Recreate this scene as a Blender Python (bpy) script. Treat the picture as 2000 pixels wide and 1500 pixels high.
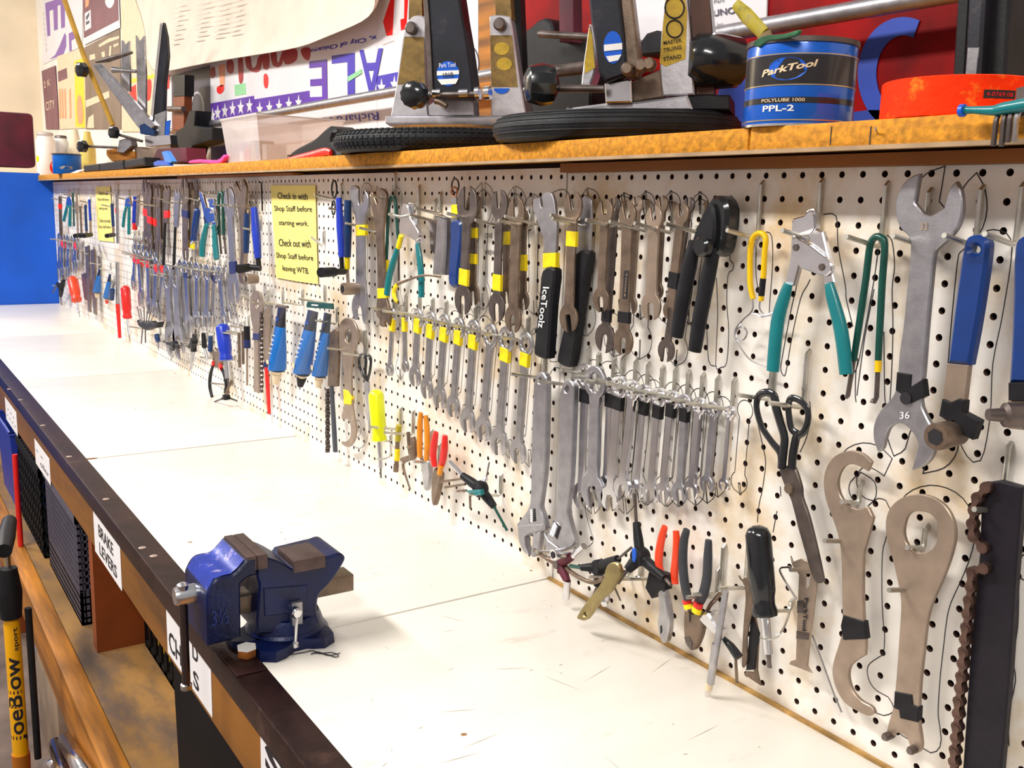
import bpy, bmesh, math, random
from mathutils import Vector, Matrix
from mathutils.geometry import tessellate_polygon
random.seed(7)
S = bpy.context.scene
COL = S.collection
for o in list(bpy.data.objects): bpy.data.objects.remove(o)

# ------------------------------------------------------------------ camera
ZO = 1.5025                      # bench top stands 0.90 m above the floor
F, YAW, PIT, ROL = 1903.9175, 0.980449, 1.389962, 0.027437
CAM = Vector((1.1418, -0.8460, -0.0412 + ZO))
RM = Matrix.Rotation(YAW, 3, 'Z') @ Matrix.Rotation(PIT, 3, 'X') @ Matrix.Rotation(ROL, 3, 'Z')
cd = bpy.data.cameras.new('camera'); co = bpy.data.objects.new('camera', cd); COL.objects.link(co)
cd.sensor_width = 36; cd.lens = F / 2000 * 36; cd.clip_start = .01
co.matrix_world = Matrix.Translation(CAM) @ RM.to_4x4()
S.camera = co

# ------------------------------------------------------------------ light
S.view_settings.view_transform = 'Standard'; S.view_settings.look = 'None'
S.view_settings.gamma = 1; S.view_settings.use_curve_mapping = False
S.view_settings.exposure = 0.4
wd = bpy.data.worlds.new('world'); S.world = wd; wd.use_nodes = True
wd.node_tree.nodes['Background'].inputs[0].default_value = (.98, .97, .95, 1)
wd.node_tree.nodes['Background'].inputs[1].default_value = .27
def area(name, loc, target, sx, sy, power, col=(1, .965, .90)):
    l = bpy.data.lights.new(name, 'AREA'); l.shape = 'RECTANGLE'; l.size = sx; l.size_y = sy
    l.energy = power; l.color = col
    o = bpy.data.objects.new(name, l); COL.objects.link(o); o.location = loc
    d = Vector(target) - Vector(loc); o.rotation_euler = d.to_track_quat('-Z', 'Y').to_euler()
    return o
area('ceiling_and_fill_light', (-.9, -1.75, 3.15), (-.9, -.9, 0), 1.2, .25, 74)
area('ceiling_and_fill_light', (-3.9, -1.75, 3.15), (-3.9, -.9, 0), 1.2, .25, 62)
area('ceiling_and_fill_light', (-6.1, -1.75, 3.15), (-6.4, -.9, 0), 1.2, .25, 42)  # fill lamp added to brighten the far cream wall, set in line with the others
area('ceiling_and_fill_light', (1.9, -1.75, 3.15), (1.9, -.9, 0), 1.2, .25, 44)

# ------------------------------------------------------------------ pixels to places
def ray(px, py): return RM @ Vector(((px - 1000) / F, -(py - 750) / F, -1))
def atY(px, py, Y):
    d = ray(px, py); return CAM + d * ((Y - CAM.y) / d.y)
def atZ(px, py, Z):
    d = ray(px, py); return CAM + d * ((Z - CAM.z) / d.z)
def atX(px, py, X):
    d = ray(px, py); return CAM + d * ((X - CAM.x) / d.x)
def crop(x0, y0, s):
    return lambda a, b: (x0 + a / s, y0 + b / s)
XF = Matrix.Identity(4)         # the upright plane things are laid out on: the wall, or a plane turned about Z
def frame(org=(0, 0, 0), deg=0.):
    global XF
    XF = Matrix.Translation(Vector(org)) @ Matrix.Rotation(math.radians(deg), 4, 'Z')
def loc(px, py, off):           # place in the plane's own axes, off in front of it
    I = XF.inverted(); c = I @ CAM; d = I.to_3x3() @ ray(px, py)
    return c + d * ((-off - c.y) / d.y)
def wp(px, py, off): return XF @ loc(px, py, off)
def mpp(px, py, off):           # metres per pixel there
    return (wp(px, py, off) - CAM).length / F * .97

# ------------------------------------------------------------------ materials
MATS = {}
def mat(name, col, rough=.5, metal=0., var=.06, vscale=30., bump=0., bscale=200., coat=0., spec=.5, stretch=(1, 1, 1), dark=None, dscale=6., damt=.5, dlo=.5, trans=0., ior=1.45, alpha=1., emit=0.):
    if name in MATS: return MATS[name]
    m = bpy.data.materials.new(name); m.use_nodes = True; MATS[name] = m
    nt = m.node_tree; N = nt.nodes; L = nt.links; b = N['Principled BSDF']
    b.inputs['Roughness'].default_value = rough; b.inputs['Metallic'].default_value = metal
    b.inputs['Specular IOR Level'].default_value = spec
    b.inputs['Coat Weight'].default_value = coat; b.inputs['Transmission Weight'].default_value = trans
    b.inputs['IOR'].default_value = ior; b.inputs['Alpha'].default_value = alpha
    c = (*col, 1); b.inputs['Base Color'].default_value = c
    if emit: b.inputs['Emission Color'].default_value = c; b.inputs['Emission Strength'].default_value = emit
    tc = N.new('ShaderNodeTexCoord'); mp = N.new('ShaderNodeMapping'); mp.inputs['Scale'].default_value = stretch
    L.new(tc.outputs['Object'], mp.inputs['Vector']); out = None
    if var:
        n = N.new('ShaderNodeTexNoise'); n.inputs['Scale'].default_value = vscale; n.inputs['Detail'].default_value = 5
        L.new(mp.outputs[0], n.inputs['Vector'])
        r = N.new('ShaderNodeValToRGB'); r.color_ramp.elements[0].position = .3; r.color_ramp.elements[1].position = .7
        r.color_ramp.elements[0].color = tuple(max(0, v * (1 - var * 2)) for v in col) + (1,)
        r.color_ramp.elements[1].color = tuple(min(1, v * (1 + var)) for v in col) + (1,)
        L.new(n.outputs[0], r.inputs[0]); out = r.outputs[0]
    if dark:
        n = N.new('ShaderNodeTexNoise'); n.inputs['Scale'].default_value = dscale; n.inputs['Detail'].default_value = 7; n.inputs['Roughness'].default_value = .65
        L.new(mp.outputs[0], n.inputs['Vector'])
        r = N.new('ShaderNodeValToRGB'); r.color_ramp.elements[0].position = dlo; r.color_ramp.elements[1].position = min(1, dlo + .18)
        r.color_ramp.elements[0].color = (0, 0, 0, 1); r.color_ramp.elements[1].color = (damt, damt, damt, 1)
        L.new(n.outputs[0], r.inputs[0])
        mx = N.new('ShaderNodeMix'); mx.data_type = 'RGBA'
        L.new(r.outputs[0], mx.inputs[0])
        if out: L.new(out, mx.inputs[6])
        else: mx.inputs[6].default_value = c
        mx.inputs[7].default_value = (*dark, 1); out = mx.outputs[2]
    if out: L.new(out, b.inputs['Base Color'])
    if bump:
        n = N.new('ShaderNodeTexNoise'); n.inputs['Scale'].default_value = bscale; n.inputs['Detail'].default_value = 4
        L.new(mp.outputs[0], n.inputs['Vector'])
        bp = N.new('ShaderNodeBump'); bp.inputs['Strength'].default_value = bump; bp.inputs['Distance'].default_value = .002
        L.new(n.outputs[0], bp.inputs['Height']); L.new(bp.outputs[0], b.inputs['Normal'])
    return m
mat('peg_white', (.83, .785, .735), .42, 0, .03, 9, .05, 300, dark=(.58, .38, .14), dscale=6, damt=.75, dlo=.485)
mat('hole_shade', (.03, .014, .012), .9)  # near-black colour stands in for the shade inside the pegboard holes
mat('bench_white', (.80, .755, .69), .30, 0, .03, 14, 0, 100, dark=(.42, .34, .25), dscale=34, damt=.6, dlo=.6, stretch=(1, .3, 1))
mat('seam_dark', (.07, .05, .04), .9)
mat('angle_brown', (.035, .014, .012), .34, .55, .25, 24, .15, 120, dark=(.22, .12, .08), dscale=16, damt=.5, dlo=.6)
mat('wood_apron', (.23, .088, .010), .55, 0, .25, 9, .2, 60, stretch=(.15, 1, 1), dark=(.06, .025, .008), dscale=12, damt=.75, dlo=.52)
mat('wood_red', (.27, .055, .008), .5, 0, .2, 12, .15, 80, stretch=(1, .3, .3), dark=(.1, .03, .01), dscale=9, damt=.6, dlo=.58)
mat('wood_edge', (.47, .17, .012), .6, 0, .35, 30, .3, 80, stretch=(.08, 1, 1), dark=(.12, .04, .006), dscale=26, damt=.8, dlo=.5)
mat('plywood_worn', (.27, .135, .035), .6, 0, .25, 7, .1, 90, stretch=(.4, 1, 1), dark=(.07, .05, .045), dscale=11, damt=.8, dlo=.46)
mat('particle', (.66, .27, .012), .75, 0, .22, 130, .5, 260, dark=(.42, .15, .01), dscale=70, damt=.6, dlo=.52)
mat('particle_top', (.60, .30, .06), .7, 0, .22, 130, .3, 260)
mat('edge_strip', (.42, .28, .16), .6, 0, .15, 20)
mat('cleat', (.30, .11, .018), .6, 0, .25, 10, .15, 60, stretch=(.1, 1, 1), dark=(.06, .02, .01), dscale=5, damt=.8, dlo=.64)
mat('blue_wall', (.0, .095, .60), .5, 0, .06, 6, .05, 80)
mat('cream_wall', (.90, .76, .56), .7, 0, .05, 4, .05, 60)
mat('white_wall', (.8, .74, .68), .7, 0, .05, 4)
mat('floor_conc', (.17, .115, .088), .6, 0, .3, 5, .2, 40, dark=(.05, .03, .025), dscale=3, damt=.7, dlo=.5)
STEEL = mat('steel', (.47, .46, .48), .30, .95, .12, 50, .05, 300)
CHROME = mat('chrome', (.74, .73, .76), .2, 1, .08, 30)
SATIN = mat('satin_steel', (.38, .37, .40), .40, .85, .1, 60, .08, 400)
BRONZE = mat('aged_steel', (.24, .175, .13), .42, .75, .22, 40, .1, 300, dark=(.15, .09, .06), dscale=25, damt=.6, dlo=.55)
DARKST = mat('dark_steel', (.16, .13, .12), .42, .8, .2, 40, .05, 200)
PLATE = mat('nickel_plate', (.36, .275, .215), .4, .6, .1, 40, .05, 300)
ZINC = mat('zinc_wire', (.62, .60, .54), .30, .9, .12, 60, 0, 200, dark=(.35, .22, .1), dscale=60, damt=.4, dlo=.64)
BLACK = mat('black_rubber', (.011, .011, .014), .5, 0, .2, 40, .1, 300, spec=.3)
BLACKG = mat('black_gloss', (.012, .013, .015), .18, 0, .1, 40, coat=.3)
TAPEB = mat('black_tape', (.013, .012, .015), .5, 0, .2, 60, .1, 200, spec=.25)
TAPEY = mat('yellow_tape', (.88, .66, .0), .45, 0, .1, 60, .1, 200)
TAPER = mat('red_tape', (.85, .015, .008), .45, 0, .1, 60, .1, 200)
TAPEBL = mat('blue_tape', (.012, .02, .11), .45, 0, .1, 60, .1, 200)
TEAL = mat('teal_vinyl', (.0, .17, .19), .35, 0, .06, 40, coat=.2)
GREEN = mat('dark_green_vinyl', (.0, .06, .045), .35, 0, .08, 40, coat=.2)
BLUE = mat('blue_vinyl', (.003, .034, .185), .32, 0, .06, 40, coat=.2)
BLUED = mat('dark_blue_vinyl', (.003, .03, .12), .36, 0, .08, 40, coat=.2)
BLUEB = mat('bright_blue', (.006, .035, .46), .35, 0, .06, 40, coat=.2)
YEL = mat('yellow_vinyl', (.85, .52, .0), .4, 0, .08, 40)
NEON = mat('neon_yellow', (.80, .86, .0), .28, 0, .05, 40, coat=.4)
ORANGE = mat('orange_vinyl', (.72, .25, .01), .4, 0, .1, 40)
RED = mat('red_vinyl', (.70, .015, .012), .32, 0, .06, 40, coat=.2)
REDO = mat('red_orange_vinyl', (.80, .05, .008), .35, 0, .06, 40, coat=.2)
INK = mat('marker_ink', (.015, .012, .016), .7)
PAPER = mat('paper_white', (.85, .82, .84), .7, 0, .03, 12)
PAPERY = mat('paper_yellow', (.90, .78, .22), .6, 0, .04, 8)
WHITE = mat('white_plastic', (.84, .82, .80), .45, 0, .04, 20)

# ------------------------------------------------------------------ mesh helpers
def link(name, me, parent=None):
    o = bpy.data.objects.new(name, me); COL.objects.link(o)
    if parent is not None: o.parent = parent
    return o
def worldloc(o):
    v = Vector(o.location)
    while o.parent: o = o.parent; v += Vector(o.location)
    return v
def from_geo(name, V, Fc, m, parent=None, smooth=True, mats=None, idx=None):
    """one mesh object with its origin at the centre of its own box"""
    lo = Vector((min(v[i] for v in V) for i in range(3))); hi = Vector((max(v[i] for v in V) for i in range(3)))
    c = (lo + hi) / 2
    me = bpy.data.meshes.new(name); me.from_pydata([tuple(Vector(v) - c) for v in V], [], Fc); me.update()
    for mm in (mats or [m]): me.materials.append(MATS[mm] if isinstance(mm, str) else mm)
    if idx:
        for p, i in zip(me.polygons, idx): p.material_index = i
    bm = bmesh.new(); bm.from_mesh(me); bmesh.ops.recalc_face_normals(bm, faces=bm.faces); bm.to_mesh(me); bm.free()
    if smooth:
        me.shade_smooth()
        try: me.set_sharp_from_angle(angle=math.radians(38))
        except Exception: pass
    o = link(name, me, parent)
    o.location = c - (worldloc(parent) if parent else Vector((0, 0, 0)))
    return o
class G:
    """collects shapes that belong to one piece"""
    def __init__(s): s.V = []; s.F = []
    def add(s, V, Fc):
        n = len(s.V); s.V += [Vector(v) for v in V]; s.F += [tuple(i + n for i in f) for f in Fc]; return s
    def obj(s, name, m, parent=None, smooth=True): return from_geo(name, s.V, s.F, m, parent, smooth)
def box_geo(lo, hi, ch=0.):
    x0, y0, z0 = lo; x1, y1, z1 = hi
    if ch <= 0:
        V = [(x, y, z) for x in (x0, x1) for y in (y0, y1) for z in (z0, z1)]
        return V, [(0, 1, 3, 2), (4, 6, 7, 5), (0, 4, 5, 1), (2, 3, 7, 6), (0, 2, 6, 4), (1, 5, 7, 3)]
    bm = bmesh.new(); bmesh.ops.create_cube(bm, size=1)
    for v in bm.verts: v.co = Vector(((x0 + x1) / 2 + v.co.x * (x1 - x0), (y0 + y1) / 2 + v.co.y * (y1 - y0), (z0 + z1) / 2 + v.co.z * (z1 - z0)))
    bmesh.ops.bevel(bm, geom=bm.edges[:], offset=ch, segments=2, profile=.5, affect='EDGES')
    bm.verts.index_update(); r = ([v.co.copy() for v in bm.verts], [tuple(v.index for v in f.verts) for f in bm.faces]); bm.free(); return r
def box(name, lo, hi, m, parent=None, ch=0.): return from_geo(name, *box_geo(lo, hi, ch), m, parent, smooth=ch > 0)
def obox_geo(c, ax, ay, az, ch=0.):
    """box about c with half axes ax ay az"""
    V, Fc = box_geo((-1, -1, -1), (1, 1, 1), 0)
    return [Vector(c) + Vector(ax) * v[0] + Vector(ay) * v[1] + Vector(az) * v[2] for v in V], Fc
def tube_geo(P, R, n=10, cap=True, squash=None, up=None):
    """round bar swept along P; R one radius or one for each point; squash = flattening across `up`"""
    P = [Vector(p) for p in P]
    R = [R] * len(P) if not isinstance(R, (list, tuple)) else list(R)
    V = []; Fc = []; prev = None
    for i, p in enumerate(P):
        t = (P[min(i + 1, len(P) - 1)] - P[max(i - 1, 0)])
        if t.length < 1e-9: t = Vector((0, 0, 1))
        t.normalize()
        if up is not None: u = Vector(up)
        elif prev is not None: u = prev
        else: u = Vector((0, 1, 0)) if abs(t.y) < .9 else Vector((1, 0, 0))
        u = u - t * u.dot(t)
        if u.length < 1e-6: u = t.orthogonal()
        u.normalize(); w = t.cross(u); prev = u
        q = squash if squash else 1
        for k in range(n):
            a = 2 * math.pi * k / n
            V.append(p + u * (math.cos(a) * R[i] * q) + w * (math.sin(a) * R[i]))
    for i in range(len(P) - 1):
        for k in range(n):
            a = i * n + k; b = i * n + (k + 1) % n; Fc.append((a, b, b + n, a + n))
    if cap:
        Fc.append(tuple(range(n - 1, -1, -1))); m = (len(P) - 1) * n; Fc.append(tuple(range(m, m + n)))
    return V, Fc
def lathe_geo(p0, p1, prof, n=20, flute=0, fd=.0):
    """turned about the line p0-p1; prof = (t along 0..1, radius)"""
    p0 = Vector(p0); p1 = Vector(p1); d = p1 - p0; t = d.normalized(); u = t.orthogonal().normalized(); w = t.cross(u)
    V = []; Fc = []
    for (s, r) in prof:
        for k in range(n):
            a = 2 * math.pi * k / n; rr = r * (1 - fd * (.5 + .5 * math.cos(flute * a)) * (1 if flute else 0))
            V.append(p0 + d * s + u * (math.cos(a) * rr) + w * (math.sin(a) * rr))
    for i in range(len(prof) - 1):
        for k in range(n):
            a = i * n + k; b = i * n + (k + 1) % n; Fc.append((a, b, b + n, a + n))
    Fc.append(tuple(range(n - 1, -1, -1))); m = (len(prof) - 1) * n; Fc.append(tuple(range(m, m + n)))
    return V, Fc
def crom(P, k=4, closed=True):
    """smooth curve through points; a point with a third value 1 stays a corner"""
    n = len(P); out = []
    rng = range(n) if closed else range(n - 1)
    def g(i): return Vector(P[i % n][:2]) if closed else Vector(P[max(0, min(n - 1, i))][:2])
    def crn(i): return len(P[i % n]) > 2 and P[i % n][2]
    for i in rng:
        p0, p1, p2, p3 = g(i - 1), g(i), g(i + 1), g(i + 2)
        m1 = Vector((0, 0)) if crn(i) else (p2 - p0) / 2
        m2 = Vector((0, 0)) if crn(i + 1) else (p3 - p1) / 2
        if crn(i) : m1 = (p2 - p1) * .5
        if crn(i + 1): m2 = (p2 - p1) * .5
        for j in range(k):
            t = j / k; t2 = t * t; t3 = t2 * t
            out.append(p1 * (2 * t3 - 3 * t2 + 1) + m1 * (t3 - 2 * t2 + t) + p2 * (-2 * t3 + 3 * t2) + m2 * (t3 - t2))
    if not closed: out.append(g(n - 1))
    return [tuple(v) for v in out]
def area2(P): return sum(P[i][0] * P[(i + 1) % len(P)][1] - P[(i + 1) % len(P)][0] * P[i][1] for i in range(len(P))) / 2
def inset(P, d):
    n = len(P); o = []
    for i in range(n):
        a = Vector(P[i - 1]); b = Vector(P[i]); c = Vector(P[(i + 1) % n])
        e1 = (b - a); e2 = (c - b)
        if e1.length < 1e-9 or e2.length < 1e-9: o.append(tuple(b)); continue
        n1 = Vector((-e1.y, e1.x)).normalized(); n2 = Vector((-e2.y, e2.x)).normalized()
        m = n1 + n2
        if m.length < .3: m = n1
        m.normalize(); k = max(.5, m.dot(n1)); o.append(tuple(b + m * (d / k)))
    return o
def plate_geo(outer, holes, yf, th, ch=.0008, fr=None):
    """flat plate: outline in (X, Z), front face at Y = yf, thickness th towards the wall"""
    loops = []
    for i, P in enumerate([outer] + list(holes)):
        P = [tuple(p[:2]) for p in P]
        q = [P[0]]
        for p in P[1:]:
            if (Vector(p) - Vector(q[-1])).length > 2e-5: q.append(p)
        P = q
        a = area2(P)
        if (i == 0) != (a > 0): P = P[::-1]
        loops.append(P)
    V = []; Fc = []; fl = []; ml = []; bl = []
    for P in loops:
        n = len(P); b = len(V)
        Q = inset(P, ch) if ch else P
        V += [Vector((x, yf, z)) for x, z in Q]; V += [Vector((x, yf + ch, z)) for x, z in P]; V += [Vector((x, yf + th, z)) for x, z in P]
        fl.append(list(range(b, b + n))); bl.append(list(range(b + 2 * n, b + 3 * n)))
        for k in range(n):
            j = (k + 1) % n
            Fc.append((b + k, b + j, b + n + j, b + n + k)); Fc.append((b + n + k, b + n + j, b + 2 * n + j, b + 2 * n + k))
    for L_, flip in ((fl, 0), (bl, 1)):
        ids = [i for l in L_ for i in l]
        tri = tessellate_polygon([[Vector((V[i].x, V[i].z, 0)) for i in l] for l in L_])
        for t in tri:
            f = tuple(ids[i] for i in t); Fc.append(f[::-1] if flip else f)
    return V, Fc
def P2(pts, off): # pixels -> (X,Z) on the plane off in front of the wall, corner flags kept
    o = []
    for p in pts:
        w = loc(p[0], p[1], off); o.append((w.x, w.z) + tuple(p[2:]))
    return o
def cpts(K, pts): return [K(p[0], p[1]) + tuple(p[2:]) for p in pts]
def plate(name, px, off, th, m, parent=None, holes=(), sm=4, ch=.0008):
    o = P2(px, off); o = crom(o, sm) if sm else [p[:2] for p in o]
    hh = []
    for h in holes:
        q = P2(h, off); hh.append(crom(q, sm) if sm else [p[:2] for p in q])
    V, Fc = plate_geo(o, hh, -off, th, ch)
    return from_geo(name, [XF @ v for v in V], Fc, m, parent)
def ptube(name, pts, off, rpx, m, parent=None, sm=4, n=10, squash=None):
    """bar through pixels; off one value or one for each point; rpx radius in pixels (one or each)"""
    offs = off if isinstance(off, (list, tuple)) else [off] * len(pts)
    rs = rpx if isinstance(rpx, (list, tuple)) else [rpx] * len(pts)
    W = [wp(p[0], p[1], o) for p, o in zip(pts, offs)]
    Rm_ = [r * mpp(p[0], p[1], o) for p, o, r in zip(pts, offs, rs)]
    W, Rm_ = smooth3(W, Rm_, sm)
    return from_geo(name, *tube_geo(W, Rm_, n, squash=squash, up=XF.to_3x3() @ Vector((0, 1, 0)) if squash else None), m, parent)
def smooth3(W, R, k):
    if not k or len(W) < 3: return W, R
    o = []; r = []
    n = len(W)
    for i in range(n - 1):
        p0, p1, p2, p3 = W[max(0, i - 1)], W[i], W[i + 1], W[min(n - 1, i + 2)]
        for j in range(k):
            t = j / k; t2 = t * t; t3 = t2 * t
            o.append(p1 * (2 * t3 - 3 * t2 + 1) + (p2 - p0) * .5 * (t3 - 2 * t2 + t) + p2 * (-2 * t3 + 3 * t2) + (p3 - p1) * .5 * (t3 - t2))
            r.append(R[i] * (1 - t) + R[i + 1] * t)
    o.append(W[-1]); r.append(R[-1]); return o, r
def tag(o, label, cat=None, group=None, kind=None):
    o['label'] = label
    if cat: o['category'] = cat
    if group: o['group'] = group
    if kind: o['kind'] = kind
    return o
def empty(name, loc, label, cat, group=None, kind=None):
    o = bpy.data.objects.new(name, None); COL.objects.link(o); o.location = loc; o.empty_display_size = .02
    return tag(o, label, cat, group, kind)
def text_geo(body, bold=0., sub=False):
    c = bpy.data.curves.new('t', 'FONT'); c.body = body; c.size = 1; c.offset = bold; c.extrude = 0; c.resolution_u = 3; c.align_x = 'LEFT'
    o = bpy.data.objects.new('t', c); COL.objects.link(o)
    me = bpy.data.meshes.new_from_object(o)
    if sub:
        bm = bmesh.new(); bm.from_mesh(me); bmesh.ops.triangulate(bm, faces=bm.faces[:]); bmesh.ops.subdivide_edges(bm, edges=bm.edges[:], cuts=3, use_grid_fill=True); bm.to_mesh(me); bm.free()
    V = [v.co.copy() for v in me.vertices]; Fc = [tuple(p.vertices) for p in me.polygons]
    bpy.data.objects.remove(o); bpy.data.curves.remove(c); bpy.data.meshes.remove(me)
    return V, Fc
def text(name, body, org, u, v, m, parent=None, bold=0., nrm=None, lift=.0006):
    """lettering filling the parallelogram org, org+u, org+v"""
    V, Fc = text_geo(body, bold)
    x0 = min(p.x for p in V); x1 = max(p.x for p in V); y0 = min(p.y for p in V); y1 = max(p.y for p in V)
    u = Vector(u); v = Vector(v); nn = u.cross(v).normalized()
    W = [Vector(org) + u * ((p.x - x0) / (x1 - x0)) + v * ((p.y - y0) / (y1 - y0)) + nn * lift for p in V]
    return from_geo(name, W, Fc, m, parent, smooth=False)
def textpx(name, body, lb, rb, lt, off, m, parent=None, bold=0.):
    """lettering given by the pixels of its lower-left, lower-right and upper-left corners"""
    a, b, c = wp(*lb, off), wp(*rb, off), wp(*lt, off)
    return text(name, body, a, b - a, c - a, m, parent, bold)
# ------------------------------------------------------------------ the setting
BZ = .90                        # worktop
PT = 1.5105                     # top edge of the pegboard
SB, ST = 1.5245, 1.5475         # shelf underside and top
WY = .34                        # upper wall behind the shelf
FX = -4.36                      # far end of the bench
def struct(o, label): tag(o, label, kind='structure'); return o
struct(box('floor', (-8, -4, -.02), (4, .5, 0), 'floor_conc'), 'dark worn concrete floor under the workbench')
struct(box('wall_back', (-8, WY, 0), (3, WY + .1, 3.2), 'white_wall'), 'upper wall behind the shelf covered with signs')
struct(box('wall_lower', (FX, .012, 0), (2.2, WY, SB - .001), 'hole_shade'), 'low wall carrying the pegboard and the shelf')
struct(box('wall_far', (-6.95, -4, 0), (-6.85, WY, 3.2), 'cream_wall'), 'plain cream wall at the far end of the room')
struct(box('wall_partition', (FX - .04, -1.6, 0), (FX, .012, PT + .047), 'blue_wall'), 'bright blue partition at the far end of the workbench')

mat('wall_reflect', (.52, .50, .51), .7, 0, .08, 2)
struct(box('wall_front_added', (-8, -3.3, 0), (4, -3.2, 3.2), 'wall_reflect'), 'unseen grey wall across the aisle, added for reflections in the steel')  # out of view, added so the chrome tools mirror grey instead of brown floor

# pegboard: panels with real holes
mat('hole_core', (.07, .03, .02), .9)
def pegpanel(x0, x1, z1, seg, label, trim=0.):
    p = .0254; z0 = BZ - .004
    nx = int(round((x1 - x0) / p)); nz = 24
    V = []; Fc = []; r = .0035; wall = set()
    gx = [x0 + .001] + [x0 + (i) * p for i in range(1, nx)] + [x1 - .001]
    gz = [z1 - trim] + [z1 - i * p for i in range(1, nz)] + [z0]
    idx = {}
    def gv(i, j):
        if (i, j) not in idx: idx[(i, j)] = len(V); V.append((gx[i], 0, gz[j]))
        return idx[(i, j)]
    for i in range(nx):
        for j in range(nz):
            cx = x0 + (i + .5) * p; cz = z1 - (j + .5) * p
            q = [gv(i, j), gv(i, j + 1), gv(i + 1, j + 1), gv(i + 1, j)]
            b = len(V); n = seg
            for k in range(n):
                a = math.radians(135) + 2 * math.pi * k / n
                V.append((cx + r * math.cos(a), 0, cz + r * math.sin(a)))
            for k in range(n):
                a = math.radians(135) + 2 * math.pi * k / n
                V.append((cx + r * math.cos(a), .0058, cz + r * math.sin(a)))
            h = n // 4
            for s in range(4):
                c0, c1 = q[s], q[(s + 1) % 4]
                ks = [(s * h + t) % n for t in range(h + 1)]
                Fc.append(tuple([c0] + [b + k for k in ks] + [c1]) if h == 1 else tuple([c0] + [b + k for k in ks] + [c1]))
            for k in range(n):
                k2 = (k + 1) % n; wall.add(len(Fc)); Fc.append((b + k, b + n + k, b + n + k2, b + k2))
    # rim
    n0 = len(V)
    for x in (gx[0], gx[-1]):
        for z in (gz[0], gz[-1]): V += [(x, 0, z), (x, .0058, z)]
    a, b_, c, d = n0, n0 + 2, n0 + 4, n0 + 6
    Fc += [(a, a + 1, b_ + 1, b_), (c, d, d + 1, c + 1), (a, c, c + 1, a + 1), (b_, b_ + 1, d + 1, d)]
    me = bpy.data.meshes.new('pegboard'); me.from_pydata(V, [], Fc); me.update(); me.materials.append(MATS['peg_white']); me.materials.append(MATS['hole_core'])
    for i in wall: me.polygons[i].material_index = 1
    o = link('pegboard_panel', me); tag(o, label, 'pegboard', 'pegboard panels along the bench'); return o
W48 = 48 * .0254
PEG = []
pl = ['white pegboard panel behind the row of black-taped wrenches', 'white pegboard panel behind the row of yellow-taped wrenches',
      'white pegboard panel behind the row of plain combination wrenches', 'white pegboard panel behind the row of red-taped wrenches', 'narrow white pegboard panel against the blue partition']
xs = [(.0065, .0065 + W48), (.0045 - W48, .0045), (.0025 - 2 * W48, .0025 - W48), (.0005 - 3 * W48, .0005 - 2 * W48), (FX + .001, -.0015 - 3 * W48)]
zt = [PT + .004, PT + .006, PT + .005, PT + .006, PT + .006]
for (a, b), z, l, s in zip(xs, zt, pl, (12, 12, 8, 4, 4)): PEG.append(pegpanel(a, b, z, s, l, .0055 if a > 0 else 0.))

# shelf: three particle boards, a strip under the lip, a cleat
sh = empty('wall_shelf', (-1.5, .1, SB), 'long particle board shelf with raw orange edge above the pegboard', 'shelf')
for a, b in ((-4.42, -1.9), (-1.897, .405), (.408, 2.1)):
    V, Fc = box_geo((a, -.065, SB), (b, WY - .002, ST), .0012); from_geo('board', V, Fc, 'particle', sh)
box('edge_strip', (-4.4, -.0665, SB - .0035), (2.1, -.058, SB + .0005), 'edge_strip', sh)
box('cleat', (.004, -.012, PT - .0012), (2.1, .01, SB - .003), 'cleat', sh)
box('cleat', (-1.95, -.022, PT + .0055), (-1.0, .01, SB - .003), 'cleat', sh)
for px in (1623, 1700): # a crack and a nail hole
    w = wp(px, 264, .065); box('crack', (w.x - .0006, -.0654, w.z - .009), (w.x + .0006, -.064, w.z + .008), 'seam_dark', sh)
w = wp(1712, 258, .066); from_geo('nail', *tube_geo([w + Vector((-.001, .004, -.003)), w + Vector((.003, -.006, .003))], .0011, 6), CHROME, sh)
w = wp(1940, 247, .066); from_geo('nail', *tube_geo([w + Vector((-.004, .004, -.001)), w + Vector((.004, -.004, .002))], .0008, 6), CHROME, sh)

# ------------------------------------------------------------------ workbench
mat('apron_pale', (.42, .24, .07), .7, 0, .3, 30, .3, 100, dark=(.15, .07, .02), dscale=25, damt=.8, dlo=.5)
wb = empty('workbench', (-1.5, -.25, 0), 'long wooden workbench with white top panels and brown steel edge', 'workbench')
FI, FO = -.4735, -.5145
sx = [2.1, -.0022, -1.052, -2.096, -3.12, FX + .001]
for a, b in zip(sx[1:], sx[:-1]):
    e = .0022 if a > -.5 else .0045; V, Fc = box_geo((a + e, FI + .0005, BZ - .03), (b - (.0022 if b > -.5 else .0045), -.0005, BZ), .0012); from_geo('top_panel', V, Fc, 'bench_white', wb)
box('top_core', (FX, FI + .002, BZ - .032), (2.1, -.001, BZ - .006), 'seam_dark', wb)
box('backsplash_strip', (.0, -.0062, BZ - .001), (2.1, -.0004, BZ + .0035), 'apron_pale', wb)
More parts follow.
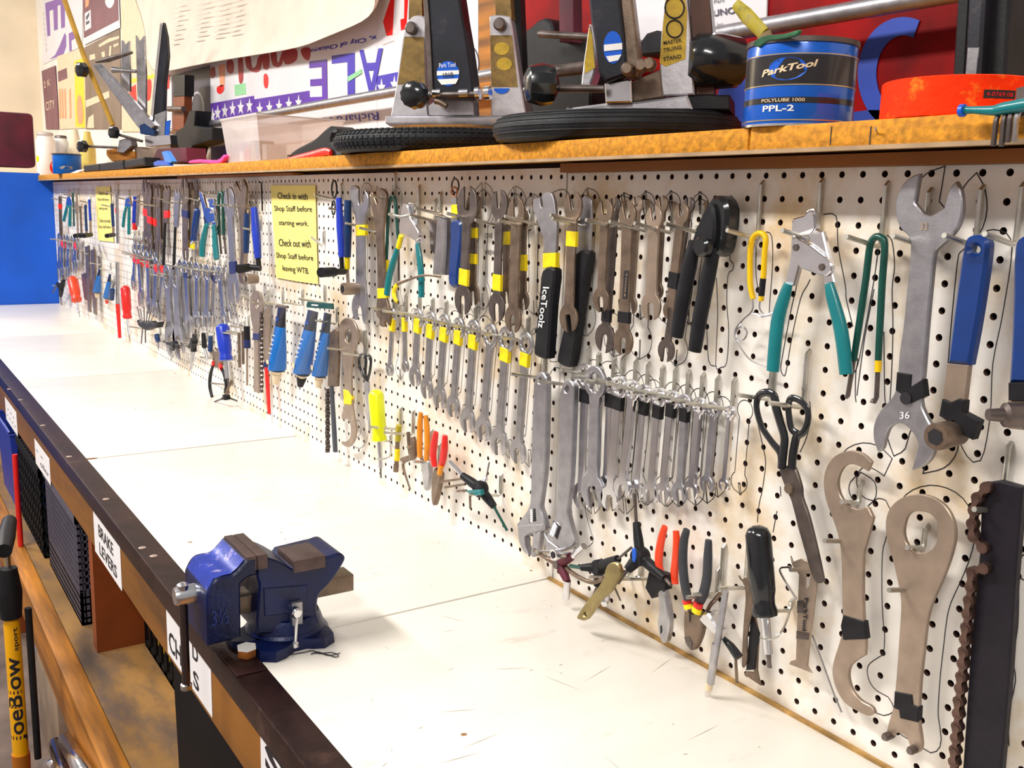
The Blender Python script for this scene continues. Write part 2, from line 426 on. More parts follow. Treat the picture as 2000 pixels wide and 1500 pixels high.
# steel angle along the front edge
an = from_geo('edge_angle', *(lambda P: (([(x, y, z) for x in (FX, 2.1) for (y, z) in P]),
     [tuple(i + k for k in (0,)) for i in range(0)] + [(i, (i + 1) % len(P), (i + 1) % len(P) + len(P), i + len(P)) for i in range(len(P))] + [tuple(range(len(P))), tuple(range(len(P), 2 * len(P)))]))(
     [(FI, BZ + .0025), (FO + .004, BZ + .0025), (FO + .0012, BZ + .0015), (FO, BZ - .002), (FO, BZ - .029), (FO + .005, BZ - .029), (FO + .005, BZ - .003), (FI, BZ - .003)]), 'angle_brown', wb)
mat('angle_screw', (.55, .42, .36), .4, .6)
for px, py in ((18, 760), (40, 781), (84, 831), (135, 892), (207, 975), (300, 1086), (278, 1070)):
    w = atZ(px, py, BZ + .0025); from_geo('screw', *lathe_geo(w - Vector((0, 0, .001)), w + Vector((0, 0, .0012)), [(0, .006), (.7, .006), (1, .0045)], 12), 'angle_screw', an)
box('apron', (FX, -.506, BZ - .117), (2.1, -.47, BZ - .026), 'wood_apron', wb)
# compartments underneath
LZ = 1.5025 - .978
for x in (-.915, -2.35, -3.6, .62):
    box('divider', (x - .019, -.498, LZ), (x + .019, -.03, BZ - .03), 'wood_red' if x != -3.6 else 'wood_edge', wb)
box('lower_shelf', (FX, -.535, LZ - .018), (2.1, -.02, LZ), 'plywood_worn', wb)
box('lower_rail', (FX, -.575, LZ - .105), (2.1, -.536, LZ + .001), 'wood_edge', wb, .002)
for x in (-.85, -2.4, -3.7, .7): box('leg', (x, -.53, 0), (x + .085, -.445, LZ - .018), 'wood_red', wb, .002)
box('back_panel', (FX, -.03, .0), (2.1, -.012, BZ - .03), 'wood_red', wb)
# gouges in the top
mat('gouge', (.32, .16, .06), .8)
gg = [((157, 897), (190, 894), 5), ((262, 799), (268, 799), 3), ((1035, 1115), (1040, 1114), 4), ((1088, 1141), (1093, 1140), 3), ((367, 1060), (376, 1058), 4), ((900, 1436), (912, 1433), 4), ((735, 905), (741, 904), 2.5), ((548, 1040), (551, 1040), 2.5), ((556, 1053), (559, 1053), 2.5), ((345, 729), (338, 729), 3), ((950, 1057), (953, 1057), 2)]
for i, (a, b, r) in enumerate(gg):
    A = atZ(*a, BZ); B = atZ(*b, BZ); d = (B - A); d = d if d.length > 1e-4 else Vector((.003, 0, 0)); n = Vector((-d.y, d.x, 0)).normalized() * (r * .0007)
    c = (A + B) / 2; P = [A, A * .6 + c * .4 + n, c * .6 + B * .4 + n * .7, B, c * .6 + B * .4 - n, A * .6 + c * .4 - n * .8]
    from_geo('gouge', [p + Vector((0, 0, .0004)) for p in P] + [p - Vector((0, 0, .001)) for p in P], [(0, 1, 2, 3, 4, 5)] + [(k, (k + 1) % 6, 6 + (k + 1) % 6, 6 + k) for k in range(6)], 'gouge' if i != 9 else RED, wb, False)
g = G(); rs = random.Random(4)
for i in range(150):
    x = rs.uniform(-2.6, 1.0); y = rs.uniform(-.46, -.03); a = rs.uniform(-.5, .5) + (math.pi if i % 2 else 0); l = rs.choice((.002, .003, .006, .012, .03)); w = .0004 if l > .005 else .0009
    d = Vector((math.sin(a), math.cos(a), 0)) * l if i % 3 else Vector((math.cos(a), math.sin(a), 0)) * l; n = Vector((-d.y, d.x, 0)).normalized() * w; c = Vector((x, y, BZ + .0003))
    if any(abs(x - q) < .035 for q in sx): continue
    g.add([c - d + n * .4, c + d * .2 + n, c + d, c + d * .1 - n], [(0, 3, 2, 1)])
mat('scuff', (.46, .38, .30), .8)
o = g.obj('scuff_marks', 'scuff', wb, False); o['kind'] = 'stuff'
# yellow-brown drips and marker outlines belong to the boards and come with the tools

# paper labels on the apron
def apron_label(name, quad, lines, label):
    Y = -.5068
    W = [atY(p[0], p[1], Y) for p in quad]           # lt rt rb lb
    x0 = (W[0].x + W[3].x) / 2; x1 = (W[1].x + W[2].x) / 2; zt_ = max(W[0].z, W[1].z); zt_ = min(zt_, BZ - .031); zb_ = min(W[2].z, W[3].z)
    P = [(x0, zb_), (x1, zb_), (x1, zt_), (x0, zt_)]
    o = from_geo(name, *plate_geo(P, [], Y, .0005, 0), PAPER, None, False); tag(o, label, 'label')
    for (s, u0, u1, v0, v1, bold) in lines:
        a = Vector((x0 + (x1 - x0) * u0, Y, zb_ + (zt_ - zb_) * v0))
        text('lettering', s, a, Vector(((x1 - x0) * (u1 - u0), 0, 0)), Vector((0, 0, (zt_ - zb_) * (v1 - v0))), INK, o, bold, lift=.0004)
    return o
apron_label('label_card', [(11, 786), (33, 808), (33, 850), (11, 815)], [('- - -', .2, .8, .6, .64, 0), ('- - - -', .12, .88, .28, .32, 0)], 'small faded paper label above the blue bin')
apron_label('label_card', [(68, 858), (97, 898), (98, 944), (69, 903)], [('- -', .1, .55, .62, .66, 0), ('oller', .35, .92, .2, .42, 0)], 'faded paper label above the grey mesh crate')
apron_label('label_card', [(183, 1008), (235, 1070), (236, 1128), (185, 1075)], [('BRAKE', .2, .75, .56, .86, .02), ('LEVERS', .2, .85, .12, .42, .02)], 'hand lettered paper label reading brake levers')
apron_label('label_card', [(327, 1192), (412, 1290), (413, 1388), (325, 1270)], [('U', .34, .47, .62, .92, .02), ('D', .62, .74, .62, .92, .02), ('CHAI', .05, .55, .12, .52, .02), ('S', .62, .74, .1, .42, .02)], 'hand lettered paper label hanging behind the vise handle')
apron_label('label_card', [(510, 1428), (690, 1610), (690, 1720), (508, 1500)], [('SHI', .06, .92, .2, .85, .03)], 'paper label with big outlined letters beyond the vise')
# ------------------------------------------------------------------ signs on the upper wall
mat('sign_white', (.70, .68, .72), .5, 0, .03, 6); mat('sign_navy', (.035, .012, .42), .5); mat('sign_purple', (.10, .012, .40), .5, 0, .2, 3)
mat('sign_violet', (.22, .10, .38), .5); mat('sign_plum', (.20, .075, .10), .55, 0, .15, 5); mat('sign_taupe', (.22, .15, .11), .55, 0, .15, 5)
mat('sign_red', (.80, .0, .0), .5); mat('sign_darkred', (.35, .0, .004), .55); mat('sign_orange', (.85, .32, .16), .55); mat('sign_yellow', (.95, .62, .02), .55)
mat('sign_slate', (.06, .055, .085), .5); mat('sign_cream', (.72, .58, .40), .6); mat('sign_green', (.25, .60, .30), .55); mat('sign_pink', (.9, .05, .35), .5)
mat('red_board', (.33, .0, .001), .55, 0, .35, 5, dark=(.07, .0, .003), dscale=4, damt=.8, dlo=.50, spec=.15); mat('graffiti_blue', (.02, .06, .42), .6, 0, .2, 8)
mat('maroon', (.10, .004, .02), .6, 0, .3, 8); mat('paper_cream', (.72, .61, .51), .75, 0, .05, 9); mat('print_grey', (.62, .53, .48), .7)
SY = -(WY - .004)
def sign(name, quad, m, label, off=SY, th=.003, cat='sign', group=None, sm=0):
    o = plate(name, quad, off, th, m, None, sm=sm, ch=.0003); tag(o, label, cat, group); return o
def mark(o, pts, m, off, sm=0, name='printed_shape'): return plate(name, pts, off + .0012, .0012, m, o, sm=sm, ch=.0)
K = crop(60, 0, 10)
def kk(K, L): return cpts(K, L)
s = sign('yard_sign', kk(K, [(225, -200), (700, -330), (850, 560), (240, 1260)]) if 0 else kk(K, [(225, -120), (1010, -320), (1000, 900), (240, 1260)]), 'sign_white', 'white yard sign with violet letters beside the cream wall')
mark(s, kk(K, [(280, 60), (660, -60), (665, 530), (595, 555), (580, 90), (520, 115), (525, 575), (455, 595), (440, 185), (360, 215), (380, 690), (325, 715)]), 'sign_violet', SY)
mark(s, kk(K, [(665, 640), (690, 700), (690, 910), (640, 1050), (520, 1110), (370, 1160), (480, 1070), (560, 900)]), 'sign_violet', SY)
mark(s, kk(K, [(740, 655), (870, 590), (890, 720), (790, 800), (800, 990), (755, 1005)]), 'sign_violet', SY)
for i in range(8): mark(s, kk(K, [(235 + i * 8, 240 + i * 100), (255 + i * 8, 235 + i * 100), (258 + i * 8, 300 + i * 100), (238 + i * 8, 310 + i * 100)]), 'print_grey', SY)
s = sign('yard_sign', kk(K, [(1000, -300), (1690, -560), (1740, 540), (1040, 880)]), 'sign_white', 'plum coloured sign with white border beside the wooden dowel', SY + .004)
mark(s, kk(K, [(1010, -150), (1690, -420), (1715, 390), (1035, 745)]), 'sign_plum', SY + .004)
mark(s, kk(K, [(1055, 260), (1170, 190), (1180, 540), (1055, 610)]), 'sign_white', SY + .0053)
mark(s, kk(K, [(1075, 430), (1140, 400), (1140, 450), (1080, 490)]), 'sign_slate', SY + .0064)
mark(s, kk(K, [(1075, 330), (1140, 240), (1140, 300), (1090, 400)]), 'sign_slate', SY + .0064)
mark(s, kk(K, [(1450, 30), (1500, -60), (1610, -80), (1630, 40), (1570, 150), (1500, 140)]), 'sign_white', SY + .0053, 3)
mark(s, kk(K, [(1060, -120), (1150, -140), (1130, 110), (1070, 160)]), 'sign_orange', SY + .0053)
K4 = crop(0, 0, 4)
s = sign('yard_sign', kk(K4, [(660, 370), (935, 225), (945, 1010), (670, 1010)]), 'sign_taupe', 'brown sign with cream lettering behind the far truing stand')
for a in ([(770, 350), (850, 300), (930, 280), (930, 300), (850, 330), (775, 370)], [(855, 360), (870, 355), (865, 440), (850, 440)], [(885, 350), (925, 335), (925, 350), (890, 370)], [(790, 410), (815, 400), (820, 440), (800, 450)], [(700, 430), (740, 420), (745, 460), (700, 470)], [(670, 785), (850, 710), (855, 760), (672, 840)], [(690, 920), (730, 890), (735, 1000), (680, 1000)]):
    mark(s, kk(K4, a), 'sign_cream', SY)
s = sign('yard_sign', kk(K4, [(325, 555), (430, 512), (460, 1010), (360, 1010)]), 'sign_plum', 'dark plum sign with pale letters above the white bottle', SY + .003)
textpx('lettering', '2 K', K4(345, 690), K4(395, 665), K4(340, 640), SY + .0034, MATS['sign_cream'], s); textpx('lettering', 'CITY', K4(360, 865), K4(430, 845), K4(355, 800), SY + .0034, MATS['sign_cream'], s)
s = sign('yard_sign', kk(K4, [(445, 440), (660, 370), (670, 1000), (465, 1010)]), 'sign_cream', 'cream sign with orange strokes and yellow band above the cream bottles', SY + .002)
mark(s, kk(K4, [(580, 480), (650, 450), (665, 1000), (590, 990)]), 'sign_yellow', SY + .002)
mark(s, kk(K4, [(600, 800), (620, 740), (640, 790), (650, 900), (640, 960), (610, 960)]), 'sign_orange', SY + .0035, 3)
for x in (460, 480, 500, 540): mark(s, kk(K4, [(x, 700), (x + 12, 690), (x + 18, 920), (x + 6, 930)]), 'sign_orange', SY + .002)
mark(s, kk(K4, [(450, 560), (520, 530), (525, 610), (455, 640)]), 'sign_plum', SY + .002)
s = sign('poster_sheet', kk(K4, [(945, -200), (1330, -320), (1300, 560), (1290, 1030), (950, 1030)]), 'sign_cream', 'plain cream poster behind the notched steel arms', SY + .001)
mark(s, kk(K4, [(1010, 690), (1060, 660), (1070, 830), (1020, 830)]), 'sign_red', SY + .001); mark(s, kk(K4, [(1145, 640), (1180, 630), (1175, 760), (1148, 780)]), 'sign_red', SY + .001, 3)
mark(s, kk(K4, [(1010, 620), (1250, 570), (1250, 600), (1010, 650)]), 'sign_yellow', SY + .001)
s = sign('yard_sign', kk(K4, [(1310, 600), (1440, 560), (1440, 1130), (1300, 1130)]), 'sign_white', 'narrow white sign with a red stroke beside the slate sign', SY + .001)
mark(s, kk(K4, [(1300, 590), (1325, 580), (1320, 690), (1300, 700)]), 'sign_red', SY + .001)
s = sign('yard_sign', kk(K4, [(1340, 590), (1640, 510), (1650, 1100), (1345, 1170)]), 'sign_slate', 'slate grey sign with a white ring beside the starred sign', SY + .004)

def ring_mark(o, K, cx, cy, rx, ry, w, m, off, a0=0, a1=360):
    n = 26; P = []
    for i in range(n + 1):
        a = math.radians(a0 + (a1 - a0) * i / n); P.append(K(cx + rx * math.cos(a), cy + ry * math.sin(a)))
    for i in range(n, -1, -1):
        a = math.radians(a0 + (a1 - a0) * i / n); P.append(K(cx + (rx - w) * math.cos(a), cy + (ry - w) * math.sin(a)))
    return mark(o, P, m, off)
ring_mark(s, K4, 1540, 850, 58, 135, 16, 'sign_white', SY + .004, -170, 70)
mark(s, kk(K4, [(1500, 1020), (1650, 990), (1650, 1095), (1500, 1110)]), 'sign_navy', SY + .004)
# the big starred sign
K5 = crop(400, 0, 5)
s = sign('yard_sign', kk(K5, [(50, 300), (1680, -120), (1680, 1290), (60, 1480)]), 'sign_white', 'white yard sign hung upside down with blue letters and purple star band', SY + .005)
o5 = SY + .005
mark(s, kk(K5, [(55, 1010), (478, 935), (482, 1120), (60, 1180)]), 'sign_purple', o5); mark(s, kk(K5, [(482, 970), (1020, 885), (1025, 1030), (486, 1115)]), 'sign_purple', o5)
mark(s, kk(K5, [(60, 1340), (75, 1230), (75, 1450), (62, 1450)]), 'sign_navy', o5); mark(s, kk(K5, [(60, 1440), (560, 1370), (560, 1600), (60, 1600)]), 'sign_navy', o5)
def star(o, K, cx, cy, rx, ry, off):
    P = []
    for i in range(10):
        a = math.radians(-90 + 36 * i); q = 1 if i % 2 == 0 else .42
        P.append(K(cx + rx * q * math.cos(a), cy + ry * q * math.sin(a)))
    mark(o, P, 'sign_white', off, name='star')
for i, (x, y) in enumerate([(75, 1130), (125, 1105), (195, 1085), (270, 1065), (350, 1050), (435, 1035), (535, 1070), (630, 1055), (725, 1040), (820, 1020), (915, 1005)]): star(s, K5, x, y, 34, 78, o5 + .0012)
E_, L_, A_ = 'sign_violet', 'sign_navy', 'sign_navy'
textpx('lettering', 'E', K5(1195, 580), K5(1020, 600), K5(1200, 1010), o5 + .0006, MATS['sign_purple'], s, .012)
textpx('lettering', 'L', K5(1465, 515), K5(1240, 545), K5(1468, 975), o5 + .0006, MATS['sign_navy'], s, .02)
textpx('lettering', 'A', K5(1740, 470), K5(1510, 490), K5(1745, 950), o5 + .0006, MATS['sign_navy'], s, .015)
mark(s, kk(K5, [(1395, 750), (1525, 675), (1530, 715), (1400, 800)]), 'sign_green', o5 + .0014, name='tape_strip')
textpx('lettering', 'x, City of Chicago', K5(1680, 330), K5(1030, 470), K5(1685, 390), o5 + .0006, MATS['sign_navy'], s, .02)
for pts in ([(45, 690), (90, 650), (100, 740), (60, 760)], [(215, 600), (270, 590), (280, 690), (250, 720), (215, 690)], [(325, 570), (365, 560), (372, 780), (335, 800)], [(395, 560), (440, 550), (460, 660), (500, 640), (520, 560), (560, 540), (540, 680), (480, 705), (410, 660)], [(560, 540), (620, 520), (625, 660), (575, 670)], [(640, 500), (690, 490), (710, 620), (750, 520), (770, 480), (760, 600), (720, 655), (660, 630)], [(780, 490), (890, 480), (890, 590), (780, 625)], [(940, 480), (1025, 470), (1015, 585), (960, 560)], [(575, 740), (595, 718), (618, 760), (612, 850), (590, 860), (575, 820)], [(120, 850), (180, 830), (185, 880), (155, 915), (122, 905)]):
    mark(s, kk(K5, pts), 'sign_darkred' if pts[0][1] < 700 else 'sign_red', o5, 3)
mark(s, kk(K5, [(130, 640), (195, 625), (190, 830), (150, 850)]), 'sign_orange', o5); mark(s, kk(K5, [(290, 830), (395, 810), (400, 920), (295, 935)]), 'sign_green', o5, name='tape_strip')
textpx('lettering', 'Richard M', K5(1690, 1095), K5(1160, 1150), K5(1700, 1170), o5 + .0006, MATS['sign_navy'], s)
s = sign('yard_sign', kk(K5, [(1680, -300), (2080, -400), (2050, 1240), (1680, 1290)]), 'sign_white', 'white yard sign with red letter and star band left of the first truing stand', SY + .004)
for a in ([(1740, 210), (1830, -60), (1850, -60), (1830, 340), (1775, 350)], [(1950, -60), (1985, -60), (1965, 280), (1915, 295), (1910, 190), (1945, 180)]): mark(s, kk(K5, a), 'sign_red', SY + .004)
mark(s, kk(K5, [(1675, 745), (1900, 700), (1900, 930), (1675, 945)]), 'sign_navy', SY + .004); star(s, K5, 1725, 860, 42, 95, SY + .005); star(s, K5, 1850, 830, 42, 95, SY + .005)
mark(s, kk(K5, [(1735, 430), (1845, 390), (1845, 400), (1735, 442)]), 'print_grey', SY + .004)
# right hand part of the wall
K7 = crop(750, 0, 4)
s = sign('yard_sign', kk(K7, [(600, -700), (735, -760), (735, 900), (600, 920)]), 'sign_white', 'white sign with black concentric rings behind the first truing stand', SY + .002)
for r in (40, 72, 104): ring_mark(s, K7, 665, 500, r * .75, r * 1.4, 8, 'sign_slate', SY + .002)
s = sign('wood_upright', kk(K7, [(735, -1500), (880, -1600), (880, 940), (740, 950)]), 'wood_edge', 'bare wooden upright between the white sign and the red board', SY + .002, .02, 'wooden post')
K11 = crop(1100, 0, 4)
s = sign('red_board', [(972, -420), (1905, -620), (1905, 300), (972, 300)], 'red_board', 'glossy dark red board with blue graffiti behind the grease can', SY, .003, 'board')
ring_mark(s, crop(0, 0, 1), 1765, 145, 90, 112, 36, 'graffiti_blue', SY + .001, 110, 290)
mark(s, [(1410, 160), (1480, 130), (1470, 240), (1400, 250)], 'graffiti_blue', SY + .001, 3); mark(s, [(1640, 225), (1720, 215), (1720, 245), (1640, 250)], 'graffiti_blue', SY + .001, 3)
s = sign('yard_sign', kk(K11, [(555, -420), (1610, -560), (1585, 180), (560, 320)]), 'sign_white', 'white notice with dark capitals on the red board', SY + .004)
textpx('lettering', 'UNO', K11(1175, 130), K11(1350, 105), K11(1170, 78), SY + .005, MATS['sign_slate'], s, .02); textpx('lettering', 'Part', K11(1180, 30), K11(1260, 15), K11(1180, 0), SY + .005, MATS['sign_slate'], s); textpx('lettering', 'her', K11(1205, 210), K11(1250, 200), K11(1203, 180), SY + .005, MATS['sign_slate'], s)
s = sign('yard_sign', [(1945, -20), (2080, -40), (2080, 190), (1940, 200)], 'sign_white', 'white sign with blue band at the end of the shelf', SY + .003)
mark(s, [(1950, -5), (2080, -25), (2080, 5), (1950, 12)], 'sign_navy', SY + .003); mark(s, [(1945, 143), (2080, 130), (2080, 190), (1945, 190)], 'sign_navy', SY + .003)
# grey conduit along the wall
PY, PZ = .275, 1.7275
pi = empty('wall_conduit', (-1, PY, PZ), 'grey steel conduit running along the wall in front of the signs', 'pipe')
for a, b in ((-3.2, -.45), (-.447, 2.)): from_geo('pipe_length', *tube_geo([(a, PY, PZ), (b, PY, PZ)], .0125, 14), SATIN, pi)
for x in (-2.9, -1.0, .9): box('bracket', (x - .012, PY, PZ - .016), (x + .012, WY - .001, PZ + .016), DARKST, pi)
# curled paper sheet with columns of small print
BE = [(300, 100), (318, 145), (330, 147), (400, 133), (440, 126), (480, 118), (560, 106), (620, 96), (650, 86), (700, 66), (740, 48), (760, 28), (766, 0), (768, -40)]
V = []; Fc = []; rows = 12
for i, b in enumerate(BE):
    tx = 240 + (790 - 240) * i / (len(BE) - 1); ty = -70 - 40 * i / (len(BE) - 1)
    for j in range(rows):
        t = j / (rows - 1); px = b[0] * (1 - t) + tx * t; py = b[1] * (1 - t) + ty * t
        w = atY(px, py, .315); w.y = .315 - .035 * (1 - t) ** 3 + .006 * math.sin(i * 1.3 + j * .5) - (.012 if j == 0 else 0); V.append(w)
for i in range(len(BE) - 1):
    for j in range(rows - 1):
        a = i * rows + j; Fc.append((a, a + rows, a + rows + 1, a + 1))
pp = from_geo('hanging_paper', V, Fc, 'paper_cream'); tag(pp, 'large curled cream paper sheet with columns of faint print', 'paper')
md = pp.modifiers.new('thick', 'SOLIDIFY'); md.thickness = .0008; md = pp.modifiers.new('sub', 'SUBSURF'); md.levels = 1; md.render_levels = 1
for c_, x0 in enumerate((340, 385, 420, 450)):
    for r_ in range(9):
        y = 8 + r_ * 10 - c_ * 7; l = 12 + (r_ * 7 + c_ * 3) % 14
        if y < -4 or y > 92: continue
        a = atY(x0 - r_ * .4, y, .290); b = atY(x0 + l - r_ * .4, y - l * .2, .290); h = Vector((0, 0, .0032))
        from_geo('print_line', [a, b, b + h, a + h], [(0, 1, 2, 3)], 'print_grey', pp, False)

# ------------------------------------------------------------------ tyres lying on the shelf
TYRE = mat('tyre_black', (.012, .013, .016), .55, 0, .25, 40, .25, 250, spec=.3)
def tyre(cx, cy, R, r, tilt, label, knob):
    t = empty('bicycle_tyre', (cx, cy, ST), label, 'tyre', 'bicycle tyres lying on the shelf')
    n = 72; prof = []
    m_ = 18
    for k in range(m_):
        a = 2 * math.pi * k / m_; prof.append((R - r + r * math.cos(a), r * .92 * math.sin(a)))
    rot = Matrix.Rotation(math.radians(tilt), 3, 'X'); V = []; Fc = []
    zc = ST + r * .92 + .001
    piv = Vector((cx, -.065, ST))
    def put(x, y, z): return rot @ (Vector((cx + x, cy + y, zc + z)) - piv) + piv
    for i in range(n):
        a = 2 * math.pi * i / n
        for (q, z) in prof: V.append(put(q * math.cos(a), q * math.sin(a), z))
    for i in range(n):
        for k in range(m_):
            i2 = (i + 1) % n; k2 = (k + 1) % m_; Fc.append((i * m_ + k, i2 * m_ + k, i2 * m_ + k2, i * m_ + k2))
    from_geo('casing', V, Fc, TYRE, t)
    g = G()
    if knob:
        for i in range(90):
            a = 2 * math.pi * i / 90
            for ph in (62, 40, 14, -14, -40):
                p_ = math.radians(ph); d = math.radians(1.25); e = math.radians(8)
                c = []
                for rr in (r * .97, r * 1.07):
                    for aa in (a - d, a + d):
                        for pp_ in (p_ - e, p_ + e):
                            q = R - r + rr * math.cos(pp_); c.append(put(q * math.cos(aa), q * math.sin(aa), rr * .92 * math.sin(pp_)))
                g.add(c, [(0, 1, 3, 2), (4, 6, 7, 5), (0, 4, 5, 1), (2, 3, 7, 6), (0, 2, 6, 4), (1, 5, 7, 3)])
    else:
        for ph in (70, 48, 26, 4, -20, -45):
            p_ = math.radians(ph); P = []
            for i in range(73):
                a = 2 * math.pi * i / 72; q = R - r + r * 1.0 * math.cos(p_); P.append(put(q * math.cos(a), q * math.sin(a), r * .92 * math.sin(p_)))
            g.add(*tube_geo(P, .0011, 6, cap=False))
    o = g.obj('tread', TYRE, t); o['kind'] = 'stuff'
    return t
tyre(-.50, .065, .185, .021, 2.0, 'small knobby black bicycle tyre lying beside the clear plastic bin', True)
tyre(.0, .09, .18, .021, 2.0, 'small ribbed black bicycle tyre lying beside the blue grease can', False)

# ------------------------------------------------------------------ truing stands
GOLD = mat('gold_decal', (.26, .16, .045), .45, .3, .3, 30, dark=(.10, .07, .03), dscale=40, damt=.8, dlo=.48)
GOLD2 = mat('yellow_decal', (.55, .36, .03), .45, .2, .25, 30, dark=(.2, .13, .03), dscale=40, damt=.7, dlo=.5)
ALU = mat('cast_aluminium', (.62, .60, .64), .38, .8, .1, 40, .1, 200)
STBLK = mat('stand_black', (.016, .017, .026), .42, .2, .25, 12, .1, 200, dark=(.13, .10, .08), dscale=9, damt=.7, dlo=.6)
STK = mat('sticker_blue', (.005, .10, .60), .35)
def disc(o, K, cx, cy, rx, ry, off, m, name, parent, n=28, a0=0, a1=360):
    return plate(name, [K(cx + rx * math.cos(math.radians(a0 + (a1 - a0) * i / n)), cy + ry * math.sin(math.radians(a0 + (a1 - a0) * i / n))) for i in range(n if a1 - a0 == 360 else n + 1)], off, .0006, m, parent, sm=0, ch=0)
# first stand: broad side turned to the aisle
frame((-.40, .10, 0), 38)
t1 = empty('truing_stand', wp(890, 235, 0) * 1, 'truing stand with grey brown decals and rolled wheel arm on the knobby tyre', 'truing stand', 'truing stands on the shelf')
t1.location.z = ST
plate('base', kk(K7, [(5, 905), (690, 905), (1100, 900), (1100, 985), (1000, 985), (40, 985), (5, 960)]), .05, .10, ALU, t1, sm=0, ch=.003)
l1 = plate('upright', kk(K7, [(50, 905, 1), (95, 660), (135, 330), (165, 215), (185, 165), (240, 122), (318, 138), (325, 270), (320, 560), (345, 905, 1)]), .045, .05, ALU, t1, ch=.002)
plate('decal', kk(K7, [(160, 285), (312, 290), (320, 660), (105, 660)]), .0456, .0005, GOLD, l1, sm=0, ch=0)
plate('cross_plate', kk(K7, [(220, 905), (330, 830), (430, 770), (480, 745), (520, 775), (690, 780), (700, 905)]), .042, .03, ALU, t1, sm=0, ch=.002)
r1 = plate('upright', kk(K7, [(835, 910, 1), (828, 300), (822, 160), (840, 120), (960, 125), (995, 180), (1050, 560), (1105, 870), (1105, 910, 1)]), .045, .05, ALU, t1, ch=.002)
plate('decal', kk(K7, [(830, 275), (1000, 275), (1045, 680), (840, 680)]), .0456, .0005, GOLD, r1, sm=0, ch=0)
for K_, cx, cy in ((K7, 920, 380), (K7, 940, 500)): disc(None, K_, cx, cy, 60, 50, .0462, GOLD2, 'emblem', r1)
disc(None, K7, 918, 690, 60, 42, .0462, STK, 'sticker', r1, a0=0, a1=180)
for K_, cx, cy, up in ((K7, 225, 225, l1), (K7, 915, 195, r1)):
    a = wp(*K_(cx, cy), .045); d = XF.to_3x3() @ Vector((0, -1, 0)); from_geo('bolt', *lathe_geo(a, a + d * .012, [(0, .011), (.8, .011), (1, .008)], 14), DARKST, up)
plate('slotted_bar', kk(K7, [(200, -260), (290, -260), (300, 130), (190, 150)]), .040, .02, GOLD, t1, sm=0); plate('slotted_bar', kk(K7, [(855, -260), (970, -260), (1000, 150), (870, 110)]), .040, .02, GOLD, t1, sm=0)
c1 = plate('caliper_arm', kk(K7, [(310, -420), (530, -420), (615, 150), (650, 350), (690, 640), (700, 770), (380, 770), (360, 300)]), .075, .035, STBLK, t1, sm=0, ch=.003)
plate('arm_edge', kk(K7, [(280, -420), (315, -420), (362, 300), (385, 770), (350, 770), (330, 400)]), .078, .05, DARKST, t1, sm=0)
disc(None, K7, 500, 575, 88, 98, .0758, STK, 'round_sticker', c1)
plate('sticker_band', kk(K7, [(413, 555), (585, 548), (586, 580), (413, 590)]), .0766, .0004, WHITE, c1, sm=0, ch=0); plate('sticker_band', kk(K7, [(416, 620), (582, 612), (560, 655), (450, 662)]), .0766, .0004, WHITE, c1, sm=0, ch=0)
textpx('lettering', 'Park Tool', K7(432, 530), K7(560, 522), K7(430, 495), .0766, WHITE, c1)
textpx('lettering', '1010', K7(462, 612), K7(540, 605), K7(460, 570), .0772, INK, c1, .02)
a = wp(*K7(270, 750), .11); d = XF.to_3x3() @ Vector((0, -1, 0)); u_ = XF.to_3x3() @ Vector((1, 0, 0))
from_geo('knob', *lathe_geo(a - d * .01, a + d * .035, [(0, .010), (.1, .020), (.5, .024), (.85, .022), (1, .012)], 24, 12, .06), BLACKG, t1)
ptube('adjuster_rod', [K7(300, 745), K7(740, 735)], .078, 6, DARKST, t1, 0)
for x0, x1 in ((385, 445), (590, 660), (720, 750), (790, 830)): ptube('chrome_collar', [K7(x0, 728), K7(x1, 724)], .08, 7.5 if x0 < 700 else 13, CHROME, t1, 0)
ptube('screw_foot', [K7(400, 790), K7(440, 800), K7(490, 830)], .078, 6, BRONZE, t1, 3)
plate('rear_arm', kk(K7, [(960, -420), (1045, -420), (1085, 560), (1115, 905), (1060, 905), (1040, 560), (1005, 200)]), .02, .03, BLACK, t1, sm=0)
# second stand
frame((.04, .08, 0), 40)
t2 = empty('truing_stand', wp(1230, 215, 0), 'truing stand with bright yellow decals standing on the ribbed tyre', 'truing stand', 'truing stands on the shelf'); t2.location.z = ST
plate('base', kk(K11, [(40, 866), (70, 840), (330, 805), (530, 800), (970, 745), (1010, 850), (1000, 862), (60, 866), (40, 860)]), .05, .09, ALU, t2, sm=0, ch=.003)
plate('base_pad', kk(K11, [(965, 740), (1300, 740), (1305, 860), (970, 860)]), .04, .10, BLACK, t2, sm=0, ch=.002)
plate('cross_plate', kk(K11, [(320, 650), (500, 618), (530, 625), (535, 800), (330, 805)]), .06, .03, CHROME, t2, sm=0, ch=.002); plate('cross_plate', kk(K11, [(535, 640), (760, 540), (780, 760), (540, 800)]), .045, .03, BRONZE, t2, sm=0, ch=.002)
plate('upright', kk(K11, [(140, 660, 1), (150, 560), (175, 380), (205, 190), (225, 260), (250, 520), (210, 660, 1)]), .045, .04, ALU, t2, ch=.002)
plate('decal', kk(K11, [(205, 200), (228, 290), (248, 530), (170, 575), (165, 500), (185, 350)]), .0456, .0005, GOLD2, t2, sm=0, ch=0)
r2 = plate('upright', kk(K11, [(775, 750, 1), (755, 480), (800, -160), (830, -220), (920, -220), (950, -150), (985, 200), (1005, 450), (1025, 740, 1)]), .045, .045, ALU, t2, ch=.002)
dc = plate('decal', kk(K11, [(810, -120), (935, -120), (970, 100), (955, 460), (800, 520), (752, 490), (770, 300)]), .0456, .0005, GOLD2, r2, sm=0, ch=0)
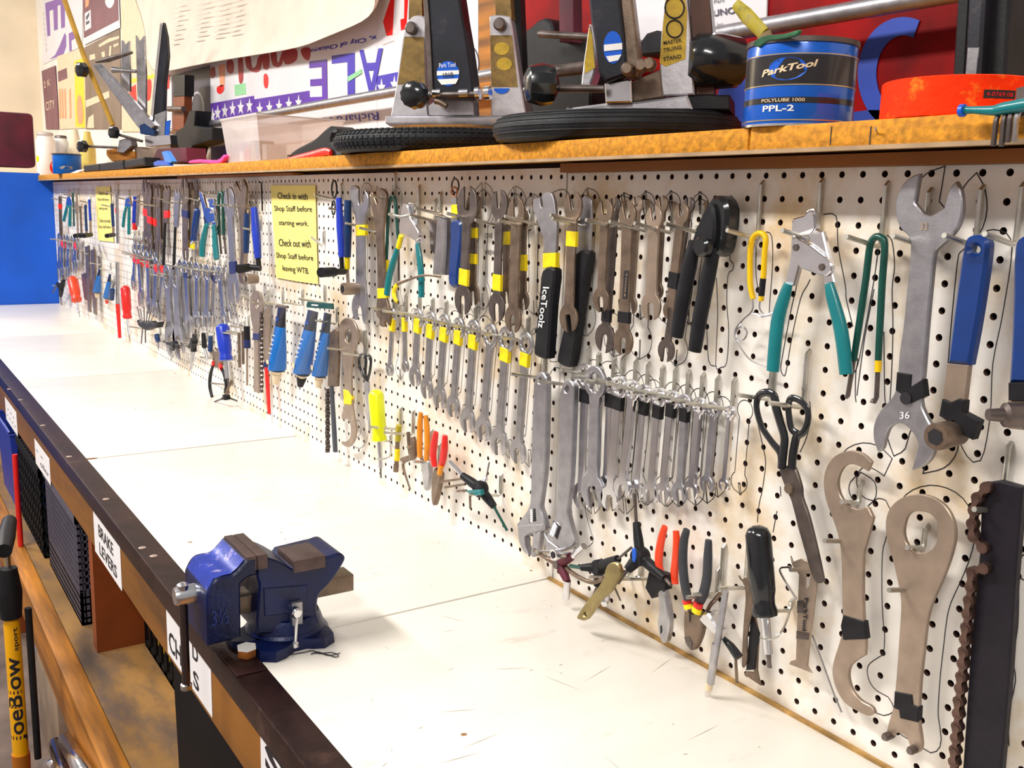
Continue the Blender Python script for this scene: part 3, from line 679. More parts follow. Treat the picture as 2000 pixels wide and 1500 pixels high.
for cy, rx in ((60, 75), (225, 62)): ring_ = [K11(870 + rx * math.cos(i * .35), cy + rx * 1.1 * math.sin(i * .35)) for i in range(19)]; ptube('emblem_ring', ring_, .0462, 1.6, INK, dc, 0, 6)
for y, sx_ in ((340, 'MASTER'), (395, 'TRUING'), (465, 'STAND')): textpx('lettering', sx_, K11(785, y + 12), K11(925, y - 12), K11(783, y - 18), .0462, INK, dc, .01)
c2 = plate('caliper_arm', kk(K11, [(160, -420), (400, -420), (475, 300), (500, 520), (470, 590), (330, 640), (275, 560), (245, 330), (215, 150)]), .08, .035, STBLK, t2, sm=0, ch=.003)
plate('caliper_cheek', kk(K11, [(395, -420), (490, -420), (560, 150), (605, 520), (575, 600), (490, 600), (470, 300)]), .075, .03, BRONZE, t2, sm=0, ch=.003)
disc(None, K11, 388, 370, 74, 128, .0808, STK, 'round_sticker', c2)
plate('sticker_band', kk(K11, [(318, 350), (460, 335), (462, 385), (320, 400)]), .0816, .0004, WHITE, c2, sm=0, ch=0); plate('sticker_band', kk(K11, [(335, 440), (455, 425), (430, 470), (360, 485)]), .0816, .0004, WHITE, c2, sm=0, ch=0)
for px, py, r in ((510, 545, 22), (615, 520, 20), (680, 510, 18)):
    a = wp(*K11(px, py), .08); from_geo('pivot_bolt', *lathe_geo(a, a + XF.to_3x3() @ Vector((0, -.014, 0)), [(0, .009), (.7, .009), (1, .006)], 12), BRONZE, t2)
ptube('adjuster_rod', [K7(1330, 690), K7(1720, 695)], .085, 7, DARKST, t2, 0)
a = wp(*K7(1215, 660), .10); uu = XF.to_3x3() @ Vector((-1, -.5, 0)).normalized()
from_geo('knob', *lathe_geo(a + uu * .02, a - uu * .025, [(0, .014), (.1, .024), (.5, .028), (.85, .025), (1, .010)], 24, 12, .06), BLACKG, t2)
a = wp(*K11(1250, 480), .02); from_geo('knob', *lathe_geo(a + uu * -.03, a + uu * .05, [(0, .022), (.1, .033), (.5, .037), (.85, .034), (1, .022)], 24, 12, .05), BLACKG, t2)
plate('rear_arm', kk(K11, [(960, -420), (1120, -420), (1165, 300), (1180, 740), (1040, 740), (1015, 400)]), .03, .03, mat('dark_walnut', (.09, .035, .02), .5), t2, sm=0)
plate('rear_edge', kk(K11, [(1140, -60), (1160, -60), (1196, 300), (1175, 310)]), .03, .01, CHROME, t2, sm=0, ch=0)
frame()
# dark machinery behind the stands
mc = empty('wheel_jig', (-.3, .26, ST), 'black wheel jig with crossbars in front of the red board', 'jig')
plate('plate', kk(K7, [(1070, 260), (1130, 220), (1190, 165), (1250, 140), (1300, 170), (1320, 240), (1600, 330), (1620, 560), (1600, 1000), (1080, 1000)]), -.26, .05, BLACK, mc, sm=0, ch=.004)
ptube('crossbar', [K7(1220, 265), K7(1640, 290)], -.22, 7, DARKST, mc, 0); ptube('crossbar', [K7(1290, 560), K7(1640, 520)], -.20, 12, DARKST, mc, 0)
plate('post', kk(K7, [(1365, -60), (1475, -60), (1480, 330), (1370, 330)]), -.24, .02, 'maroon', mc, sm=0)
plate('bracket', kk(K11, [(590, 330), (640, 260), (720, 235), (790, 260), (790, 420), (600, 440)]), -.2, .05, BLACK, mc, sm=0, ch=.004)
# ------------------------------------------------------------------ grease can
CANB = mat('can_blue', (.0, .10, .55), .25, .1, .05, 20, coat=.4); CANK = mat('can_black', (.02, .018, .02), .25, .1, .1, 20, coat=.4); CANG = mat('can_gold', (.55, .42, .26), .3, .8)
CR = .0555; cw = atY(1556, 246, -.058); vd = Vector((cw.x - CAM.x, cw.y - CAM.y, 0)).normalized() * CR; CX, CY = cw.x + vd.x, cw.y + vd.y
CH = (atY(1556, 72, cw.y) - atY(1556, 246, cw.y)).z
can = empty('grease_can', (CX, CY, ST), 'blue and black tin of grease with gold bands on the shelf', 'can')
def band(name, z0, z1, r, m, parent=can, n=40, cx=CX, cy=CY):
    return from_geo(name, *lathe_geo((cx, cy, z0), (cx, cy, z1), [(0, r * .985), (.03, r), (.97, r), (1, r * .985)], n), m, parent)
band('rim', ST, ST + CH * .03, CR * 1.015, CHROME); body = band('body', ST + CH * .02, ST + CH * .95, CR, CANB)
for a, b, m in ((.46, .80, CANK), (.255, .325, CANK)): band('label_band', ST + CH * a, ST + CH * b, CR * 1.006, m)
for f in (.80, .455, .06): band('gold_line', ST + CH * f, ST + CH * (f + .014), CR * 1.009, CANG)
band('rim', ST + CH * .94, ST + CH * 1.0, CR * 1.02, DARKST)
def cyl_text(name, body_, cx, cy, r, ang0, ang1, z0, z1, m, parent, bold=0., slope=0., shear=0.):
    V, Fc = text_geo(body_, bold, True); x0 = min(p.x for p in V); x1 = max(p.x for p in V); y0 = min(p.y for p in V); y1 = max(p.y for p in V); W = []
    for p in V:
        u = (p.x - x0) / (x1 - x0); v = (p.y - y0) / (y1 - y0); a = math.radians(ang0 + (ang1 - ang0) * (u + shear * v)); W.append((cx + r * math.cos(a), cy + r * math.sin(a), z0 + (z1 - z0) * v + slope * u))
    return from_geo(name, W, Fc, m, parent, False)
def cyl_patch(name, cx, cy, r, angc, ha, zc, hz, m, parent, n=24):
    W = [(cx + r * math.cos(math.radians(angc + ha * math.cos(i * 2 * math.pi / n))), cy + r * math.sin(math.radians(angc + ha * math.cos(i * 2 * math.pi / n))), zc + hz * math.sin(i * 2 * math.pi / n)) for i in range(n)]
    return from_geo(name, W, [tuple(range(n))], m, parent, False)
fa = math.degrees(math.atan2(CAM.y - CY, CAM.x - CX))
cyl_patch('logo_disc', CX, CY, CR * 1.011, fa - 14, 20, ST + CH * .64, CH * .13, STK, can)
LET = mat('pale_gold', (.80, .62, .40), .4)
cyl_text('lettering', 'ParkTool', CX, CY, CR * 1.016, fa - 42, fa + 14, ST + CH * .56, ST + CH * .64, LET, can, .03, CH * .1, .04)
cyl_text('lettering', 'POLYLUBE 1000', CX, CY, CR * 1.012, fa - 40, fa + 6, ST + CH * .272, ST + CH * .31, LET, can, .01)
cyl_text('lettering', 'PPL-2', CX, CY, CR * 1.008, fa - 38, fa - 4, ST + CH * .165, ST + CH * .235, WHITE, can, .02)
br = empty('paint_brush', wp(1465, 30, -CY), 'yellow handled brush stuck in the grease can', 'brush')
A = Vector((CX - .02, CY, ST + CH * .4)); B = atY(1437, 8, CY - .02); C_ = atY(1492, 66, CY - .01)
from_geo('handle', *tube_geo([B, B * .6 + C_ * .4, C_], [.006, .0085, .0075], 12, squash=.6, up=(0, 1, 0)), mat('worn_yellow', (.50, .40, .03), .5, 0, .3, 60, dark=(.2, .16, .12), dscale=60, damt=.8, dlo=.5), br)
from_geo('bristles', *tube_geo([C_, A], [.009, .012], 12, squash=.5, up=(0, 1, 0)), mat('bristle', (.25, .17, .08), .9), br)
gs = plate('grease_smear', [(1470, 84), (1490, 70), (1530, 66), (1560, 58), (1555, 68), (1530, 75), (1500, 80), (1480, 92)], -(CY - CR * 1.04), .004, mat('green_grease', (.02, .12, .05), .35, 0, .3, 60), can, sm=3, ch=.001)
# orange roll and its small dark label
ORG = mat('signal_orange', (1.0, .035, .0), .6, 0, .1, 60, .3, 200, spec=.15, dark=(.95, .28, .02), dscale=50, damt=.9, dlo=.58)
orr = .067; ow = atY(1868, 238, -.055); vd = Vector((ow.x - CAM.x, ow.y - CAM.y, 0)).normalized() * orr; ox, oy = ow.x + vd.x, ow.y + vd.y
oh = (atY(1868, 160, ow.y) - atY(1868, 240, ow.y)).z
tp = empty('orange_tape_roll', (ox, oy, ST), 'bright red orange roll with a small dark label beside the grease can', 'tape roll')
from_geo('roll', *lathe_geo((ox, oy, ST), (ox, oy, ST + oh), [(0, orr * .5), (0, orr * .98), (.03, orr), (.97, orr), (1, orr * .98), (1, orr * .5)], 44), ORG, tp)
from_geo('core', *lathe_geo((ox, oy, ST + .0005), (ox, oy, ST + oh - .001), [(0, orr * .5), (1, orr * .5)], 30), 'edge_strip', tp)
fo = math.degrees(math.atan2(CAM.y - oy, CAM.x - ox))
V = []; 
for a in range(fo.__int__() + 16, fo.__int__() + 42, 2): V += [(ox + orr * 1.006 * math.cos(math.radians(a)), oy + orr * 1.006 * math.sin(math.radians(a)), ST + oh * h) for h in (.42, .62)]
lb = from_geo('label', V, [(2 * i, 2 * i + 2, 2 * i + 3, 2 * i + 1) for i in range(len(V) // 2 - 1)], INK, tp, False)
cyl_text('lettering', '4.0769.08', ox, oy, orr * 1.009, fo + 18, fo + 38, ST + oh * .47, ST + oh * .57, MATS['sign_red'], lb)
# folding hex key set with teal handle hanging over the shelf edge
hx = empty('hex_key_set', wp(1960, 225, .075), 'folding hex key set with teal handle lying over the shelf edge', 'hex keys')
K9 = crop(1780, 0, 5)
ptube('handle', kk(K9, [(490, 1080), (600, 1075), (800, 1080), (900, 1060), (1200, 1010)]), .08, [8, 6.5, 9, 11, 12], TEAL, hx, 3)
a = wp(*K9(485, 1080), .081); from_geo('end_cap', *lathe_geo(a + Vector((-.002, 0, 0)), a + Vector((.003, 0, 0)), [(0, .003), (.3, .0052), (1, .0052)], 12), STK, hx)
for i, (x0, y0, x1, y1) in enumerate([(830, 1150, 800, 1425), (905, 1140, 880, 1430), (965, 1125, 940, 1390), (1030, 1120, 1005, 1380)]):
    ptube('hex_key', [K9(x0 + 22, y0 - 30), K9(x0, y0 + 20), K9((x0 + x1) / 2, (y0 + y1) / 2), K9(x1, y1)], [.076, .081, .08, .078], 5.2, DARKST if i != 3 else STEEL, hx, 3, 6)
plate('side_plate', kk(K9, [(1020, 860), (1200, 820), (1200, 1150), (1000, 1130)]), .07, .02, DARKST, hx, sm=0)
bk = empty('black_stand_post', wp(1905, 155, -.16), 'black extruded upright post standing behind the orange roll', 'post')
bk.location.z = ST
for x0, x1, d, m in ((1862, 1885, .15, BLACK), (1884, 1912, .135, STBLK), (1911, 1962, .15, BLACK)):
    plate('profile', [(x0 + 22, -260), (x1 + 26, -260), (x1, 165), (x1 - 6, 235), (x0 - 8, 235)], -d, .05, m, bk, sm=0, ch=.003)
plate('chrome_strip', [(1889, 92), (1912, 92), (1905, 158), (1884, 158)], -.1345, .004, STEEL, bk, sm=0)
# ------------------------------------------------------------------ clear bin
CLEAR = mat('clear_plastic', (.78, .70, .68), .25, 0, .05, 20, alpha=.42)
bc = atY(503, 317, -.05); bx1 = bc.x; bx0 = bx1 - .27; by0 = -.05; by1 = .17; bh = .108
bn = empty('plastic_bin', (bx1 - .12, .05, ST), 'clear plastic storage bin beside the knobby tyre', 'bin')
def taper_wall(P, m, name):
    return from_geo(name, P, [(0, 1, 2, 3), (4, 7, 6, 5), (0, 4, 5, 1), (1, 5, 6, 2), (2, 6, 7, 3), (3, 7, 4, 0)], m, bn, False)
b0 = [Vector(v) for v in ((bx0 + .015, by0 + .012, ST + .001), (bx1 - .012, by0 + .012, ST + .001), (bx1 - .012, by1 - .012, ST + .001), (bx0 + .015, by1 - .012, ST + .001))]
b1 = [Vector(v) for v in ((bx0, by0, ST + bh), (bx1, by0, ST + bh), (bx1, by1, ST + bh), (bx0, by1, ST + bh))]
cc = Vector(((bx0 + bx1) / 2, (by0 + by1) / 2, 0))
for k in range(4):
    j = (k + 1) % 4
    def inn(v): d = Vector((cc.x - v.x, cc.y - v.y, 0)).normalized() * .004; return v + d
    taper_wall([b0[k], b0[j], b1[j], b1[k], inn(b0[k]), inn(b0[j]), inn(b1[j]), inn(b1[k])], CLEAR, 'wall')
taper_wall(b0 + [v + Vector((0, 0, .004)) for v in b0], CLEAR, 'floor_panel')
from_geo('rim', *tube_geo(b1 + [b1[0]], .0035, 8, cap=False), CLEAR, bn)
for i in range(5):
    x = bx0 + .05 + i * .042; box('small_part_box', (x, by0 + .03, ST + .006), (x + .03, by0 + .03 + .05, ST + .03 + .012 * (i % 3)), (PAPER, RED, 'edge_strip', BLACK, PAPER)[i], bn)
# black glove with red cuff and other bits near the bin
K40 = crop(400, 0, 4)
gl = plate('work_glove', kk(K40, [(635, 1215), (700, 1160), (830, 1090), (930, 1000), (975, 985), (1005, 1030), (990, 1100), (1030, 1160), (1040, 1240), (960, 1260), (760, 1250), (660, 1240)]), .045, .05, BLACK, None, sm=4, ch=.008)
tag(gl, 'black work glove with red trim between the bin and the knobby tyre', 'glove')
ptube('red_trim', kk(K40, [(640, 1262), (700, 1245), (830, 1215), (940, 1185), (985, 1195)]), .05, [6, 7, 8, 8, 6], RED, gl, 4, squash=.6)
pk = plate('pink_tyre_lever', kk(K4, [(1475, 1275), (1480, 1255), (1560, 1245), (1690, 1250), (1740, 1210), (1755, 1215), (1750, 1240), (1700, 1280), (1560, 1272)]), .05, .012, 'sign_pink', None, sm=3, ch=.002)
tag(pk, 'bright pink plastic tyre lever on the shelf edge', 'tyre lever')
# ------------------------------------------------------------------ far truing stand and its neighbours
K8 = crop(150, 30, 4.84)
frame((-2.72, .10, 0), 46)
t3 = empty('truing_stand', wp(265, 300, 0), 'old truing stand with notched steel arms and a wooden dowel', 'truing stand', 'truing stands on the shelf'); t3.location.z = ST
plate('notched_arm', kk(K8, [(420, 240), (430, 235), (455, 285), (490, 240), (500, 560), (500, 720), (415, 720)]), .0, .012, STEEL, t3, sm=0); plate('notched_arm', kk(K8, [(555, 185), (590, 250), (635, 190), (650, 560), (650, 980), (575, 900)]), .02, .012, STEEL, t3, sm=0)
plate('side_arm', kk(K8, [(795, 80), (815, 65), (845, 200), (858, 380), (845, 500), (830, 640), (820, 900), (830, 1160), (690, 1200), (715, 1000)]), .03, .02, STBLK, t3, sm=0, ch=.003)
plate('bright_edge', kk(K8, [(785, 80), (808, 68), (775, 400), (735, 800), (715, 1030), (690, 1030), (740, 500)]), .035, .006, CHROME, t3, sm=0)
plate('plate', kk(K8, [(735, 940), (840, 900), (830, 1140), (720, 1180)]), .036, .01, STEEL, t3, sm=0)
ptube('dowel', kk(K8, [(-150, -240), (80, 420), (340, 1040)]), .06, 4.5, mat('dowel_wood', (.50, .27, .02), .55, 0, .2, 20), t3, 0)
plate('swing_arm', kk(K8, [(150, 470), (220, 450), (740, 1040), (640, 1130), (560, 1040)]), .055, .02, SATIN, t3, sm=0, ch=.002)
for x, y, r in ((85, 520, 13), (380, 1110, 11), (85, 1240, 11)):
    a = wp(*K8(x, y), .08); d = XF.to_3x3() @ Vector((-.4, -1, 0)).normalized(); rr = r * mpp(*K8(x, y), .08)
    from_geo('knob', *lathe_geo(a, a + d * rr * 1.3, [(0, rr * .6), (.15, rr), (.8, rr), (1, rr * .6)], 16, 8, .08), BLACKG, t3)
ptube('axle', kk(K8, [(180, 440), (300, 415), (525, 350)]), .08, [2, 5, 2.5], DARKST, t3, 0); ptube('axle', kk(K8, [(340, 515), (420, 520), (560, 530)]), .06, [6, 4, 3], STEEL, t3, 0)
ptube('adjuster_rod', kk(K8, [(90, 1238), (380, 1250)]), .08, 2.5, DARKST, t3, 0); ptube('adjuster_rod', kk(K8, [(400, 1130), (620, 1190)]), .08, 2.5, DARKST, t3, 0)
plate('head_block', kk(K8, [(400, 1180), (500, 1150), (520, 1230), (440, 1300), (380, 1290)]), .07, .04, SATIN, t3, sm=0); plate('wood_block', kk(K8, [(280, 1270), (370, 1260), (550, 1290), (550, 1360), (330, 1380), (280, 1320)]), .05, .05, 'wood_edge', t3, sm=0)
plate('base', kk(K8, [(540, 1240), (730, 1250), (870, 1180), (890, 1260), (700, 1400), (560, 1400)]), .04, .06, PLATE, t3, sm=0); plate('pivot_block', kk(K8, [(640, 1140), (880, 1130), (890, 1220), (650, 1240)]), .045, .05, CHROME, t3, sm=0)
plate('blue_sleeve', kk(K8, [(590, 1040), (640, 1020), (735, 1090), (720, 1140), (600, 1120)]), .056, .02, BLUED, t3, sm=0); plate('blue_tag', kk(K8, [(840, 1000), (885, 990), (870, 1150), (830, 1160)]), .04, .003, STK, t3, sm=0)
frame()
pst = empty('wood_post_clamp', wp(355, 300, -.2), 'black and brown clamp post beside the slate sign', 'clamp'); pst.location.z = ST
plate('post', kk(K8, [(915, 570), (1020, 560), (1010, 1080), (900, 1090)]), -.24, .03, 'wood_red', pst, sm=0, ch=.002); plate('post_cap', kk(K8, [(915, 570), (1020, 560), (1018, 760), (912, 770)]), -.237, .036, BLACK, pst, sm=0)
plate('clamp_body', kk(K8, [(870, 1240), (940, 1090), (1010, 1050), (1060, 900), (1120, 900), (1110, 1040), (1200, 1060), (1280, 1060), (1280, 1180), (1090, 1240), (1060, 1380), (1000, 1390), (880, 1300)]), -.21, .06, BLACK, pst, sm=0, ch=.004)
ptube('cross_rod', kk(K8, [(870, 885), (1010, 885)]), -.225, 5, DARKST, pst, 0)
mb = plate('maroon_box', kk(K8, [(700, 1400), (760, 1260), (1030, 1250), (1040, 1390), (900, 1400)]), -.0, .06, 'maroon', None, sm=0, ch=.002); tag(mb, 'maroon cardboard box behind the blue handled tool', 'box')
bt = empty('blue_tool', wp(315, 315, .045), 'small blue plastic tool lying before the maroon box', 'tool')
plate('handle', kk(K8, [(800, 1290), (840, 1280), (900, 1380), (880, 1400), (830, 1390)]), .045, .015, mat('sky_blue', (.02, .22, .75), .35), bt, sm=0, ch=.002); plate('blade', kk(K8, [(720, 1390), (760, 1370), (850, 1380), (880, 1420), (730, 1425)]), .046, .012, STK, bt, sm=0, ch=.002)
for i, (p_, l) in enumerate([([(60, 1420), (210, 1400), (215, 1470), (65, 1485)], 'flattest'), ([(215, 1400), (430, 1370), (440, 1460), (220, 1475)], 'middle'), ([(450, 1370), (630, 1340), (640, 1420), (455, 1450)], 'tallest')]):
    o = plate('socket_case', kk(K8, p_), .052, .05, BLACK, None, sm=0, ch=.004); tag(o, f'{l} of three small black cases in a row on the shelf edge', 'case', 'small black cases on the shelf edge')
def bottle(px, y0, y1, prof, m, label, Y=.0, capm=None, cap=0.):
    w = atZ(px, y0, ST) if 0 else atY(px, y0, Y); w.z = ST; h = (atY(px, y1, Y) - atY(px, y0, Y)).z; k = mpp(px, y0, -Y)
    o = empty('bottle', w, label, 'bottle')
    from_geo('body', *lathe_geo(w, w + Vector((0, 0, h)), [(t, r * k) for t, r in prof], 24), m, o)
    if capm: from_geo('cap', *lathe_geo(w + Vector((0, 0, h * .98)), w + Vector((0, 0, h * (1 + cap))), [(0, prof[-1][1] * k * 1.2), (.8, prof[-1][1] * k * 1.1), (1, prof[-1][1] * k * .6)], 16), capm, o)
    return o, w, h, k
mat('bottle_cream', (.74, .64, .46), .45, 0, .06, 10); mat('bottle_yellow', (.66, .52, .12), .4, 0, .1, 10); mat('blue_can', (.0, .11, .50), .3, .1)
o, w, h, k = bottle(92, 340, 258, [(0, 15), (.03, 16), (.86, 16), (.93, 13), (1, 12)], WHITE, 'white plastic bottle with red spot next to the small blue can', -.02, mat('cap_grey', (.5, .45, .42), .5), .06)
fa_ = math.degrees(math.atan2(CAM.y - w.y, CAM.x - w.x)); cyl_patch('red_spot', w.x, w.y, 16.3 * k, fa_ + 38, 20, w.z + h * .2, h * .14, MATS['sign_red'], o); cyl_patch('green_spot', w.x, w.y, 16.3 * k, fa_ - 60, 14, w.z + h * .4, h * .08, NEON, o)
o, w, h, k = bottle(132, 337, 298, [(0, 23), (.04, 24), (.96, 24), (1, 22)], 'blue_can', 'small blue tin with a silver label on the shelf', -.035, DARKST, .04)
V, Fc = lathe_geo(w + Vector((0, 0, h * .22)), w + Vector((0, 0, h * .42)), [(0, 24.3 * k), (1, 24.3 * k)], 40); fr_ = math.radians(math.degrees(math.atan2(CAM.y - w.y, CAM.x - w.x)))
cyl_patch('label', w.x, w.y, 24.5 * k, math.degrees(fr_) - 5, 26, w.z + h * .3, h * .1, STEEL, o)
bottle(122, 335, 256, [(0, 13), (.7, 13), (.85, 13), (1, 9)], WHITE, 'white jar with dark lid behind the small blue tin', .10, DARKST, .05)
bottle(150, 335, 240, [(0, 14), (.55, 14), (.8, 8), (1, 5)], 'bottle_cream', 'cream squeeze bottle with a tapering neck behind the blue tin', .16)
bottle(174, 335, 248, [(0, 13), (.6, 13), (.85, 7), (1, 5)], 'bottle_yellow', 'yellowish squeeze bottle standing before the brown sign', .08)
rg = plate('paper_scrap', kk(crop(60, 280, 6.667), [(510, 390), (600, 350), (690, 335), (690, 350), (610, 380), (530, 405)]), .055, .004, WHITE, None, sm=0, ch=.0005); tag(rg, 'crumpled white paper scrap before the small blue tin', 'paper')
rd = box('maroon_cloth', (-4.6, -.62, PT + .05), (-4.42, -.30, PT + .32), 'maroon', None, .02); rd.location = rd.location
w = atX(20, 290, -4.5); rd.location = Vector((-4.55, w.y - .05, PT + .05 + .16)); tag(rd, 'dark maroon cloth covered box standing behind the blue partition', 'cloth')
tag(box('storage_cabinet', (-4.75, -1.6, 0), (FX - .042, -.05, PT + .0475), 'white_wall'), 'low pale cabinet behind the blue partition', 'cabinet')
# ------------------------------------------------------------------ bench vise
VB = mat('vise_blue', (.0012, .006, .052), .38, .1, .2, 30, .35, 150, dark=(.004, .014, .10), dscale=14, damt=.6, dlo=.5)
VBW = mat('vise_blue_worn', (.005, .03, .33), .38, .1, .15, 30, .2, 150, dark=(.62, .52, .62), dscale=60, damt=.9, dlo=.57)
VJ = mat('jaw_steel', (.10, .065, .06), .45, .5, .2, 40, .1, 200)
KV = crop(320, 1000, 4.4125)
XR, XL = .027, -.066; XC = (XR + XL) / 2
vs = empty('bench_vise', (XC, -.42, BZ), 'blue cast iron bench vise bolted to the front edge of the workbench', 'vise')
def xprism(name, pts, x0, x1, m, parent, sm=0, ch=.0025, X=None):
    P = []
    for p in cpts(KV, pts):
        w = atX(p[0], p[1], x1 if X is None else X); P.append((w.y, w.z) + tuple(p[2:]))
    P = crom(P, sm) if sm else [q[:2] for q in P]
    V, Fc = plate_geo(P, [], 0, x1 - x0, ch)        # front face at 0, back at th
    return from_geo(name, [Vector((x1 - v.y, v.x, v.z)) for v in V], Fc, m, parent)
fj = xprism('front_jaw', [(712, 418, 1), (800, 398, 1), (802, 545, 1), (740, 560), (700, 585), (662, 625, 1), (667, 1085, 1), (378, 1160, 1), (368, 780), (380, 690), (440, 590), (520, 560), (590, 545), (650, 490)], XL, XR, VB, vs, 3)
ww = atX(*KV(712, 418), XR); w2 = atX(*KV(378, 780), XR)
zt_ = max((fj.matrix_world @ Vector(c)).z if 0 else (worldloc(fj) + Vector(c)).z for c in fj.bound_box)
yj = ww.y
V = [Vector((x, y, z)) for x in (XL, XR) for (y, z) in ((yj - .003, zt_ - .004), (yj + .0, zt_ + .003), (yj + .045, zt_ + .003), (yj + .045, zt_ - .004))]
box('jaw_insert', (XL + .001, yj + .001, zt_ - .016), (XR - .001, yj + .013, zt_ + .0025), VJ, vs, .0008); box('jaw_insert', (XL + .001, yj + .0138, zt_ - .016), (XR - .001, yj + .027, zt_ + .0025), VJ, vs, .0008)
# worn front slope of the front jaw
P = []
for a, b in ((705, 425), (650, 492), (590, 545), (520, 560), (440, 590), (385, 690)):
    w = atX(*KV(a, b), XR); P.append((w.y, w.z))
V = [(x, y - .0009, z + .0009) for x in (XL + .004, XR - .004) for y, z in P]
from_geo('worn_face', V, [(i, i + 1, i + 7, i + 6) for i in range(5)], VBW, vs)
rb = xprism('rear_body', [(804, 400, 1), (885, 392), (1000, 430), (1110, 490, 1), (1135, 455, 1), (1395, 388, 1), (1440, 378), (1505, 356), (1550, 372), (1562, 420), (1490, 540), (1410, 645), (1355, 700), (1330, 760), (1325, 850), (1345, 930), (1358, 1005, 1), (1330, 1040), (815, 1055, 1), (800, 940), (822, 650), (803, 560)], XL + .012, XR - .006, VB, vs, 3)
aw = atX(*KV(1120, 455), XR - .004); aw2 = atX(*KV(1395, 382), XR - .004)
box('anvil', (XL + .03, aw.y, min(aw.z, aw2.z) - .012), (XR - .0045, aw2.y, max(aw.z, aw2.z) + .001), VJ, vs, .001)
plate_ = [(1060, 500), (1400, 420), (1420, 470), (1090, 570)]
xprism('raised_panel', [(860, 660), (1240, 630), (1235, 860), (870, 900)], XR - .008, XR - .0045, VB, vs, 0, .001)
zs_ = BZ + .0625
bw = atX(*KV(1630, 700), XC + .014)
box('slide_bar', (XC - .017, -.50, BZ + .046), (XC + .017, bw.y, BZ + .069), BRONZE, vs, .001)
P = []; n = 60
for i in range(n + 1): P.append(Vector((XC, -.515 + .09 * i / n, BZ + .0585)))
from_geo('lead_screw', *tube_geo(P, [.010 if i % 2 else .0082 for i in range(n + 1)], 12), BLACKG, vs)
sp = atY(350, 1178, -.556)
SX, SZ = XC - .004, sp.z
from_geo('screw_head', *lathe_geo((SX, -.497, SZ), (SX, -.556, SZ), [(0, .008), (.12, .008), (.16, .0125), (.9, .0125), (1, .0105)], 20), CHROME, vs)
hy = -.546; ht = atY(366, 1157, hy); hb = atY(361, 1336, hy)
hd = from_geo('handle', *tube_geo([(SX + .002, hy, ht.z), (SX + .003, hy, hb.z)], .0052, 14), mat('handle_steel', (.13, .10, .10), .25, .9), vs)
for z in (ht.z, hb.z): from_geo('handle_knob', *lathe_geo((SX + .0025, hy, z - .006), (SX + .0025, hy, z + .006), [(0, .003), (.25, .0072), (.75, .0072), (1, .003)], 14), CHROME, hd)
# swivel base with ears
bcx, bcy = XC + .004, -.418
from_geo('base_plate', *lathe_geo((bcx, bcy, BZ + .0005), (bcx, bcy, BZ + .018), [(0, .056), (.5, .055), (1, .048)], 36), VB, vs)
from_geo('swivel_ring', *lathe_geo((bcx, bcy, BZ + .018), (bcx, bcy, BZ + .034), [(0, .049), (.6, .046), (1, .043)], 36), VB, vs)
for (px, py) in ((KV(1430, 1100)), (KV(890, 1260)), (KV(560, 1130))):
    e = atZ(px, py, BZ + .008); d = Vector((e.x - bcx, e.y - bcy, 0)); L_ = min(d.length, .082); d.normalize(); nn = Vector((-d.y, d.x, 0))
    c0 = Vector((bcx, bcy, BZ)); g = G()
    P = [c0 + d * .03 + nn * .032, c0 + d * (L_ - .012) + nn * .019, c0 + d * L_ + nn * .010, c0 + d * L_ - nn * .010, c0 + d * (L_ - .012) - nn * .019, c0 + d * .03 - nn * .032]
    g.add([p + Vector((0, 0, .0005)) for p in P] + [p * .98 + c0 * .02 + Vector((0, 0, .0135)) for p in P], [(5, 4, 3, 2, 1, 0), (6, 7, 8, 9, 10, 11)] + [(k, (k + 1) % 6, 6 + (k + 1) % 6, 6 + k) for k in range(6)])
    g.obj('foot', VB, vs)
rb_ = atZ(*KV(715, 1225), BZ + .006); RUST = mat('rust', (.33, .10, .015), .7, .2, .3, 80, .4, 200)
from_geo('rusty_nut', *lathe_geo(rb_ + Vector((0, 0, -.004)), rb_ + Vector((0, 0, .008)), [(0, .012), (1, .012)], 6), RUST, vs)
from_geo('washer', *lathe_geo(rb_ + Vector((.0, 0, .008)), rb_ + Vector((0, 0, .0105)), [(0, .0125), (1, .0125)], 6), WHITE, vs)
lk = wp(*KV(1145, 870), 0); lw = atX(*KV(1145, 870), XR + .012)
from_geo('lock_bolt', *lathe_geo((XR - .008, lw.y, lw.z), (XR + .016, lw.y, lw.z), [(0, .007), (.9, .007), (1, .005)], 14), CHROME, vs)
box('lock_plate', (XR - .007, lw.y - .002, lw.z - .026), (XR + .002, lw.y + .012, lw.z + .009), SATIN, vs, .001)
le = atX(*KV(1128, 1140), XR + .012)
from_geo('lock_lever', *tube_geo([(XR + .012, lw.y, lw.z), (XR + .013, le.y, le.z)], .0023, 8), CHROME, vs); from_geo('lever_knob', *lathe_geo((XR + .013, le.y, le.z - .005), (XR + .013, le.y, le.z + .005), [(0, .002), (.25, .0052), (.75, .0052), (1, .002)], 12), CHROME, vs)
a = atX(*KV(410, 985), XR); b = atX(*KV(560, 960), XR); c = atX(*KV(405, 850), XR)
text('embossed_number', '3½', a, b - a, c - a, mat('vise_emboss', (.012, .03, .17), .4), fj, .0, lift=.0012)
box('mount_plate', (-.05, -.512, BZ + .0026), (.075, -.474, BZ + .0045), 'angle_brown', vs, .0008)
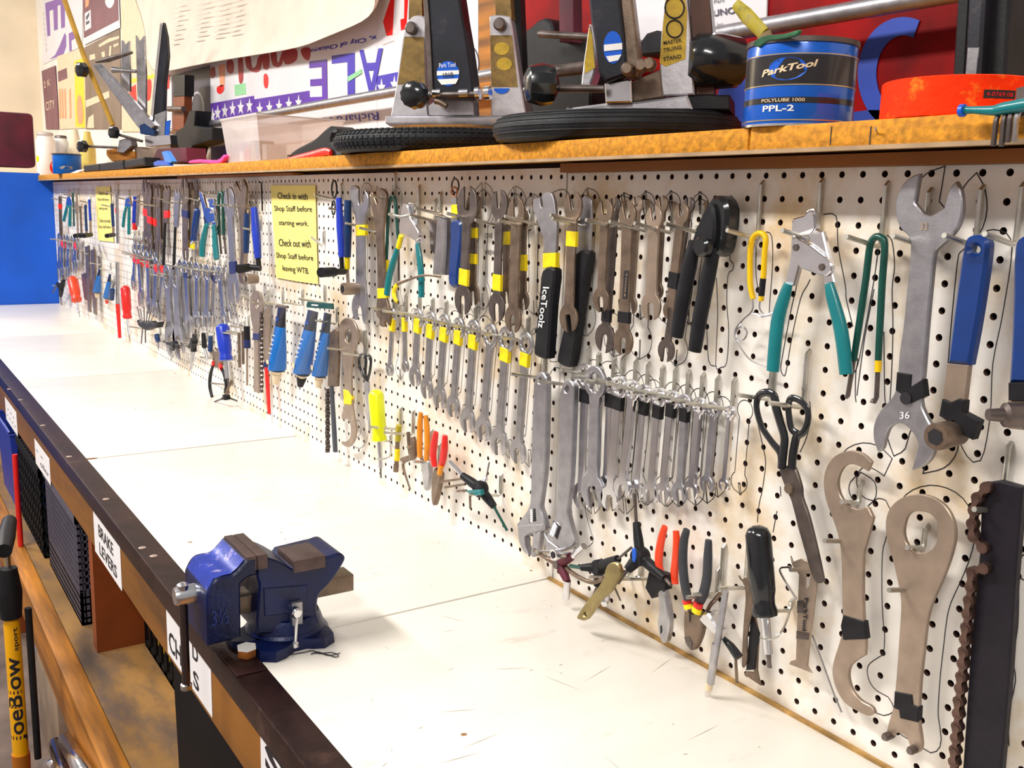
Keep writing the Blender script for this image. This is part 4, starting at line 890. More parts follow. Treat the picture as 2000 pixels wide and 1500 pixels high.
# wisps of steel wool beside the vise
P = [atZ(*KV(x, y), BZ + .0015) for x, y in [(1050, 1235), (1200, 1210), (1280, 1195), (1350, 1215), (1440, 1210), (1500, 1230), (1480, 1250), (1400, 1225), (1300, 1215), (1270, 1225), (1330, 1205), (1420, 1235), (1520, 1215)]]
o = from_geo('loose_thread', *tube_geo(smooth3(P, [.0006] * len(P), 4)[0], .0006, 5), INK); tag(o, 'loose dark thread lying on the worktop behind the vise', 'thread')

# ------------------------------------------------------------------ below the worktop
mat('crate_grey', (.085, .08, .115), .5, 0, .1, 10); mat('crate_black', (.006, .006, .007), .7, 0, .1, 10, spec=.15); mat('bin_blue', (.01, .03, .28), .45); mat('bin_lightblue', (.22, .30, .46), .5, 0, .1, 6); mat('card_brown', (.28, .20, .14), .8, 0, .15, 10); mat('bag_tan', (.20, .14, .10), .7, 0, .25, 20)
def crate(name, lo, hi, m, label, cols, rows, t=.006, solid=0., faces=('f', 'r', 'l', 'b')):
    """moulded crate: lattice faces of real bars"""
    x0, y0, z0 = lo; x1, y1, z1 = hi
    c = empty(name, ((x0 + x1) / 2, (y0 + y1) / 2, z0), label, 'crate')
    def lattice(nm, A, U, V_, N):
        g = G(); A = Vector(A); U = Vector(U); V_ = Vector(V_); N = Vector(N)
        def bar(u0, u1, v0, v1): g.add(*obox_geo(A + U * ((u0 + u1) / 2) + V_ * ((v0 + v1) / 2) + N * .5, U * ((u1 - u0) / 2), V_ * ((v1 - v0) / 2), N * .5))
        for i in range(cols + 1): f = i / cols; bar(max(0, f - .16 / cols), min(1, f + .16 / cols), 0, 1)
        for j in range(rows + 1): f = j / rows; bar(0, 1, max(0, f - .14 / rows), min(1, f + .14 / rows))
        if solid: bar(0, 1, 0, solid)
        o = g.obj(nm, m, c, False); o['kind'] = 'stuff'
    lattice('front_lattice', (x0, y0, z0), (x1 - x0, 0, 0), (0, 0, z1 - z0), (0, t, 0))
    lattice('side_lattice', (x1 - t, y0, z0), (0, y1 - y0, 0), (0, 0, z1 - z0), (t, 0, 0))
    lattice('side_lattice', (x0, y0, z0), (0, y1 - y0, 0), (0, 0, z1 - z0), (t, 0, 0))
    box('crate_floor', (x0, y0, z0), (x1, y1, z0 + t), m, c); box('rim', (x0 - .004, y0 - .004, z1 - .02), (x1 + .004, y0 + .004, z1), m, c); box('rim', (x1 - .004, y0 - .004, z1 - .02), (x1 + .004, y1, z1), m, c)
    return c
crate('milk_crate', (-1.48, -.50, LZ + .0005), (-1.05, -.20, LZ + .255), 'crate_grey', 'grey mesh crate standing next to the wooden divider', 30, 16, solid=.3)
crate('milk_crate', (-1.95, -.505, LZ + .0005), (-1.53, -.20, LZ + .24), 'crate_black', 'black milk crate next to the red rod', 11, 7)
crate('wire_crate', (-.885, -.405, LZ + .0005), (-.42, -.06, LZ + .20), 'crate_black', 'black wire crate at the back of the middle compartment', 11, 2, .005)
o = box('yellow_parts_box', (-.87, -.385, LZ + .007), (-.45, -.08, LZ + .18), YEL); tag(o, 'yellow box inside the black wire crate', 'box')
def tub(name, lo, hi, m, label, cat='bin', tp=.02):
    x0, y0, z0 = lo; x1, y1, z1 = hi; c = empty(name, ((x0 + x1) / 2, (y0 + y1) / 2, z0), label, cat)
    b0 = [Vector(v) for v in ((x0 + tp, y0 + tp, z0), (x1 - tp, y0 + tp, z0), (x1 - tp, y1 - tp, z0), (x0 + tp, y1 - tp, z0))]; b1 = [Vector(v) for v in ((x0, y0, z1), (x1, y0, z1), (x1, y1, z1), (x0, y1, z1))]
    ce = Vector(((x0 + x1) / 2, (y0 + y1) / 2, 0)); inn = lambda v: v + Vector((ce.x - v.x, ce.y - v.y, 0)).normalized() * .006
    V = b0 + b1 + [inn(v) for v in b1] + [inn(v) + Vector((0, 0, .006)) for v in b0]
    Fc = [(3, 2, 1, 0), (12, 13, 14, 15)]
    for k in range(4):
        j = (k + 1) % 4; Fc += [(k, j, 4 + j, 4 + k), (4 + k, 4 + j, 8 + j, 8 + k), (8 + k, 8 + j, 12 + j, 12 + k)]
    from_geo('body', V, Fc, m, c, False); from_geo('rim', *tube_geo(b1 + [b1[0]], .006, 8, cap=False), m, c)
    return c
tub('plastic_tub', (-.315, -.49, LZ + .0005), (.25, -.15, LZ + .245), 'crate_black', 'large black plastic tub below the vise', tp=.004)
tub('plastic_tub', (-2.325, -.52, LZ + .0005), (-1.98, -.2, LZ + .24), 'bin_blue', 'dark blue plastic tub behind the red rod', tp=.01)
lbt = tub('plastic_tub', (-2.29, -.50, .001), (-1.66, -.2, .38), 'bin_lightblue', 'pale blue plastic tub on the floor under the lower shelf', tp=.03)
for i, (x, y, l) in enumerate([(-2.18, -.38, 'tallest glossy black rubber part in the pale blue tub'), (-2.02, -.33, 'black rubber part between the two others in the pale blue tub'), (-1.84, -.39, 'black rubber part next to the end of the pale blue tub')]):
    o = from_geo('rubber_part', *lathe_geo((x, y, .2), (x + .015, y + .02, .40 - .015 * i), [(0, .03), (.5, .055), (.9, .05), (1, .015)], 14), BLACKG); tag(o, l, 'part', 'black parts in the pale blue tub')
a = atY(26, 846, -.545); b = atY(28, 990, -.545)
o = from_geo('red_rod', *tube_geo([(a.x, -.545, BZ - .12), (a.x, -.545, LZ + .002)], .007, 10), RED); tag(o, 'thin red rod standing between the blue tub and black crate', 'rod')
# floor pump
PXp, PYp = -1.45, -.655
pu = empty('floor_pump', (PXp, PYp, 0), 'yellow and black bicycle floor pump standing on the floor', 'pump')
pz = lambda py, Y=PYp: max(.0, atY(30, py, Y).z)
wA = atY(22, 1205, PYp); wB = atY(36, 1462, PYp)
PXp = wA.x; pu.location.x = PXp
PUY = mat('pump_yellow', (.90, .42, .0), .35, 0, .05, 10, coat=.3)
rP = 13 * mpp(28, 1300, -PYp)
top = Vector((PXp, PYp, wA.z)); bot = Vector((PXp, PYp, wB.z))
br_ = from_geo('barrel', *lathe_geo(bot, top, [(0, rP), (.95, rP), (1, rP * .9)], 28), PUY, pu)
fp = math.degrees(math.atan2(CAM.y - PYp, CAM.x - PXp))
def vert_text(body_, a_c, hw, z_top, z_bot, m, parent):
    V, Fc = text_geo(body_, .02, True); x0 = min(p.x for p in V); x1 = max(p.x for p in V); y0 = min(p.y for p in V); y1 = max(p.y for p in V); W = []
    for p in V:
        u = (p.x - x0) / (x1 - x0); v = (p.y - y0) / (y1 - y0) - .5; a = math.radians(a_c - hw * 2 * v); W.append((PXp + rP * 1.015 * math.cos(a), PYp + rP * 1.015 * math.sin(a), z_bot + (z_top - z_bot) * u))
    return from_geo('lettering', W, Fc, m, parent, False)
vert_text('JoeBlow', fp + 0, 72, wA.z - (wA.z - wB.z) * .26, wB.z + (wA.z - wB.z) * .13, INK, br_)
vert_text('sport', fp + 25, 20, wA.z - (wA.z - wB.z) * .06, wA.z - (wA.z - wB.z) * .22, INK, br_)
from_geo('side_tube', *tube_geo([bot + Vector((.02, .028, 0)), top + Vector((.02, .028, .02))], rP * .45, 12), BLACK, pu)
from_geo('collar', *lathe_geo(top, top + Vector((0, 0, .10)), [(0, rP * 1.3), (.5, rP * 1.55), (1, rP * 1.1)], 24), BLACK, pu)
from_geo('gauge_cap', *lathe_geo(top + Vector((-.01, -.02, .085)), top + Vector((-.03, -.05, .15)), [(0, rP * .9), (.8, rP), (1, rP * .8)], 20), YEL, pu)
from_geo('piston_rod', *tube_geo([top + Vector((0, 0, .08)), top + Vector((0, 0, .16))], .006, 10), CHROME, pu)
from_geo('handle', *tube_geo([top + Vector((-.12, .02, .155)), top + Vector((0, 0, .16)), top + Vector((.06, -.01, .155))], [.014, .017, .014], 12), BLACK, pu)
g = G()
g.add(*lathe_geo((PXp, PYp, 0.001), bot + Vector((0, 0, .01)), [(0, rP * 1.6), (.2, rP * 1.5), (.6, rP * 1.1), (1, rP * 1.15)], 24)); g.obj('base', mat('pump_base', (.42, .13, .01), .4), pu)
from_geo('foot_plate', *obox_geo((PXp, PYp, .008), Vector((.11, .08, 0)), Vector((-.025, .035, 0)), Vector((0, 0, .007))), 'pump_base', pu, False)
# loose things on the floor
for i, (p0, p1, r) in enumerate([((86, 1258), (165, 1500), .014), ((20, 1258), (30, 1330), .012)][:0]): pass
CH_ = [((108, 1452), (118, 1490), (.10)), ((128, 1446), (170, 1520), .14), ((84, 1492), (130, 1500), .09)]
for i, (p0, p1, h) in enumerate(CH_):
    A = atY(p0[0], p0[1], -.60 + .01 * i); B = atY(p1[0], p1[1], -.605 + .01 * i)
    d = (B - A).normalized(); e = A + d * .28
    if i < 2: e.z = max(e.z, .012) if e.z > .012 else .012
    g = from_geo('handlebar_tube', *tube_geo([A, A + (e - A) * .5, e], .0125 if i != 1 else .0145, 14, cap=False), CHROME); tag(g, ('short chrome handlebar tube leaning by the tub', 'thick chrome handlebar tube leaning against the lower rail', 'chrome handlebar tube lying nearly level')[i], 'tube', 'chrome tubes below the bench')
    md = g.modifiers.new('wall', 'SOLIDIFY'); md.thickness = .0015
o = box('cardboard_box', (-1.60, -.53, .001), (-1.28, -.25, .34), 'card_brown', None, .003); tag(o, 'brown cardboard box on the floor next to the pale blue tub', 'box')
o = box('tool_bag', (-1.60, -.535, .341), (-1.30, -.26, .415), 'bag_tan', None, .03); tag(o, 'crumpled tan bag lying on the cardboard box', 'bag')
o = box('red_case', (-.98, -.53, .001), (-.86, -.3, .30), RED, None, .004); tag(o, 'bright red case on the floor beside the bench leg', 'case')
# ------------------------------------------------------------------ tools on the pegboard
def panel_at(x):
    for (a, b), o in zip(xs, PEG):
        if a <= x <= b: return o
    return PEG[-1]
def marker(P, grow=.004, w=.001):
    """outline drawn on the board around a tool"""
    P = [tuple(p[:2]) for p in P]
    if area2(P) < 0: P = P[::-1]
    A = inset(P, -grow); B = inset(P, -grow - w); n = len(P)
    V = [(x, -.0003, z) for x, z in A] + [(x, -.0003, z) for x, z in B]
    cx = sum(p[0] for p in P) / n
    from_geo('marker_outline', V, [(i, (i + 1) % n, n + (i + 1) % n, n + i) for i in range(n)], INK, panel_at(cx), False)
def mline(pts, w=.0011, sm=3):
    P = crom(P2(pts, .0003), sm, False); V = []
    for i, p in enumerate(P):
        a = Vector(P[max(0, i - 1)]); b = Vector(P[min(len(P) - 1, i + 1)]); t = (b - a); t = t.normalized() if t.length > 1e-9 else Vector((0, 1)); n = Vector((-t.y, t.x)) * w / 2
        V += [(p[0] + n.x, -.0003, p[1] + n.y), (p[0] - n.x, -.0003, p[1] - n.y)]
    from_geo('marker_outline', V, [(2 * i, 2 * i + 1, 2 * i + 3, 2 * i + 2) for i in range(len(P) - 1)], INK, panel_at(P[0][0]), False)
HOOKS = []
def hook(px, py, what, L=.05, rise=.034, ang=10, r=.0026, off=.0):
    """zinc peg hook: plug in a hole, rod down the board, peg standing out"""
    b = wp(px, py, .0035); a = math.radians(ang)
    P = [b + Vector((0, .009, rise + .001)), b + Vector((0, .003, rise + .002)), b + Vector((0, -.0003, rise - .001)), b + Vector((0, 0, rise * .5)), b + Vector((0, 0, .003)), b + Vector((0, -.0035, .0)), b + Vector((0, -L * math.cos(a), L * math.sin(a)))]
    o = from_geo('peg_hook', *tube_geo(P, r, 8), ZINC); tag(o, 'empty zinc peg hook ' + what[7:].replace(' on it', '').strip(' ,') if what.startswith('nothing') else 'zinc peg hook holding ' + what, 'hook', 'zinc hooks in the pegboard'); HOOKS.append(o); return o
def wx(px, py, wpx, off): # horizontal pixel width -> metres on the plane
    return abs(loc(px + wpx / 2, py, off).x - loc(px - wpx / 2, py, off).x)
def axis2(a, b, off):
    A = loc(*a, off); B = loc(*b, off); A = Vector((A.x, A.z)); B = Vector((B.x, B.z)); d = (B - A); L = d.length; d.normalize(); n = Vector((-d.y, d.x)); return A, B, d, n, L
def arc(c, r, a0, a1, n, d, nn): return [c + (d * math.cos(a0 + (a1 - a0) * i / n) + nn * math.sin(a0 + (a1 - a0) * i / n)) * r for i in range(n + 1)]
def open_head(c, R, h, hs, phi, d, n, depth=.25, k=7):
    """points round an open jaw: from the +n side of the shaft to the -n side"""
    e = math.pi - math.asin(min(.95, h / R)); dl = math.asin(min(.9, hs / R)); P = arc(c, R, e, phi + dl, k, d, n)
    dd = d * math.cos(phi) + n * math.sin(phi); nn = n * math.cos(phi) - d * math.sin(phi)
    P += [c + nn * hs + dd * (-depth * R * .3), c + nn * hs * .7 - dd * depth * R, c - nn * hs * .7 - dd * depth * R, c - nn * hs + dd * (-depth * R * .3)]
    P += arc(c, R, phi - dl, -e, k, d, n); return P
def band_on(A, d, n, t, w, ln, off, th, m, parent, name='tape_band'):
    c = A + d * t; P = [c + n * w / 2 - d * ln / 2, c - n * w / 2 - d * ln / 2, c - n * w / 2 + d * ln / 2, c + n * w / 2 + d * ln / 2]
    V, Fc = plate_geo([tuple(p) for p in P], [], -off - .0009, th + .0018, .0006); return from_geo(name, [XF @ v for v in V], Fc, m, parent)
def comb_wrench(ring, jaw, wpx, off, m, label, group, tape=None, th=.0055, ol=True, kr=1.0, kj=1.12, phi=.26, name='combination_wrench'):
    A, B, d, n, L = axis2(ring, jaw, off); mid = ((ring[0] + jaw[0]) / 2, (ring[1] + jaw[1]) / 2); w = wx(*mid, wpx, off); R = w * kr; Rj = w * kj; h = w / 2
    e = math.asin(min(.95, h / R))
    P = arc(A, R, e + .0, 2 * math.pi - e, 22, d, n)          # round the ring from +n side to -n side
    P = P + [A + d * (R * 1.5) - n * h * .86, A + d * (L * .5) - n * h * .95, B - d * (Rj * 1.7) - n * h * .9] + open_head(B, Rj, h, w * .44, phi, d, n)[::-1] + [B - d * (Rj * 1.7) + n * h * .9, A + d * (L * .5) + n * h * .95, A + d * (R * 1.5) + n * h * .86]
    hole = []
    for i in range(24): r = R * (.64 if i % 2 else .56); a = i * math.pi / 12; hole.append(A + (d * math.cos(a) + n * math.sin(a)) * r)
    V, Fc = plate_geo([tuple(p) for p in P], [[tuple(p) for p in hole]], -off, th, .0011)
    o = from_geo(name, [XF @ v for v in V], Fc, m); tag(o, label, 'wrench', group)
    if tape:
        (tpx, tpy), tl, tm = tape; q = loc(tpx, tpy, off); t = (Vector((q.x, q.z)) - A).dot(d); tl_ = abs(loc(tpx, tpy - tl / 2, off).z - loc(tpx, tpy + tl / 2, off).z)
        band_on(A, d, n, t, w * 1.14, tl_, off, th, tm, o)
    if ol: marker([tuple(p) for p in P])
    return o
def dbl_wrench(a, b, wpx, r1, r2, off, m, label, group, phi1=0., phi2=0., tape=(), th=.003, ol=True, s1=.29, s2=.29, name='cone_wrench', hole=None):
    """flat double-ended open wrench; r1 r2 = head half-widths in pixels"""
    A, B, d, n, L = axis2(a, b, off); w = wx((a[0] + b[0]) / 2, (a[1] + b[1]) / 2, wpx, off); h = w / 2; R1 = wx(*a, 2 * r1, off) / 2; R2 = wx(*b, 2 * r2, off) / 2
    R1 = max(R1, h * 1.06); R2 = max(R2, h * 1.06)
    P = open_head(A, R1, h, R1 * s1, phi1, -d, -n)[::1]   # from its +(-n) side
    Q = open_head(B, R2, h, R2 * s2, phi2, d, n)
    # head A runs -n -> +n around the top when reversed; shaft +n side down; head B +n -> -n; shaft -n side up
    P = P + [A + d * (R1 * 1.5) + n * h, A + d * (L * .5) + n * h * .93, B - d * (R2 * 1.5) + n * h] + Q + [B - d * (R2 * 1.5) - n * h, A + d * (L * .5) - n * h * .93, A + d * (R1 * 1.5) - n * h]
    V, Fc = plate_geo([tuple(p) for p in P], [], -off, th, .0005)
    o = from_geo(name, [XF @ v for v in V], Fc, m); tag(o, label, 'wrench', group)
    for (tpx, tpy), tl, tm in tape:
        q = loc(tpx, tpy, off); t = (Vector((q.x, q.z)) - A).dot(d); tl_ = abs(loc(tpx, tpy - tl / 2, off).z - loc(tpx, tpy + tl / 2, off).z); band_on(A, d, n, t, w * 1.12, tl_, off, th, tm, o)
    if ol: marker([tuple(p) for p in P])
    return o
def wedge_outline(pxs, off, sm=4): marker(crom(P2(pxs, off), sm))
ORD = ['first', 'second', 'third', 'fourth', 'fifth', 'sixth', 'seventh', 'eighth', 'ninth', 'tenth', 'eleventh', 'twelfth', 'thirteenth', 'fourteenth', 'fifteenth', 'sixteenth', 'seventeenth']

# ---- black-taped combination wrenches
KA = crop(1000, 680, 4.348)
rings = [(615, 245), (695, 290), (825, 335), (900, 330), (1010, 360), (1115, 390), (1235, 420), (1345, 440), (1455, 470), (1575, 495), (1700, 525), (1840, 545)]
jaws = [(585, 1260), (675, 1215), (790, 1180), (820, 1280), (925, 1190), (1045, 1215), (1165, 1230), (1270, 1235), (1410, 1225), (1510, 1210), (1645, 1155), (1790, 1160)]
wid = [70, 88, 58, 66, 62, 56, 60, 58, 58, 56, 52, 40]
tapes = {0: (640, 415), 2: (840, 450), 3: (920, 480), 5: (1135, 520), 6: (1240, 545), 7: (1350, 535), 8: (1440, 565)}
for i in range(12):
    tp_ = (KA(*tapes[i]), 27, TAPEB) if i in tapes else None
    lab = f'{ORD[i]} chrome combination wrench from the tall adjustable wrenches' + (', black tape below its ring' if tp_ else ', no tape')
    offw = .027 if i not in (0, 2, 5, 10) else .018
    comb_wrench(KA(*rings[i]), KA(*jaws[i]), wid[i] / 4.348, offw, CHROME if i not in (1, 8, 10) else SATIN, lab, 'chrome wrenches in the black-taped row', tp_)
    hook(*KA(rings[i][0] + 28, rings[i][1] - 30), f'the {ORD[i]} black-taped-row wrench', .048)
# ---- yellow-taped combination wrenches
KB = crop(740, 580, 3.947)
rings = [(98, 135), (187, 155), (292, 165), (392, 190), (497, 215), (607, 240), (722, 265), (852, 300), (972, 330), (1125, 360)]
jaws = [(75, 560), (195, 535), (268, 612), (360, 705), (458, 775), (563, 845), (675, 955), (795, 1015), (915, 1120), (1062, 1195)]
wid = [22, 20, 36, 38, 42, 42, 48, 50, 56, 52]
tapes = [(102, 215), (189, 215), (298, 230), (394, 270), (508, 300), (612, 320), (730, 355), None, (985, 455), (1135, 490)]
for i in range(10):
    tp_ = (KB(*tapes[i]), 27, TAPEY) if tapes[i] else None
    lab = f'{ORD[9 - i]} combination wrench from the tall adjustable wrenches in the yellow-taped row' + ('' if tp_ else ', bare of tape')
    comb_wrench(KB(*rings[i]), KB(*jaws[i]), wid[i] / 3.947, .024, STEEL, lab, 'wrenches in the yellow-taped row', tp_, th=.005)
    hook(*KB(rings[i][0] + 18, rings[i][1] - 22), f'the {ORD[9 - i]} yellow-taped-row wrench', .048)
# ---- two adjustable wrenches
def adj(K1, pts, jaw, worm, ringc, ringr, label, off, kh):
    hole = [K1(ringc[0] + ringr * .55 * math.cos(i * .3927), ringc[1] + ringr * .95 * math.sin(i * .3927)) for i in range(16)]
    o = plate('adjustable_wrench', kk(K1, pts), off, .009, SATIN, None, [hole], 3, .0015); tag(o, label, 'wrench', 'two tall adjustable wrenches')
    plate('moving_jaw', kk(K1, jaw), off + .001, .011, SATIN, o, sm=0, ch=.001)
    wv = kk(K1, worm); plate('worm_window', wv, off + .0004, .002, INK, o, sm=0, ch=0)
    c = [sum(p[i] for p in wv) / 4 for i in (0, 1)]; a0 = ((wv[0][0] + wv[1][0]) / 2, (wv[0][1] + wv[1][1]) / 2); a1 = ((wv[2][0] + wv[3][0]) / 2, (wv[2][1] + wv[3][1]) / 2)
    A = wp(*a0, off - .001); B = wp(*a1, off - .001); rr = (wp(*wv[0], off) - wp(*wv[1], off)).length * .36
    from_geo('worm_screw', *tube_geo([A + (B - A) * (i / 12) for i in range(13)], [rr if i % 2 else rr * .75 for i in range(13)], 12), CHROME, o)
    marker(crom(P2(kk(K1, pts), off), 3)); hook(*kh, label, .06)
    return o
KC = crop(850, 880, 4.4125); K0 = lambda x, y: KC((x - 850) * 4.4125, (y - 880) * 4.4125)
ident = lambda x, y: (x, y)
adj(ident, [(1041, 770), (1043, 745), (1049, 730), (1058, 727), (1065, 736), (1067, 755), (1064, 900), (1057, 965), (1054, 990), (1060, 1008), (1064, 1030), (1058, 1038), (1044, 1042), (1054, 1040), (1048, 1082), (1036, 1085), (1040, 1044), (1026, 1047), (1018, 1030), (1008, 1026), (1016, 1015), (1031, 993), (1036, 965), (1037, 900)],
    [(1010, 1027), (1060, 1024), (1059, 1036), (1040, 1040), (1030, 1043), (1024, 1049), (1025, 1066), (1032, 1085), (1022, 1078), (1013, 1058)], [(1036, 995), (1045, 993), (1047, 1018), (1033, 1021)], (1053.5, 743), 7, 'tall adjustable wrench hanging next to the yellow-taped row', .03, (1062, 738))
adj(ident, [(1092, 785), (1095, 762), (1101, 747), (1111, 742), (1119, 752), (1120, 775), (1114, 930), (1107, 990), (1110, 1015), (1118, 1045), (1122, 1062), (1105, 1075), (1100, 1078), (1086, 1066), (1076, 1072), (1068, 1080), (1066, 1050), (1080, 1015), (1086, 990), (1089, 930)],
    [(1062, 1040), (1070, 1056), (1104, 1080), (1096, 1090), (1076, 1084), (1064, 1066)], [(1081, 1017), (1096, 1030), (1088, 1054), (1075, 1034)], (1106, 760), 8, 'tall adjustable wrench hanging next to the black-taped row', .03, (1116, 752))

# ---- upper row, right part
KD = crop(1000, 340, 3.947)
pw = plate('pedal_wrench', kk(KD, [(162, 192, 1), (212, 180, 1), (216, 235), (228, 262), (238, 235), (228, 175), (245, 145), (268, 138), (308, 160), (328, 250), (336, 350), (342, 450), (334, 610, 1), (236, 610, 1), (246, 530), (214, 420), (184, 340), (162, 270)]), .030, .005, SATIN, None, sm=3); tag(pw, 'pedal wrench with black lettered grip and yellow tape', 'wrench')
plate('tape_band', kk(KD, [(236, 612), (336, 606), (334, 720), (234, 728)]), .031, .007, TAPEY, pw, sm=0); gp = plate('grip', kk(KD, [(228, 745), (322, 738), (300, 1000), (275, 1380), (262, 1422), (235, 1425), (180, 1402), (164, 1368), (180, 1200), (205, 950)]), .034, .014, BLACK, pw, sm=3, ch=.003)
a, b, c = wp(*KD(262, 870), .0345), wp(*KD(222, 1180), .0345), wp(*KD(300, 872), .0345)
text('lettering', 'IceToolz', a + (c - a) * -.55, (b - a) * 1.02, (c - a) * 1.25, WHITE, gp, .012)
marker(crom(P2(kk(KD, [(162, 192), (268, 138), (328, 250), (342, 450), (322, 738), (275, 1380), (235, 1425), (164, 1368), (228, 745), (184, 340)]), .03), 3)); hook(*KD(200, 385), 'the lettered pedal wrench', .06)
p2 = plate('pedal_wrench', kk(KD, [(540, 190), (565, 160), (600, 190), (612, 250), (592, 610, 1), (490, 610, 1), (505, 420), (530, 300)]), .016, .004, SATIN, None, sm=3); tag(p2, 'black gripped pedal wrench behind the yellow-taped cone wrench', 'wrench')
plate('grip', kk(KD, [(486, 610), (590, 606), (560, 800), (500, 1200), (462, 1450), (432, 1490), (355, 1462), (345, 1400), (400, 1150), (460, 800)]), .022, .012, BLACK, p2, sm=3, ch=.003); hook(*KD(560, 380), 'the plain black pedal wrench', .06)
G1 = 'flat cone wrenches in the upper row'
dbl_wrench(KD(466, 250), KD(430, 1110), 68 / 3.947, 68 / 3.947, 68 / 3.947, .030, BRONZE, 'flat cone wrench with yellow tape hanging over the black pedal wrench', G1, .3, .25, [(KD(455, 500), 30, TAPEY)])
dbl_wrench(KD(712, 290), KD(680, 970), 60 / 3.947, 60 / 3.947, 62 / 3.947, .032, BRONZE, 'bare brown cone wrench hanging over the black-ended one', G1, .25, .2)
dbl_wrench(KD(780, 260), KD(710, 1265), 58 / 3.947, 52 / 3.947, 74 / 3.947, .020, DARKST, 'dark cone wrench with black taped neck and black lower jaw', G1, .2, -.1, [(KD(718, 1090), 24, TAPEB)])
cw = dbl_wrench(KD(885, 320), KD(852, 1290), 78 / 3.947, 66 / 3.947, 72 / 3.947, .030, BRONZE, 'brown cone wrench with dark inlay and black tape above its lower jaw', G1, .35, .0, [(KD(865, 1105), 22, TAPEB)])
plate('inlay', kk(KD, [(862, 745), (898, 742), (885, 960), (850, 962)]), .0306, .0005, INK, cw, sm=0, ch=0); textpx('lettering', 'TOOLS', KD(882, 760), KD(866, 945), KD(893, 760), .0312, MATS['edge_strip'], cw)
dbl_wrench(KD(955, 235), KD(905, 1010), 58 / 3.947, 45 / 3.947, 50 / 3.947, .018, PLATE, 'thin cone wrench behind the inlaid cone wrench', G1, .2, .2)
dbl_wrench(KD(1090, 335), KD(1065, 1020), 82 / 3.947, 62 / 3.947, 74 / 3.947, .030, PLATE, 'pale brown cone wrench without tape between two taped ones', G1, .25, .1)
dbl_wrench(KD(1150, 235), KD(1110, 900), 56 / 3.947, 46 / 3.947, 46 / 3.947, .018, BRONZE, 'narrow cone wrench half hidden behind the pale brown one', G1, .2, .2)
dbl_wrench(KD(1300, 305), KD(1212, 1050), 66 / 3.947, 58 / 3.947, 52 / 3.947, .032, BRONZE, 'cone wrench with broad black tape beside the black cutter', G1, .2, .2, [(KD(1242, 820), 32, TAPEB)])
dbl_wrench(KD(1355, 240), KD(1182, 1360), 50 / 3.947, 44 / 3.947, 62 / 3.947, .020, DARKST, 'long dark cone wrench behind the broad-taped one', G1, .2, .05)
for x, y, w_ in ((495, 395, 'the yellow-taped cone wrench'), (760, 410, 'two brown cone wrenches'), (945, 425, 'the inlaid cone wrench'), (1140, 440, 'the pale brown cone wrench'), (1380, 445, 'the broad-taped cone wrench')): hook(*KD(x + 90, y + 12), w_, .062)
# black cable cutter
bc_ = empty('cable_cutter', wp(1380, 530, .02), 'all black heavy cable cutter with long grips', 'cutter')
plate('head', kk(KD, [(1450, 330), (1500, 230), (1530, 185), (1560, 168), (1602, 170), (1645, 225), (1658, 310), (1645, 450), (1610, 600), (1540, 640), (1440, 600), (1400, 480)]), .038, .02, BLACKG, bc_, sm=3, ch=.004)
plate('lever', kk(KD, [(1500, 230), (1545, 260), (1560, 420), (1530, 560), (1430, 620), (1370, 560), (1420, 400)]), .045, .012, DARKST if 0 else BLACK, bc_, sm=3, ch=.003)
ptube('grip', kk(KD, [(1410, 520), (1370, 700), (1310, 1000), (1270, 1255)]), .035, [13, 17, 17, 14], BLACK, bc_, 4, 12, .75); ptube('grip', kk(KD, [(1560, 560), (1510, 800), (1450, 1100), (1408, 1365)]), .035, [14, 17, 17, 15], BLACK, bc_, 4, 12, .75)
a = wp(*KD(1462, 560), .05); from_geo('pivot', *lathe_geo(a + Vector((0, .006, 0)), a + Vector((0, -.004, 0)), [(0, .012), (.7, .012), (1, .009)], 18), BLACKG, bc_)
mline(kk(KD, [(1650, 380), (1680, 560), (1680, 660), (1705, 690), (1700, 740), (1665, 780), (1655, 1000), (1670, 1200), (1655, 1450), (1610, 1490), (1570, 1470), (1585, 1100), (1575, 800)])); mline(kk(KD, [(1500, 1150), (1515, 1440), (1570, 1480)]))
hook(*KD(1600, 460), 'the black cable cutter', .04)

# ---- right hand group
KR = crop(1400, 360, 3.126); KS = crop(1640, 320, 2.419); KT = crop(1580, 860, 2.343)
sp_ = empty('brake_spring_tool', wp(1478, 500, .02), 'yellow sleeved spring wire tool with chrome coil', 'spring tool')
ptube('sleeve', kk(KR, [(222, 700), (204, 600), (205, 400), (222, 325), (262, 297), (298, 325), (292, 420), (285, 560), (270, 712)]), .022, 5.6, YEL, sp_, 4)
ptube('tape_band', kk(KR, [(283, 575), (272, 680)]), .0225, 6.2, TAPEB, sp_, 0)
ptube('wire', kk(KR, [(220, 690), (218, 770), (160, 830), (115, 890), (120, 950), (165, 950), (185, 905), (160, 870), (125, 890), (118, 940), (160, 1020), (215, 1080), (300, 1115)]), .02, 1.9, CHROME, sp_, 4, 8); ptube('wire', kk(KR, [(268, 700), (262, 760), (300, 800), (345, 795)]), .02, 1.9, CHROME, sp_, 4, 8); ptube('wire', kk(KR, [(215, 790), (250, 795), (280, 805), (350, 785)]), .022, 3, CHROME, sp_, 3, 8)
mline(kk(KR, [(300, 290), (335, 320), (340, 500), (320, 780), (350, 785)])); mline(kk(KR, [(240, 380), (240, 560), (262, 700)])); hook(*KR(250, 330), 'the yellow spring tool', .05, .06)
